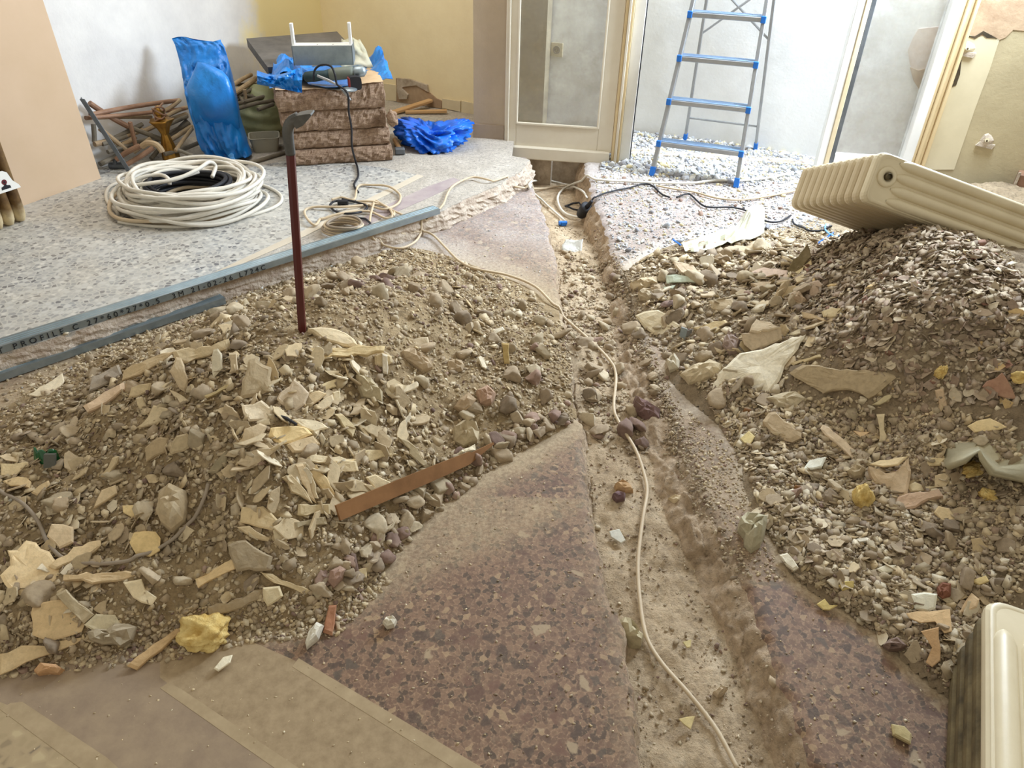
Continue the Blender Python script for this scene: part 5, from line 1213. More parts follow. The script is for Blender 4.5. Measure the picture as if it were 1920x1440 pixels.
def chunk(name, p, s, c, label, group, sub=2):
    v, f = ICO2 if sub == 2 else ICO1
    q = v.copy()
    for _ in range(9):                                   # flat broken faces
        n = nz(RNG.normal(size=3)); d = RNG.uniform(.36, .74); e = q @ n; q = q - np.maximum(e - d, 0)[:, None] * n
    q = q * RNG.uniform(.48, 1.25, 3) * (1 + .05 * RNG.normal(size=(len(q), 1)))
    q = q @ quat_m(1)[0].T; q[:, 2] *= .85
    q = q * s * 1.35 + p
    return tag(link_mesh(name, q, f, RUB, cols=c), label, 'stone', group)
def slabshape(name, p, Fm, s, c, thick, asp, curl, label, group, cat):
    k = int(RNG.integers(6, 10)); a = np.linspace(0, 2 * math.pi, k, endpoint=False) + RNG.uniform(-.32, .32, k); r = RNG.uniform(.62, 1.12, k)
    ap = RNG.uniform(1, asp); pts = np.stack([r * np.cos(a) * ap ** .5, r * np.sin(a) / ap ** .5], -1)
    ring = []
    for i in range(k):
        u, w_ = pts[i], pts[(i + 1) % k]; ring += [u, (u + w_) / 2 + RNG.normal(0, .045, 2)]
    ring = np.array(ring); n = len(ring); t = thick * RNG.uniform(.6, 1.5)
    bend = curl * RNG.uniform(-1, 2.5)
    lv = lambda sc, h: np.c_[ring * sc, bend * ring[:, 0] ** 2 * sc * sc + h + RNG.normal(0, t * .05, n)]
    V = np.concatenate([lv(.93, t * .5), lv(1, t * .32), lv(.98, -t * .35), lv(.9, -t * .5)]) * s
    Fc = [[j * n + i, j * n + (i + 1) % n, (j + 1) * n + (i + 1) % n, (j + 1) * n + i] for j in range(3) for i in range(n)] + [list(range(n))[::-1], [3 * n + i for i in range(n)]]
    Fc = [q[::-1] for q in Fc]
    V = V @ Fm.T + p
    return tag(link_mesh(name, V, Fc, RUB, cols=c), label, cat, group)

def inframe(xy):
    p = np.c_[xy, gz(xy[:, 0], xy[:, 1])]; c = (p - EYE) @ R; px = 960 + F * c[:, 0] / c[:, 2]; py = 720 + F * c[:, 1] / c[:, 2]
    return (px > 5) & (px < 1915) & (py > 5) & (py < 1435), np.linalg.norm(p - EYE, axis=1)
IND = []
HEROES = []
LIM = {'stone': 250, 'shard': 215, 'flake': 250, 'pebble': 120}
NAMES = {'stone': ('rubble_stone', 'stone'), 'shard': ('plaster_shard', 'plaster'), 'flake': ('paint_flake', 'flake'), 'pebble': ('pebble', 'stone')}
DESC = {'stone': 'broken beige rubble stone lying on the {}', 'shard': 'flat broken plaster shard lying on the {}', 'flake': 'thin dusty paint flake lying on the {}', 'pebble': 'pale grey rubble pebble on the {}'}
left = {}
for kind, bank in BANK.items():
    score = []
    for bi, b in enumerate(bank):
        ok, dist = inframe(b['xy']); sc = np.where(ok, b['s'] / dist, 0)
        score += [(sc[i], bi, i) for i in range(len(sc))]
    score.sort(reverse=True); chosen = score[:LIM[kind]]
    ch = {}
    for _, bi, i in chosen: ch.setdefault(bi, []).append(i)
    nm, cat = NAMES[kind]
    for bi, b in enumerate(bank):
        ids = ch.get(bi, []); xy = b['xy']
        lb = DESC[kind].format(b['where']); lb = lb.replace('lying on the trench', 'lying in the trench'); gr = f"{nm.replace('_', ' ')}s on the {b['where']}"
        if ids:
            sub = xy[ids]; zz = gz(sub[:, 0], sub[:, 1]); Fm = frames(sub, min(b['tilt'], 1)) if kind in ('shard', 'flake') else None
            for j, i in enumerate(ids):
                s = b['s'][i]; p = np.array([sub[j, 0], sub[j, 1], zz[j]])
                if Fm is None: o = chunk(nm, p + np.array([0, 0, s * (.6 - b['sink'])]), s, b['c'][i], lb, gr, 2 if kind == 'stone' else 1)
                else: o = slabshape(nm, p + np.array([0, 0, b['lift'] + s * .1]), Fm[j], s, b['c'][i], b['thick'], b['asp'], b['curl'], lb, gr, cat)
                IND.append((o, kind, s, b['c'][i], b['where'], (sub[j, 0], sub[j, 1], zz[j]), gr))
        keep = np.ones(len(xy), bool); keep[ids] = False
        x2, s2, c2 = xy[keep], b['s'][keep], b['c'][keep]
        if len(x2):
            r = stones(x2, s2, c2, b['sink']) if kind in ('stone', 'pebble') else plates(x2, s2, c2, min(b['tilt'], 1), b['thick'], b['asp'], b['lift'], b['curl'])
            left.setdefault(kind, []).append(r)
for kind, L in left.items():
    n0 = 0; V, Fs, C = [], [], []
    for v, f, c in L: V.append(v); Fs.append(f + n0); C.append(c); n0 += len(v)
    nm = {'stone': 'small_stones', 'shard': 'small_shards', 'flake': 'small_flakes', 'pebble': 'small_pebbles'}[kind]
    lb = {'stone': 'many small rubble stones strewn over both heaps and trench', 'shard': 'many small plaster shards strewn over both heaps', 'flake': 'countless small paint flakes covering the right heap', 'pebble': 'countless pale pebbles covering the floor around the ladder'}[kind]
    tag(link_mesh(nm, np.concatenate(V), np.concatenate(Fs), RUB, cols=np.concatenate(C)), lb, 'rubble', None, 'stuff')
gravel('fine_gravel', 'fine rubble grit covering the left heap', [(LZ_ALL, 15000, .002, .0085, P_ST + P_SH, P_PU), (LZ_ALL, 3500, .005, .012, P_ST, P_PU), (LZ_EDGE, 1500, .002, .006, P_ST, P_PU), (LZ_BACK, 2500, .002, .008, P_ST, P_PU), (LZ_TOPL, 1200, .003, .010, P_ST + P_SH, None)])
gravel('fine_gravel', 'fine rubble grit covering the right heap', [(RZ_ALL, 11000, .002, .0085, P_ST + P_SH, P_PU), (RZ_LEFT, 2200, .005, .013, P_ST, P_PU), (RZ_LOW, 2500, .004, .010, P_ST + P_SH, P_PU), (RZ_LOW, 9000, .002, .008, P_ST, P_PU)])
gravel('fine_gravel', 'fine grit lying along the bottom of the trench', [(TR_ALL, 3800, .0015, .006, P_ST, P_PU), (TR_UP, 2600, .002, .010, P_ST, P_PU), (RIM, 1500, .002, .007, P_ST, P_PU)])
gravel('fine_gravel', 'pale grit strewn over the far floor and doorway', [(FARS, 9000, .0015, .007, P_WH, P_PU), (BEY, 6500, .003, .010, P_WH, None)])
FOOT = [(-40, 1170), (300, 1150), (600, 1110), (700, 1060), (730, 1090), (640, 1190), (460, 1210), (300, 1245), (0, 1275)]
SLABZ = [(640, 1170), (1000, 860), (1085, 830), (1150, 1190), (1190, 1440), (900, 1440)]
gravel('fine_gravel', 'scattered crumbs on the purple terrazzo slab', [(SLABZ, 500, .0012, .004, P_SH + P_ST, None), (FOOT, 2600, .002, .010, P_ST + P_SH, P_PU), ([(1290, 770), (1380, 850), (1420, 990), (1480, 1090), (1420, 1090), (1340, 960), (1290, 860)], 1100, .0015, .006, P_ST + P_SH, P_PU), ([(1430, 1150), (1500, 1110), (1760, 1320), (1740, 1440), (1520, 1440)], 160, .0012, .004, P_SH + P_ST, None), ([(300, 1230), (620, 1180), (900, 1440), (0, 1440), (0, 1270)], 220, .0012, .004, P_SH, None), ([(640, 480), (1000, 360), (1050, 560), (900, 490)], 200, .002, .006, P_WH, P_PU), ([(0, 690), (420, 550), (650, 480), (640, 500), (400, 590), (0, 760)], 700, .003, .011, P_ST + P_SH, P_WH)])

# ------------------------------------------------------------------ the large pieces, one by one
ZM = {'A': (0, 600, 3.4286), 'B': (400, 600, 3.4286), 'C': (0, 980, 3.131), 'D': (500, 980, 3.131), 'E': (1050, 720, 3.692), 'F': (1360, 640, 3.4286), 'G': (1360, 1000, 3.273), 'H': (1050, 1050, 3.692), 'I': (1100, 300, 3.0), 'J': (1400, 260, 3.692), 'K': (560, 280, 3.0), 'L': (1200, 300, 4.8)}
def hero(name, cat, label, zm, k, th, col, pts, lift=.019, mt=None, dome=0.0):
    """a flat or lumpy piece with the given outline, lying on (k=0) or standing up from (k towards 1) the ground"""
    x0, y0, s = ZM[zm]; pp = np.array([(x0 + a / s, y0 + b / s) for a, b in pts]); cx, cy = pp.mean(0); my = pp[:, 1].max()
    g = gp(cx, cy + (my - cy) * min(k * 1.2, .95)); n0 = nz(gn(np.array([g[0]]), np.array([g[1]]))[0]); tc = nz(EYE - g)
    n = nz(n0 * (1 - k) + tc * k); anchor = g + np.array([0, 0, lift])
    P = [onp(a, b, anchor, n) for a, b in pp]; ring = []; sz = np.mean([np.linalg.norm(P[i] - P[i - 1]) for i in range(len(P))])
    e1 = nz(np.cross(n, [.3, .5, .8])); e2 = np.cross(n, e1)
    for i in range(len(P)):
        a, b = P[i], P[(i + 1) % len(P)]; L = np.linalg.norm(b - a); m_ = max(1, min(5, int(L / .02)))
        for t in range(m_):
            j = RNG.normal(0, min(.05 * L, .0035), 2) if t else (0, 0); ring.append(a + (b - a) * t / m_ + e1 * j[0] + e2 * j[1])
    ring = np.array(ring); c = ring.mean(0); nr = len(ring)
    if ((np.cross(ring - c, np.roll(ring, -1, 0) - c)) @ n).sum() < 0: ring = ring[::-1]
    lv = lambda sc, h, ns: c + (ring - c) * sc + n * (h + RNG.normal(0, ns, (nr, 1)))
    if dome: L = [lv(.93, -th, .1 * th), lv(1.0, -th * .35, .06 * th), lv(.9, th * .25 * dome, .10 * th), lv(.62, th * .55 * dome, .14 * th), lv(.3, th * .65 * dome, .12 * th)]
    else:
        q = min(.004, th * .25) / max(sz, .02)
        L = [lv(.95, -th, .06 * th), lv(.995, -th * .8, .03 * th), lv(1, -min(.004, th * .25), .02 * th), lv(1 - q * 2, 0, .02 * th), lv(.8, 0, 0), lv(.55, 0, 0), lv(.28, 0, 0)]
    V = np.concatenate(L + [c[None] + n * (th * .65 * dome)]); nl = len(L)
    if not dome: V = V + n * (fbm((V - c) @ e1 + cx, (V - c) @ e2 + cy, 14, 3, 4) * min(.012, .1 * sz + .3 * th))[:, None]
    f = [list(range(nr))[::-1]] + [[j * nr + i, j * nr + (i + 1) % nr, (j + 1) * nr + (i + 1) % nr, (j + 1) * nr + i] for j in range(nl - 1) for i in range(nr)] + [[(nl - 1) * nr + i, (nl - 1) * nr + (i + 1) % nr, nl * nr] for i in range(nr)]
    HEROES.append((label, c))
    return tag(link_mesh(name, V, f, mt or RUB, cols=np.array(S(*[min(c * 1.07, 244) for c in col]))), label, cat)
PS, RS, MO, FLK, WD = ('plaster_shard', 'plaster'), ('rubble_stone', 'stone'), ('moulding_piece', 'moulding'), ('paint_flake', 'flake'), ('wood_strip', 'wood')
def hs(kind, zm, k, th, col, pts, label, **kw): return hero(*kind, label, zm, k, th, col, pts, **kw)
def st(zm, k, th, col, pts, label, **kw): return hero(*RS, label, zm, k, th, col, pts, dome=1.0, **kw)
# left heap, upper left
hs(PS, 'A', .75, .03, (200, 180, 144), [(1110, 205), (1300, 165), (1470, 115), (1485, 185), (1300, 240), (1130, 270)], 'long flat beige plaster bar along the crest of the left heap')
hs(PS, 'A', .8, .022, (192, 172, 140), [(1130, 235), (1160, 240), (1205, 420), (1190, 465), (1090, 330)], 'narrow plaster tile standing on end under the crest bar')
hs(PS, 'A', .8, .03, (206, 196, 172), [(1370, 190), (1400, 182), (1425, 215), (1430, 310), (1370, 375), (1362, 280)], 'crumbly pale plaster lump standing on the left heap crest')
hs(PS, 'A', .8, .02, (198, 180, 150), [(1470, 210), (1520, 210), (1535, 330), (1470, 350)], 'small upright ribbed plaster piece right of the crest bar')
hs(PS, 'A', .65, .028, (174, 156, 126), [(1600, 250), (1640, 242), (1690, 280), (1745, 300), (1740, 450), (1640, 490), (1540, 510), (1555, 390)], 'big square grey-beige mortar slab leaning on the left heap')
hs(PS, 'A', .6, .012, (190, 168, 132), [(790, 320), (1000, 225), (1110, 205), (1040, 270), (900, 350), (780, 385)], 'long tapering tan plaster strip left of the crest bar')
hs(PS, 'A', .5, .012, (158, 146, 130), [(590, 360), (760, 285), (780, 340), (680, 410), (570, 460)], 'flat greyish plaster plate left on the heap crest')
hs(PS, 'A', .5, .02, (206, 180, 150), [(530, 550), (660, 460), (790, 395), (795, 440), (680, 530), (560, 590)], 'pinkish plaster bar with red stain on the left heap')
hs(PS, 'A', .5, .012, (186, 166, 130), [(840, 430), (970, 400), (960, 450), (880, 490), (820, 495)], 'small tan plaster plate under the tapering strip')
hs(PS, 'A', .35, .012, (196, 178, 144), [(985, 545), (1050, 560), (1130, 575), (1100, 610), (940, 680), (820, 720), (900, 670), (950, 620)], 'long pointed arrow-like plaster shard mid left heap')
hs(PS, 'A', .4, .014, (176, 158, 126), [(1085, 845), (1130, 740), (1200, 725), (1250, 790), (1180, 840), (1100, 860)], 'rounded tan plaster plate in the middle of left heap')
hs(PS, 'A', .4, .012, (170, 150, 118), [(930, 820), (1030, 750), (1085, 760), (1060, 850), (935, 910)], 'dull plaster plate beside the rounded tan one')
hs(PS, 'A', .5, .010, (142, 130, 104), [(1330, 980), (1400, 890), (1460, 830), (1455, 920), (1390, 985)], 'dark grey-brown plaster flake in the left heap hollow')
hs(FLK, 'A', .4, .006, (216, 192, 142), [(785, 1190), (870, 1185), (905, 1230), (850, 1270), (790, 1235)], 'small yellowish paint flake low on the left heap')
hs(PS, 'A', .35, .010, (214, 188, 136), [(830, 1430), (860, 1365), (930, 1355), (1000, 1360), (1030, 1400), (1025, 1480), (960, 1520), (870, 1500)], 'round yellow-tan plaster disc with a crack on left heap')
hs(PS, 'A', .4, .010, (196, 174, 138), [(600, 1210), (650, 1090), (740, 1055), (750, 1110), (680, 1160)], 'forked beige plaster piece on the lower left heap')
hs(PS, 'A', .4, .014, (184, 164, 128), [(645, 1005), (720, 880), (760, 870), (745, 920), (690, 1010)], 'narrow dusty plaster bar below the green bottle glass')
hs(PS, 'A', .4, .012, (204, 182, 148), [(300, 1390), (330, 1310), (470, 1330), (470, 1430), (380, 1470)], 'pale square plaster plate under the grey heap cable')
hs(PS, 'A', .35, .010, (214, 194, 154), [(0, 920), (90, 925), (180, 910), (190, 980), (130, 1010), (0, 1000)], 'pale cream plaster plate at the left edge under green glass')
hs(PS, 'A', .3, .008, (208, 184, 142), [(10, 1030), (110, 1000), (200, 1040), (190, 1080), (60, 1060)], 'curved cream flake just below the left edge plate')
hs(PS, 'A', .5, .012, (200, 176, 136), [(200, 1110), (310, 1030), (325, 1070), (240, 1130)], 'slim cream plaster chip below the green glass')
hs(FLK, 'A', .45, .005, (214, 200, 172), [(180, 480), (330, 390), (400, 340), (412, 390), (320, 490), (230, 492)], 'curled pale paint sheet between steel channel and left heap')
hs(PS, 'A', .5, .010, (190, 172, 130), [(1300, 490), (1460, 410), (1480, 430), (1330, 500)], 'thin olive-tan plaster sliver left of the square slab')
hs(PS, 'A', .4, .012, (200, 182, 150), [(1080, 440), (1180, 490), (1215, 520), (1160, 542)], 'pale wedge lying below the upright narrow tile')
hs(PS, 'A', .5, .016, (186, 168, 134), [(870, 500), (910, 490), (950, 590), (915, 620)], 'short plaster stick pointing down the left heap')
st('A', .4, .05, (172, 154, 124), [(1000, 1240), (1020, 1120), (1090, 1040), (1190, 1090), (1205, 1160), (1190, 1300), (1110, 1370), (1030, 1310)], 'largest lumpy mortar boulder low on the left heap')
hs(PS, 'A', .4, .02, (224, 206, 172), [(335, 1150), (390, 1130), (420, 1210), (390, 1255)], 'small whitish plaster brick beside the grey heap cable')
hs(PS, 'A', .45, .03, (220, 204, 176), [(1550, 540), (1680, 510), (1760, 580), (1730, 650), (1600, 650)], 'layered white plaster block with brown lines on left heap')
hs(PS, 'A', .5, .012, (196, 178, 152), [(1780, 500), (1890, 375), (1990, 470), (1960, 540), (1890, 590)], 'kite shaped grey-beige plaster plate below the square slab')
# left heap, front
hs(PS, 'B', .4, .018, (222, 204, 164), [(680, 420), (830, 360), (830, 420), (720, 462)], 'pale wedge shaped plaster tile right of the kite plate')
hs(PS, 'B', .4, .014, (208, 186, 148), [(580, 470), (680, 450), (730, 470), (640, 540), (580, 560)], 'broad beige shard tucked under the pale wedge tile')
hs(PS, 'B', .5, .014, (210, 192, 160), [(640, 570), (700, 510), (770, 470), (780, 510), (680, 595)], 'long leaf shaped shard below the pale wedge tile')
hs(PS, 'B', .6, .014, (220, 204, 170), [(770, 462), (815, 450), (818, 500), (775, 562)], 'small white fin shaped shard beside the leaf shard')
hs(PS, 'B', .35, .02, (228, 202, 150), [(370, 690), (480, 680), (600, 690), (640, 730), (520, 780), (430, 800), (355, 745)], 'bright yellow-cream plaster plate in the left heap centre')
hs(PS, 'B', .3, .012, (222, 206, 174), [(500, 640), (600, 640), (700, 660), (745, 690), (650, 720), (560, 690)], 'cracked white plaster plate behind the yellow-cream one')
hs(PS, 'B', .3, .012, (196, 176, 144), [(200, 700), (300, 660), (345, 680), (280, 790), (190, 810)], 'tan strip plate left of the yellow-cream plate')
hs(PS, 'B', .35, .012, (190, 172, 142), [(150, 920), (210, 850), (300, 820), (420, 820), (330, 900), (220, 950)], 'broad dusty cracked plate below the yellow-cream plate')
hs(PS, 'B', .3, .014, (202, 180, 144), [(470, 800), (560, 760), (650, 740), (690, 790), (600, 850), (510, 850)], 'cracked beige plate right of the broad dusty plate')
hs(PS, 'B', .25, .012, (228, 212, 178), [(597, 868), (700, 872), (920, 895), (880, 915), (720, 918), (605, 905)], 'long white-topped plaster plank in the left heap front')
hs(PS, 'B', .75, .014, (216, 198, 162), [(690, 930), (920, 905), (937, 968), (730, 978)], 'cream plaster strip right under the white-topped plank')
hs(PS, 'B', .6, .018, (206, 182, 138), [(610, 985), (660, 930), (730, 1010), (800, 1130), (770, 1160), (690, 1080)], 'yellow-tan plaster bar standing on its corner')
hs(PS, 'B', .6, .014, (200, 178, 142), [(530, 930), (575, 920), (620, 1040), (665, 1180), (610, 1140)], 'tall narrow shard beside the yellow-tan bar')
hs(PS, 'B', .45, .014, (186, 166, 130), [(440, 1010), (500, 990), (600, 1100), (640, 1180), (560, 1130)], 'slanting dusty shard behind the tall narrow one')
hs(PS, 'B', .4, .014, (206, 188, 150), [(890, 840), (1000, 830), (1090, 830), (1190, 860), (1040, 900), (930, 930)], 'broad pointed cream shard above the rusty strip')
hs(PS, 'B', .4, .016, (194, 176, 138), [(780, 600), (830, 600), (920, 690), (900, 750), (830, 680)], 'dusty bar shard right of the white plate')
hs(PS, 'B', .45, .014, (200, 182, 148), [(910, 650), (950, 670), (1010, 750), (980, 748)], 'narrow pointed shard right of the dusty bar')
hs(PS, 'B', .6, .018, (194, 176, 140), [(545, 1185), (755, 1182), (762, 1250), (540, 1255)], 'rectangular tan plaster bar above the left rusty end')
hs(PS, 'B', .5, .016, (168, 154, 126), [(520, 1300), (720, 1262), (735, 1310), (530, 1340)], 'rectangular greyish bar lowest beside the rusty strip end')
hs(PS, 'B', .35, .012, (204, 182, 142), [(180, 1200), (320, 1195), (420, 1290), (380, 1352), (280, 1330), (170, 1300)], 'cracked beige plaster plate on the heap foot left of rusty strip')
hs(PS, 'B', .35, .010, (206, 190, 156), [(380, 1340), (450, 1262), (520, 1340), (510, 1400), (400, 1432)], 'shell shaped pale flake below the cracked beige plate')
hs(PS, 'B', .4, .014, (192, 172, 136), [(150, 1330), (230, 1320), (360, 1400), (350, 1422), (200, 1370)], 'dusty lens shaped shard under the cracked beige plate')
hs(PS, 'B', .4, .012, (198, 178, 142), [(960, 1050), (1020, 1060), (1110, 1140), (1080, 1152)], 'thin cream stick touching the middle of the rusty strip')
hs(PS, 'B', .4, .012, (212, 194, 158), [(980, 1010), (1040, 990), (1140, 1040), (1150, 1080), (1040, 1090)], 'torn cream plaster wad behind the rusty strip')
hs(PS, 'B', .55, .014, (172, 156, 124), [(1190, 750), (1250, 770), (1310, 820), (1390, 940), (1360, 950), (1300, 900)], 'long dusty shard running down to the rusty strip')
# left heap, right shoulder
hs(PS, 'B', .3, .03, (212, 194, 160), [(610, 45), (690, 38), (760, 42), (860, 80), (930, 160), (880, 170), (780, 140), (690, 100)], 'layered pale plaster slab at the crowbar foot')
hs(MO, 'B', .35, .022, (212, 190, 146), [(510, 195), (800, 180), (1105, 165), (1100, 195), (820, 235), (570, 265), (520, 240)], 'long cream plaster moulding lying below the crowbar')
hs(MO, 'B', .8, .03, (214, 204, 184), [(1085, 212), (1120, 222), (1120, 350), (1090, 340)], 'white ribbed moulding stub standing at the long moulding end')
hs(MO, 'B', .6, .03, (206, 188, 152), [(1040, 225), (1080, 205), (1150, 230), (1155, 270), (1090, 300), (1040, 290)], 'cream moulding block at the right end of long moulding')
st('B', .5, .03, (176, 162, 132), [(920, 345), (1010, 372), (1095, 470), (1090, 530), (1020, 520), (960, 500), (930, 430)], 'pointed grey-beige stone with a green paint spot')
st('B', .4, .035, (178, 158, 130), [(1205, 200), (1260, 172), (1330, 220), (1400, 262), (1415, 310), (1340, 328), (1280, 290), (1220, 245)], 'long beige stone on the dusty right shoulder of left heap')
st('B', .4, .03, (172, 152, 124), [(1500, 270), (1540, 255), (1600, 262), (1615, 300), (1600, 335), (1510, 352)], 'squarish beige stone right of the long stone')
st('B', .4, .03, (166, 136, 114), [(1690, 450), (1760, 415), (1820, 470), (1790, 540), (1710, 545)], 'reddish stone near the trench edge of left heap')
st('B', .5, .025, (168, 146, 118), [(1545, 560), (1580, 510), (1640, 460), (1695, 510), (1660, 560), (1600, 600)], 'brick shaped brown stone left of the reddish one')
st('B', .4, .05, (176, 160, 130), [(1540, 690), (1600, 645), (1690, 660), (1715, 720), (1700, 790), (1600, 825), (1540, 790)], 'rough round mortar lump above the rusty strip tip')
st('B', .4, .025, (206, 194, 166), [(1540, 880), (1600, 830), (1685, 798), (1692, 840), (1640, 880), (1560, 920)], 'pale oblong stone resting against the rusty strip')
hs(WD, 'B', .85, .018, (176, 152, 100), [(1855, 145), (1900, 150), (1905, 280), (1870, 280)], 'short yellowish wood stub standing near the trench')
hs(MO, 'B', .5, .02, (202, 186, 158), [(1265, 130), (1380, 110), (1392, 158), (1290, 170)], 'small ribbed moulding piece right of the long moulding')
hs(MO, 'B', .5, .02, (216, 206, 184), [(1790, 70), (1860, 38), (1875, 60), (1810, 92)], 'small white moulding chip above the yellowish wood stub')
# left heap foot
hs(FLK, 'C', .3, .010, (222, 198, 156), [(0, 310), (60, 250), (40, 160), (100, 160), (150, 100), (210, 115), (290, 170), (340, 240), (350, 290), (440, 345), (330, 400), (200, 440), (60, 400)], 'largest curled cream plaster sheet at the left edge')
hs(MO, 'C', .45, .022, (204, 180, 142), [(370, 302), (600, 292), (810, 295), (832, 312), (740, 335), (600, 347), (365, 335)], 'long straight cream moulding strip by the large curled sheet')
hs(PS, 'C', .35, .012, (210, 186, 146), [(280, 250), (430, 140), (590, 95), (590, 130), (480, 200), (320, 270)], 'long layered tan shard above the moulding strip')
hs(PS, 'C', .3, .018, (174, 158, 128), [(325, 420), (385, 390), (550, 540), (490, 592)], 'flat grey-tan bar pointing at the hexagonal chip')
hs(PS, 'C', .3, .018, (200, 188, 158), [(490, 600), (560, 535), (670, 540), (710, 600), (670, 660), (560, 645)], 'hexagonal pale tile chip at the foot of left heap')
st('C', .3, .04, (160, 146, 122), [(500, 640), (560, 620), (760, 590), (815, 610), (780, 690), (720, 730), (600, 720), (520, 690)], 'dark pitted mortar lump under the hexagonal chip')
hs(MO, 'C', .5, .03, (214, 188, 144), [(1145, 330), (1380, 205), (1392, 268), (1160, 382)], 'cream half-round moulding piece at the left heap foot')
hs(PS, 'C', .4, .025, (152, 136, 110), [(1335, 130), (1440, 100), (1600, 200), (1580, 280), (1390, 290)], 'dark flat mortar slab right of the half-round moulding')
hs(PS, 'C', .5, .022, (158, 140, 112), [(1215, 500), (1380, 445), (1540, 390), (1552, 440), (1390, 510), (1230, 562)], 'dusty rectangular bar below the half-round moulding')
hs(PS, 'C', .35, .012, (196, 176, 138), [(1530, 290), (1600, 300), (1830, 400), (1790, 425), (1670, 370), (1560, 322)], 'long thin sliver lying right of the dusty bar')
hs(PS, 'C', .3, .014, (206, 190, 154), [(1540, 380), (1640, 370), (1662, 430), (1570, 492), (1545, 450)], 'pale broken plate touching the dusty bar end')
hs(FLK, 'C', .25, .008, (204, 178, 136), [(190, 480), (300, 455), (400, 450), (520, 540), (480, 640), (320, 690), (190, 660)], 'stained tan plaster sheet under the grey-tan bar')
hs(FLK, 'C', .2, .006, (200, 176, 136), [(0, 770), (200, 720), (350, 690), (500, 670), (380, 735), (150, 820), (0, 895)], 'lowest broken tan sheet at the left edge')
hs(PS, 'C', .4, .010, (222, 206, 172), [(720, 350), (830, 330), (850, 390), (920, 440), (890, 485), (780, 440)], 'pale bent flake right of the long moulding strip end')
hs(WD, 'C', .3, .010, (184, 154, 112), [(745, 840), (900, 710), (1040, 610), (1100, 600), (1000, 690), (870, 800), (800, 860)], 'brown splintered wood strip ending at the yellow foam')
st('C', .3, .025, (186, 146, 106), [(195, 870), (240, 825), (340, 835), (375, 860), (350, 890), (220, 892)], 'terracotta coloured brick bit on the bare floor lower left')
hs(FLK, 'C', .3, .006, (226, 216, 190), [(1255, 855), (1310, 790), (1365, 775), (1350, 820), (1280, 870)], 'white flake on the floor just below the yellow foam')
st('C', .5, .02, (206, 200, 184), [(1790, 700), (1810, 640), (1860, 578), (1902, 600), (1870, 680), (1800, 742)], 'pale grey stone standing beside the red-brown wood block')
hs(('wood_block', 'wood'), 'D', .6, .02, (160, 112, 84), [(330, 640), (345, 560), (365, 482), (410, 480), (400, 580), (385, 662)], 'red-brown grooved wood block at the left heap foot')
st('D', .4, .02, (206, 198, 178), [(678, 580), (700, 555), (745, 550), (765, 570), (750, 605), (705, 616)], 'single whitish pebble on the purple terrazzo')
st('D', .4, .03, (150, 122, 106), [(350, 350), (370, 280), (430, 250), (470, 270), (450, 340), (390, 390)], 'pinkish rough stone beside the foot of left heap')
hs(PS, 'D', .5, .02, (206, 188, 150), [(480, 300), (560, 265), (595, 258), (590, 320), (500, 330)], 'cream chip right of the pinkish rough stone')
hs(PS, 'D', .3, .012, (198, 178, 140), [(0, 290), (70, 300), (270, 400), (240, 425), (110, 380), (0, 330)], 'flat cream plaster sliver above the red-brown wood block') if False else None
# right heap
hs(PS, 'I', .35, .035, (222, 212, 188), [(705, 1290), (740, 1200), (860, 1085), (990, 1060), (1130, 1010), (1235, 975), (1190, 1060), (1115, 1150), (1100, 1200), (1030, 1310), (900, 1318), (770, 1318)], 'largest white plaster slab on the foot of right heap', lift=.03)
hs(RS, 'I', .7, .04, (178, 160, 134), [(868, 972), (960, 968), (1092, 940), (1098, 1000), (1020, 1040), (930, 1072), (885, 1035)], 'brown-grey concrete block sitting on the large white slab', lift=.06)
hs(RS, 'I', .3, .02, (186, 168, 140), [(915, 965), (955, 895), (1060, 930), (1094, 942), (960, 972)], 'angular beige stone topping the concrete block', lift=.085)
hs(PS, 'I', .3, .022, (206, 192, 162), [(270, 870), (320, 850), (400, 840), (470, 870), (535, 930), (520, 970), (390, 992), (340, 950)], 'layered cream plaster slab on the trench edge')
hs(PS, 'I', .3, .012, (198, 178, 150), [(490, 565), (600, 590), (640, 640), (692, 680), (610, 682), (530, 630)], 'flat pinkish beige plate at the left of right heap')
hs(PS, 'I', .35, .008, (188, 196, 176), [(440, 650), (500, 645), (560, 652), (640, 690), (450, 692)], 'pale green painted plaster plate on the right heap')
hs(FLK, 'I', .4, .006, (196, 206, 188), [(430, 715), (500, 702), (485, 722), (440, 726)], 'small pale green paint chip below the green plate')
hs(FLK, 'I', .4, .006, (206, 212, 198), [(478, 736), (552, 740), (540, 750), (490, 748)], 'whitish green paint chip lowest of the green ones')
hs(PS, 'I', .35, .02, (196, 180, 150), [(828, 475), (900, 480), (1030, 460), (1042, 490), (980, 525), (940, 560), (900, 540), (830, 520)], 'broad beige slab behind the heap beside the milky plastic sheet')
hs(FLK, 'I', .3, .008, (208, 184, 164), [(890, 635), (960, 610), (1000, 600), (1130, 620), (1135, 665), (1060, 660), (990, 690), (930, 682)], 'curling pale pink paint sheet in the right heap')
hs(PS, 'I', .4, .02, (186, 166, 138), [(920, 690), (1060, 680), (1140, 665), (1100, 700), (960, 720)], 'beige shard right under the pink paint sheet')
hs(FLK, 'I', .75, .008, (118, 104, 74), [(1128, 620), (1160, 560), (1240, 470), (1262, 545), (1215, 600), (1165, 642)], 'dark olive bent flake standing up on the right heap')
hs(FLK, 'I', .3, .006, (206, 186, 142), [(1130, 645), (1200, 610), (1262, 560), (1268, 600), (1180, 662)], 'yellowish lower half of a curl under the dark flake')
hs(PS, 'I', .4, .02, (196, 176, 136), [(598, 940), (690, 915), (780, 895), (802, 920), (700, 982), (640, 960)], 'oval tan plaster plate left of the concrete block')
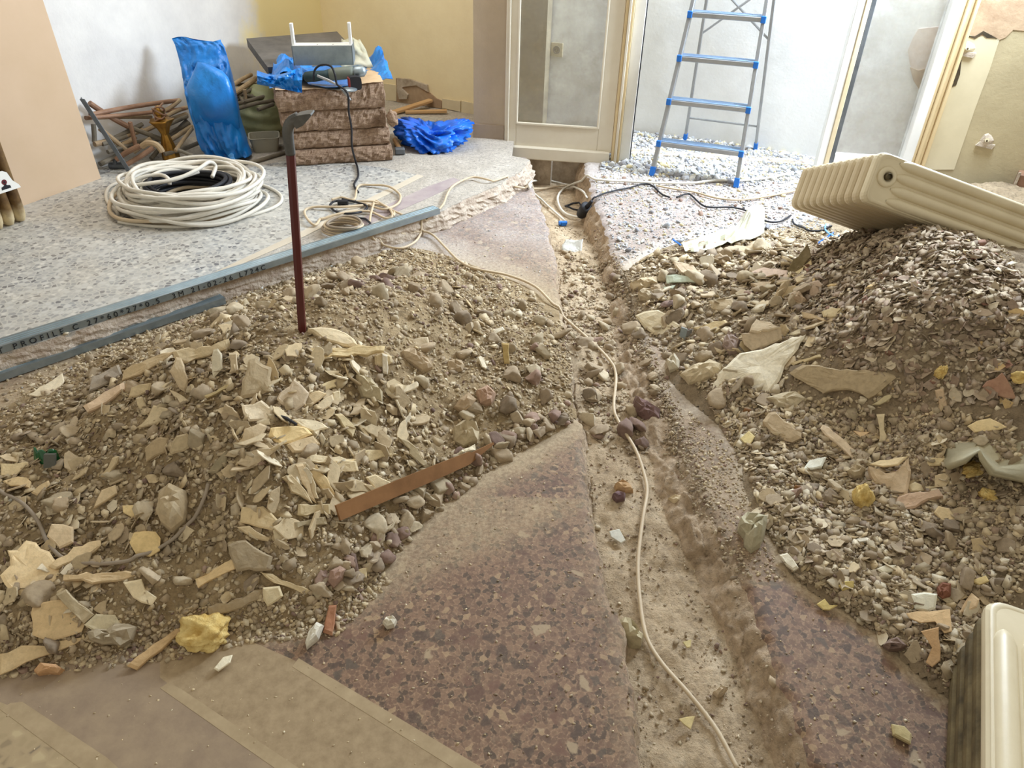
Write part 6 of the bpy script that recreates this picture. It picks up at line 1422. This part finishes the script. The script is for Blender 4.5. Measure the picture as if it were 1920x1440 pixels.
st('I', .4, .04, (190, 174, 144), [(520, 1205), (600, 1160), (700, 1120), (762, 1140), (730, 1210), (640, 1255), (570, 1260)], 'long pale stone left of the large white slab')
st('I', .5, .03, (188, 178, 156), [(443, 1135), (500, 1090), (522, 1125), (520, 1175), (465, 1192)], 'cube shaped pale grey stone beside the trench')
hs(RS, 'I', .35, .07, (170, 152, 122), [(1135, 1195), (1210, 1150), (1340, 1165), (1500, 1180), (1700, 1175), (1742, 1225), (1660, 1290), (1580, 1340), (1460, 1290), (1330, 1310), (1240, 1260)], 'largest broad mortar block half buried in right heap front', lift=.03)
st('I', .35, .025, (184, 170, 142), [(1000, 1340), (1100, 1305), (1180, 1300), (1240, 1342), (1180, 1400), (1060, 1395)], 'flat grey-beige stone in front of the large white slab')
st('I', .5, .03, (146, 128, 118), [(760, 1040), (800, 955), (862, 1010), (845, 1085), (800, 1095)], 'mauve-grey pointed stone left of the concrete block')
hs(WD, 'I', .3, .012, (186, 164, 130), [(1205, 850), (1320, 885), (1440, 898), (1430, 915), (1330, 905), (1210, 878)], 'thin bleached stick lying across the right heap')
hs(WD, 'I', .35, .014, (196, 178, 140), [(1140, 1140), (1230, 1115), (1312, 1090), (1318, 1105), (1160, 1152)], 'short pale stick right of the large white slab')
hs(PS, 'I', .4, .018, (216, 204, 176), [(1130, 975), (1190, 945), (1245, 930), (1246, 965), (1160, 982)], 'white plaster chip right of the concrete block')
st('I', .5, .03, (168, 146, 120), [(1150, 760), (1165, 740), (1205, 738), (1242, 790), (1215, 825), (1165, 800)], 'round brown stone in the middle of right heap')
st('I', .5, .03, (182, 164, 134), [(1045, 800), (1070, 745), (1110, 690), (1142, 680), (1115, 750), (1070, 800)], 'oblong beige stone leaning left of the round brown one')
hs(PS, 'I', .5, .014, (172, 150, 128), [(1245, 690), (1300, 672), (1328, 700), (1310, 760), (1250, 770)], 'pinkish brown plate right of the round brown stone')
hs(PS, 'I', .4, .012, (196, 178, 140), [(1320, 850), (1380, 830), (1450, 830), (1460, 850), (1400, 885), (1330, 882)], 'flat beige plate above the thin bleached stick')
hs(PS, 'I', .4, .02, (178, 160, 130), [(690, 790), (760, 775), (820, 780), (840, 840), (760, 850), (700, 830)], 'brown angular plate in the left part of right heap')
st('I', .5, .04, (164, 148, 122), [(285, 745), (320, 725), (370, 730), (385, 770), (340, 805), (295, 790)], 'dark round stone near the trench on right heap')
st('I', .4, .04, (184, 166, 136), [(240, 700), (300, 665), (400, 655), (405, 695), (330, 735), (260, 740)], 'long beige stone above the dark round stone')
hs(PS, 'F', .3, .03, (182, 162, 132), [(240, 510), (280, 455), (320, 450), (380, 510), (490, 580), (490, 612), (430, 640), (340, 610), (290, 570)], 'flat smooth beige stone slab low on right heap')
hs(PS, 'F', .35, .025, (214, 194, 166), [(610, 560), (625, 535), (660, 545), (780, 640), (880, 750), (900, 790), (850, 785), (740, 680), (640, 600)], 'long pale plaster bar with reddish streaks on right heap')
hs(PS, 'F', .55, .05, (192, 170, 140), [(920, 800), (1010, 850), (1100, 830), (1180, 742), (1192, 870), (1170, 985), (1080, 1010), (960, 895)], 'big wedge of plaster with cream skin low right heap')
hs(FLK, 'F', .2, .008, (222, 202, 162), [(925, 790), (990, 765), (1120, 745), (1170, 738), (1110, 790), (1010, 806)], 'cream skin flake on top of the big plaster wedge', lift=.045)
hs(PS, 'F', .35, .02, (232, 228, 214), [(500, 822), (540, 762), (600, 750), (652, 742), (622, 808), (560, 822)], 'bright white plaster chip left of the big wedge')
hs(MO, 'F', .8, .016, (204, 188, 154), [(970, 468), (1025, 465), (1030, 652), (985, 652)], 'small fluted moulding standing upright on right heap')
hs(MO, 'F', .7, .016, (184, 160, 130), [(1345, 312), (1400, 300), (1432, 430), (1372, 450)], 'brownish fluted moulding standing right on the heap')
hs(PS, 'F', .4, .025, (186, 158, 132), [(1095, 1040), (1110, 1000), (1240, 965), (1370, 940), (1402, 985), (1310, 1010), (1220, 1070), (1100, 1100)], 'pinkish tile fragment with a hole on lower right heap')
hs(PS, 'F', .35, .012, (200, 178, 138), [(1340, 1095), (1370, 1055), (1440, 1070), (1482, 1140), (1410, 1172)], 'round tan plaster flake below the pinkish tile')
hs(FLK, 'F', .35, .008, (152, 116, 94), [(1650, 290), (1780, 200), (1830, 280), (1870, 370), (1700, 340)], 'brown-red triangular flake on the right heap')
hs(FLK, 'F', .3, .008, (218, 196, 150), [(1555, 545), (1620, 510), (1700, 492), (1810, 550), (1700, 575), (1600, 585)], 'broad yellow-cream flake on the right heap')
st('F', .4, .03, (176, 160, 132), [(780, 842), (850, 782), (905, 820), (880, 870), (830, 882)], 'squarish grey-tan stone left of the big wedge')
hs(FLK, 'F', .35, .008, (222, 192, 152), [(820, 572), (930, 580), (875, 620)], 'small peach coloured triangle flake on right heap')
hs(FLK, 'F', .3, .006, (220, 202, 148), [(95, 622), (150, 575), (192, 612), (160, 662), (120, 650)], 'yellow paint flake on the dusty slab edge')
hs(PS, 'F', .3, .012, (212, 196, 160), [(1160, 925), (1220, 905), (1300, 935), (1370, 930), (1290, 960), (1190, 968)], 'pale bent flake right of the big wedge')
hs(PS, 'F', .35, .01, (208, 188, 146), [(1290, 770), (1330, 745), (1420, 752), (1380, 795), (1310, 800)], 'cream flake near the dark curled sheet')
hs(PS, 'F', .4, .012, (190, 176, 140), [(940, 410), (1020, 350), (1090, 330), (1070, 360), (990, 410)], 'thin long flake in front of the broad mortar block')
# trench and slab
st('E', .4, .05, (108, 84, 78), [(488, 130), (520, 90), (610, 120), (700, 185), (700, 262), (640, 285), (590, 275), (530, 210)], 'big dark purple terrazzo lump lying in the trench')
hs(FLK, 'E', .3, .006, (206, 204, 192), [(340, 1020), (410, 1002), (455, 1080), (425, 1100), (352, 1055)], 'pale grey chip lying in the trench left of the cable')
st('E', .4, .03, (176, 144, 106), [(375, 700), (430, 668), (490, 690), (510, 740), (450, 755), (385, 735)], 'orange-brown stone in the trench')
st('E', .4, .025, (106, 84, 86), [(360, 770), (400, 740), (455, 760), (450, 800), (390, 812)], 'dark purple stone beside the orange-brown one in trench')
st('E', .4, .025, (196, 178, 146), [(745, 800), (800, 768), (850, 772), (840, 815), (790, 840)], 'pale angular stone at the right side of trench')
st('E', .4, .06, (168, 160, 134), [(1240, 940), (1290, 885), (1380, 900), (1440, 930), (1420, 1040), (1390, 1120), (1320, 1180), (1270, 1120)], 'greenish grey rough mortar clod at the trench rim')
st('H', .35, .045, (172, 160, 130), [(410, 440), (440, 388), (500, 460), (572, 560), (560, 612), (500, 600), (430, 540)], 'grey-green oblong stone wedged at the left trench side')
hs(FLK, 'H', .3, .004, (196, 178, 130), [(820, 1100), (880, 1085), (935, 1080), (905, 1172), (860, 1140)], 'yellow paint flake in the trench right of the cable')
st('H', .3, .02, (184, 166, 140), [(1060, 910), (1110, 872), (1165, 885), (1130, 925), (1090, 942)], 'flat beige stone in the near trench')
hs(FLK, 'H', .3, .004, (196, 180, 132), [(850, 565), (910, 548), (905, 600), (880, 605)], 'small yellow flake in the near trench')
hs(('concrete_offcut', 'stone'), 'K', .55, .03, (190, 188, 180), [(1480, 540), (1500, 505), (1600, 505), (1592, 585), (1485, 590)], 'small grey square concrete offcut in the far trench')
# low right
hs(('curled_paper', 'paper'), 'G', .7, .012, (232, 226, 208), [(1140, 372), (1220, 362), (1302, 372), (1290, 460), (1240, 482), (1162, 462)], 'curled white wallpaper scrap near the lower radiator')
hs(('wallpaper_scrap', 'paper'), 'G', .25, .004, (204, 174, 132), [(1110, 490), (1250, 480), (1380, 462), (1392, 600), (1345, 612), (1290, 542), (1200, 550), (1130, 520)], 'torn tan wallpaper scrap under the curled white scrap')
hs(('wallpaper_scrap', 'paper'), 'G', .4, .004, (196, 160, 118), [(1200, 600), (1310, 572), (1322, 700), (1320, 780), (1270, 822), (1230, 792), (1268, 700)], 'narrow tan wallpaper scrap below the torn one')
hs(PS, 'G', .4, .014, (218, 192, 156), [(1432, 492), (1470, 420), (1512, 362), (1562, 402), (1545, 450), (1490, 480)], 'peach plaster chip beside the lower radiator end')
hs(MO, 'G', .3, .012, (186, 170, 126), [(1020, 1168), (1100, 1182), (1145, 1230), (1140, 1290), (1030, 1232)], 'ridged straw coloured chip alone on the right terrazzo')
st('G', .4, .03, (126, 106, 96), [(960, 690), (1000, 655), (1060, 640), (1120, 690), (1080, 715), (1000, 720)], 'mauve-brown clod at the right terrazzo edge')
st('G', .5, .02, (128, 84, 66), [(1298, 330), (1330, 298), (1388, 310), (1385, 380), (1330, 410), (1300, 380)], 'dark red brick bit beside the curled white scrap')
hs(PS, 'G', .3, .018, (226, 218, 196), [(330, 130), (380, 118), (450, 210), (420, 228), (370, 190)], 'oblong white plaster stick at the right trench edge')
hs(PS, 'G', .35, .018, (230, 222, 200), [(925, 220), (980, 195), (1050, 192), (1030, 230), (970, 246)], 'white plaster chip in the grit above the terrazzo')
hs(PS, 'G', .4, .016, (226, 220, 204), [(800, 30), (870, 22), (888, 45), (815, 52)], 'small white rod of plaster in the lower right grit')
hs(FLK, 'G', .3, .006, (186, 166, 104), [(695, 320), (720, 295), (790, 290), (788, 330), (720, 352)], 'olive yellow flake on the grit by the right terrazzo')
hs(FLK, 'G', .25, .006, (206, 186, 124), [(560, 435), (610, 400), (640, 440), (690, 440), (640, 470), (600, 468)], 'yellow torn flake at the corner of right terrazzo')
hs(PS, 'G', .35, .010, (196, 190, 172), [(1440, 250), (1500, 230), (1540, 260), (1500, 312)], 'pale grey flake above the lower radiator')
hs(PS, 'G', .3, .010, (204, 182, 130), [(1500, 290), (1600, 255), (1620, 290), (1560, 318)], 'yellow-tan flake just above the lower radiator end')
# curled dark-backed sheet at the right edge
cr = thing('curled_sheet', 'curled grey-green painted sheet with black hollow at the right edge', 'sheet', gp(1880, 900))
ZF_ = lambda x, y: (1360 + x / 3.4286, 640 + y / 3.4286)
base_ = gp(*ZF_(1760, 900)); yb2 = base_[1]
g = []
for i, (a, b) in enumerate([((1380, 740), (1420, 800)), ((1480, 690), (1530, 760)), ((1620, 668), (1640, 700)), ((1680, 690), (1660, 760)), ((1800, 760), (1720, 850)), ((1990, 860), (1990, 1010))]):
    row = []
    for t in np.linspace(0, 1, 6):
        p = np.array(a) * (1 - t) + np.array(b) * t; q = atd(*ZF_(*p), yb2 + .16 - .12 * t - .02 * i); q[2] = max(q[2], gz(q[0], q[1]) + .004); row.append(q + np.array([0, 0, .004 * math.sin(i + t * 5)]))
    g.append(row)
m = MB(); m.grid(g); o = m.build('sheet', mottled('grey_green_sheet', S(150, 142, 116), S(178, 166, 134), 14, .8, .4), cr, True); o.modifiers.new('thick', 'SOLIDIFY').thickness = .012
m = MB(); pk = [atd(*ZF_(x, y), yb2 + .10) for x, y in [(1620, 700), (1680, 780), (1730, 860), (1990, 1000), (1990, 1060), (1860, 990), (1740, 930), (1700, 860), (1600, 740)]]
m.prism(pk, (0, .03, -.01)); m.build('black_lining', BLACK, cr)
# rusty strip
A = gp(638, 985); B = gp(928, 853); A[2] += .045; B[2] += .03; d = B - A; sd = nz(np.cross(d, [0, 0, 1])); up = nz(np.cross(sd, d)); nn_ = nz(up * .55 - sd * -.8)
if (nn_ @ (EYE - A)) < 0: nn_ = -nn_
wd = nz(np.cross(nn_, d)); wd = wd if wd[2] > 0 else -wd
m = MB(); pr_ = [A - wd * .021, A + d * .55 - wd * .021, A + d * .8 - wd * .018, B + wd * .010, B + wd * .016, A + d * .84 + wd * .012, A + d * .82 + wd * .018, A + d * .5 + wd * .020, A + wd * .020]
m.prism(pr_, -nn_ * .009); tag(m.build('rusty_strip', RUST), 'long rust-brown flat strip with broken tip at left heap foot', 'strip')
# foam, glass, bracket, plastic, cable on the left heap
def foam(px, py, rad, seed, label):
    c = gp(px, py); tag(blob('foam_lump', c + np.array([0, 0, rad[2] * .7]), rad, FOAM, None, .55, 2.2, 4, seed, False, seed), label, 'foam')
foam(384, 1200, (.055, .045, .034), 3, 'crumpled yellow foam lump on the bare floor lower left')
foam(1612, 945, (.026, .022, .036), 5, 'yellow foam lump standing on the lower right heap')
foam(1850, 935, (.020, .02, .018), 7, 'small yellow foam lump near the black curled sheet')
foam(1762, 706, (.016, .014, .022), 8, 'small yellow foam scrap by the brownish fluted moulding')
foam(1910, 715, (.02, .02, .02), 9, 'yellow foam scrap at the right edge of right heap')
foam(1822, 885, (.035, .02, .016), 10, 'orange foam strip inside the curled grey sheet')
c = gp(92, 875); gl_ = thing('broken_bottle', 'broken green bottle glass half buried in the left heap', 'bottle', c)
g = []
for i in range(9):
    row = []
    for j in range(9):
        a = -1.3 + 2.6 * i / 8; b = j / 8; r = .036 * (1 - .25 * b * b)
        row.append(c + np.array([r * math.sin(a) - .01, -r * .6 * math.cos(a) + .02 + .01 * b, -.01 + b * .055 * (1 + .15 * math.sin(i * 2.2)) ]))
    g.append(row)
m = MB(); m.grid(g); o = m.build('shoulder', GREENG, gl_, True); o.modifiers.new('t', 'SOLIDIFY').thickness = .004
m = MB(); m.prism([c + np.array(q) for q in [(.0, -.022, .012), (.03, -.018, .016), (.03, .0, .044), (.002, -.004, .046)]], (.002, .006, .001)); m.build('label', mat('grey_label', S(92, 92, 84), .6), gl_)
c = gp(1283, 632); mb_ = thing('metal_bracket', 'small shiny bent metal bracket beside the trench', 'bracket', c)
m = MB(); m.obox(c + np.array([-.02, .0, 0]), (.02, -.018, 0), (.001, .001, 0), (.002, 0, .045)); m.build('left_plate', GALV, mb_)
m = MB(); m.obox(c + np.array([0, -.018, 0]), (.022, .012, 0), (.001, .001, 0), (.002, 0, .04)); m.build('right_plate', ALU, mb_)
g = []
for i in range(18):
    row = []
    for j in range(9):
        a, b = i / 17, j / 8; px = 1284 + 146 * a; py = 470 - 34 * a - 18 * b * (.3 + a) + (-22 if a > .72 else 0) * sst(.7, .85, a) * b
        q = gp(px, min(py + 14, 478)); z = gz(q[0], q[1]); p = np.array([q[0], q[1] + .09 * b, z + .012 + .035 * (.2 + a) * abs(float(fbm(a * 4, b * 3, 1.7, 3, 5))) * 2 + .07 * sst(.68, .85, a) * (1 - abs(2 * b - 1))]); row.append(p)
    g.append(row)
m = MB(); m.grid(g); o = m.build('plastic_sheet', CLEARP); o.modifiers.new('t', 'SOLIDIFY').thickness = .002
tag(o, 'crumpled milky plastic sheet behind the right heap', 'sheet')
lead('grey_cable', gpath([(-20, 918), (10, 932), (45, 950), (75, 985), (90, 1020), (110, 1045), (140, 1060), (190, 1064), (245, 1058), (290, 1040), (330, 1015), (365, 980), (385, 940), (392, 915)], .005, .008), .0048, CABG, 'thin grey-brown cable looping through the left heap')
c = gp(540, 800); m = MB(); m.tube([c + np.array([-.03, .01, .03]), c + np.array([.0, 0, .028]), c + np.array([.03, -.015, .02])], [.004, .005, .004], 6); tag(m.build('black_clip', BLACK), 'small black plastic pin by the yellow-cream plate', 'pin')
for px, py, lb in ((1495, 920, 'amber glass-like chip on the right heap'), (1400, 775, 'small orange chip below the large white slab')):
    c = gp(px, py); tag(blob('orange_chip', c + np.array([0, 0, .008]), (.014, .008, .011), RUST, None, .4, 2, 1, 3, smooth=False), lb, 'chip')
for k, (a, b, lb) in enumerate([((1260, 455), (1276, 466), 'small blue plastic strip on the left rim of right heap'), ((1533, 462), (1562, 442), 'blue plastic strip below the tilted radiator')]):
    A, B = gp(*a), gp(*b); m = MB(); m.obox(A + np.array([0, 0, .012]), B - A, np.array([.004, .012, 0]), np.array([0, .002, .004])); tag(m.build('blue_strip', BLUEC), lb, 'strip')

# ------------------------------------------------------------------ say which piece is which: by its look and by the named piece it lies next to
import re
_cut = re.compile(r" (along|under|standing|on|leaning|left|right|at|in|beside|below|by|lying|with|behind|mid|low|lowest|above|touching|pointing|near|running|ending|between|just|of|tucked|resting|sitting|topping|next|alone|wedged|half|inside|the|for|like)\\b.*".replace("\\\\", "\\"))
def pixof(p):
    c = (np.asarray(p) - EYE) @ R; return np.array([960 + F * c[0] / c[2], 720 + F * c[1] / c[2]])
short = {}
for lb, c in HEROES: short.setdefault(_cut.sub('', lb), []).append(c)
ANC = [(k, pixof(v[0])) for k, v in short.items() if len(v) == 1 and 2 <= len(k.split()) <= 6]
for nm in ('crowbar', 'rusty_strip', 'steel_channel', 'plastic_sheet', 'rubber_socket', 'broken_bottle', 'metal_bracket', 'step_ladder'):
    o = bpy.data.objects[nm]; ANC.append(({'steel_channel': 'long steel channel', 'plastic_sheet': 'milky plastic sheet', 'broken_bottle': 'green bottle glass', 'metal_bracket': 'shiny metal bracket'}.get(nm, nm.replace('_', ' ')), pixof(ORG[nm])))
for k, p in (('left front ladder foot', F1), ('right front ladder foot', F2), ('left rear ladder foot', B1), ('right rear ladder foot', B2), ('white door plinth', W(uL1 - .1, 0)), ('low left ladder step', F1 + (S1 - F1) * .25), ('low right ladder step', F2 + (S2 - F2) * .25), ('small blue connector', ORG['blue_connector']), ('black strap loop', ORG['black_strap'])): ANC.append((k, pixof(p)))
used_labels = set()
PANC = [(k, pixof(p)) for k, p in (('brass candlestick', ct), ('steel angle bar', ORG['angle_bar'] + np.array([0, 0, .2])), ('tall blue bag', atd(400, 220, 4.2)), ('olive green bag', ORG['green_bag'] + np.array([0, 0, .1])), ('fibreboard sheet', at(185, 300, ZF)), ('dusty plastic tub', ORG['plastic_tub']), ('hooked pipe elbow', ORG['pipe_elbow']), ('grey tilted slab', ORG['grey_slab']))]
for o, nm, A, B in PIPES:
    a, b = pixof(A), pixof(B); q = (a + b) / 2; ln = 'short' if np.linalg.norm(a - b) < 48 else 'long' if np.linalg.norm(a - b) > 90 else 'medium'
    sl = math.degrees(math.atan2(abs(a[1] - b[1]), abs(a[0] - b[0]))); sd_ = 'steep' if sl > 50 else 'slanting' if sl > 16 else 'nearly level'
    for name, ap in sorted(PANC, key=lambda c: np.linalg.norm(c[1] - q)):
        v = q - ap; dr = ('right of' if v[0] > 0 else 'left of') if abs(v[0]) > abs(v[1]) * 1.3 else ('below' if v[1] > 0 else 'above')
        t = f'{ln} {sd_} {nm} {dr} the {name}'
        if t not in used_labels: used_labels.add(t); o['label'] = t; break
for o, kind, sz, col, where, p, gr in IND:
    q = pixof(p); L = 255 * (.2126 * col[0] + .7152 * col[1] + .0722 * col[2]) ** (1 / 2.2)
    tone = 'reddish' if kind == 'stone' and col[0] > col[1] * 1.42 else 'pale' if L > 178 else 'light tan' if L > 164 else 'dull beige' if L > 150 else 'dark brownish'
    if kind == 'pebble': tone = 'white' if L > 200 else 'pale grey' if L > 178 else 'mid grey'
    size = {'stone': (.016, .024), 'shard': (.018, .027), 'flake': (.013, .018), 'pebble': (.013, .018)}[kind]; size = 'small' if sz < size[0] else 'medium' if sz < size[1] else 'large'
    noun = {'stone': 'rubble stone', 'shard': 'plaster shard', 'flake': 'paint flake', 'pebble': 'pebble'}[kind]
    d = sorted(ANC, key=lambda a: np.linalg.norm(a[1] - q)); done = False
    for name, ap in d[:14]:
        v = q - ap; near = 'just ' if np.linalg.norm(v) < 60 else ''
        dr = ('right of' if v[0] > 0 else 'left of') if abs(v[0]) > abs(v[1]) * 1.3 else ('in front of' if v[1] > 0 else 'behind')
        t = f'{size} {tone} {noun} {near}{dr} the {name}'
        if t not in used_labels and len(t.split()) <= 16: used_labels.add(t); o['label'] = t; done = True; break
    if done and 'group' in o: o['group'] = gr
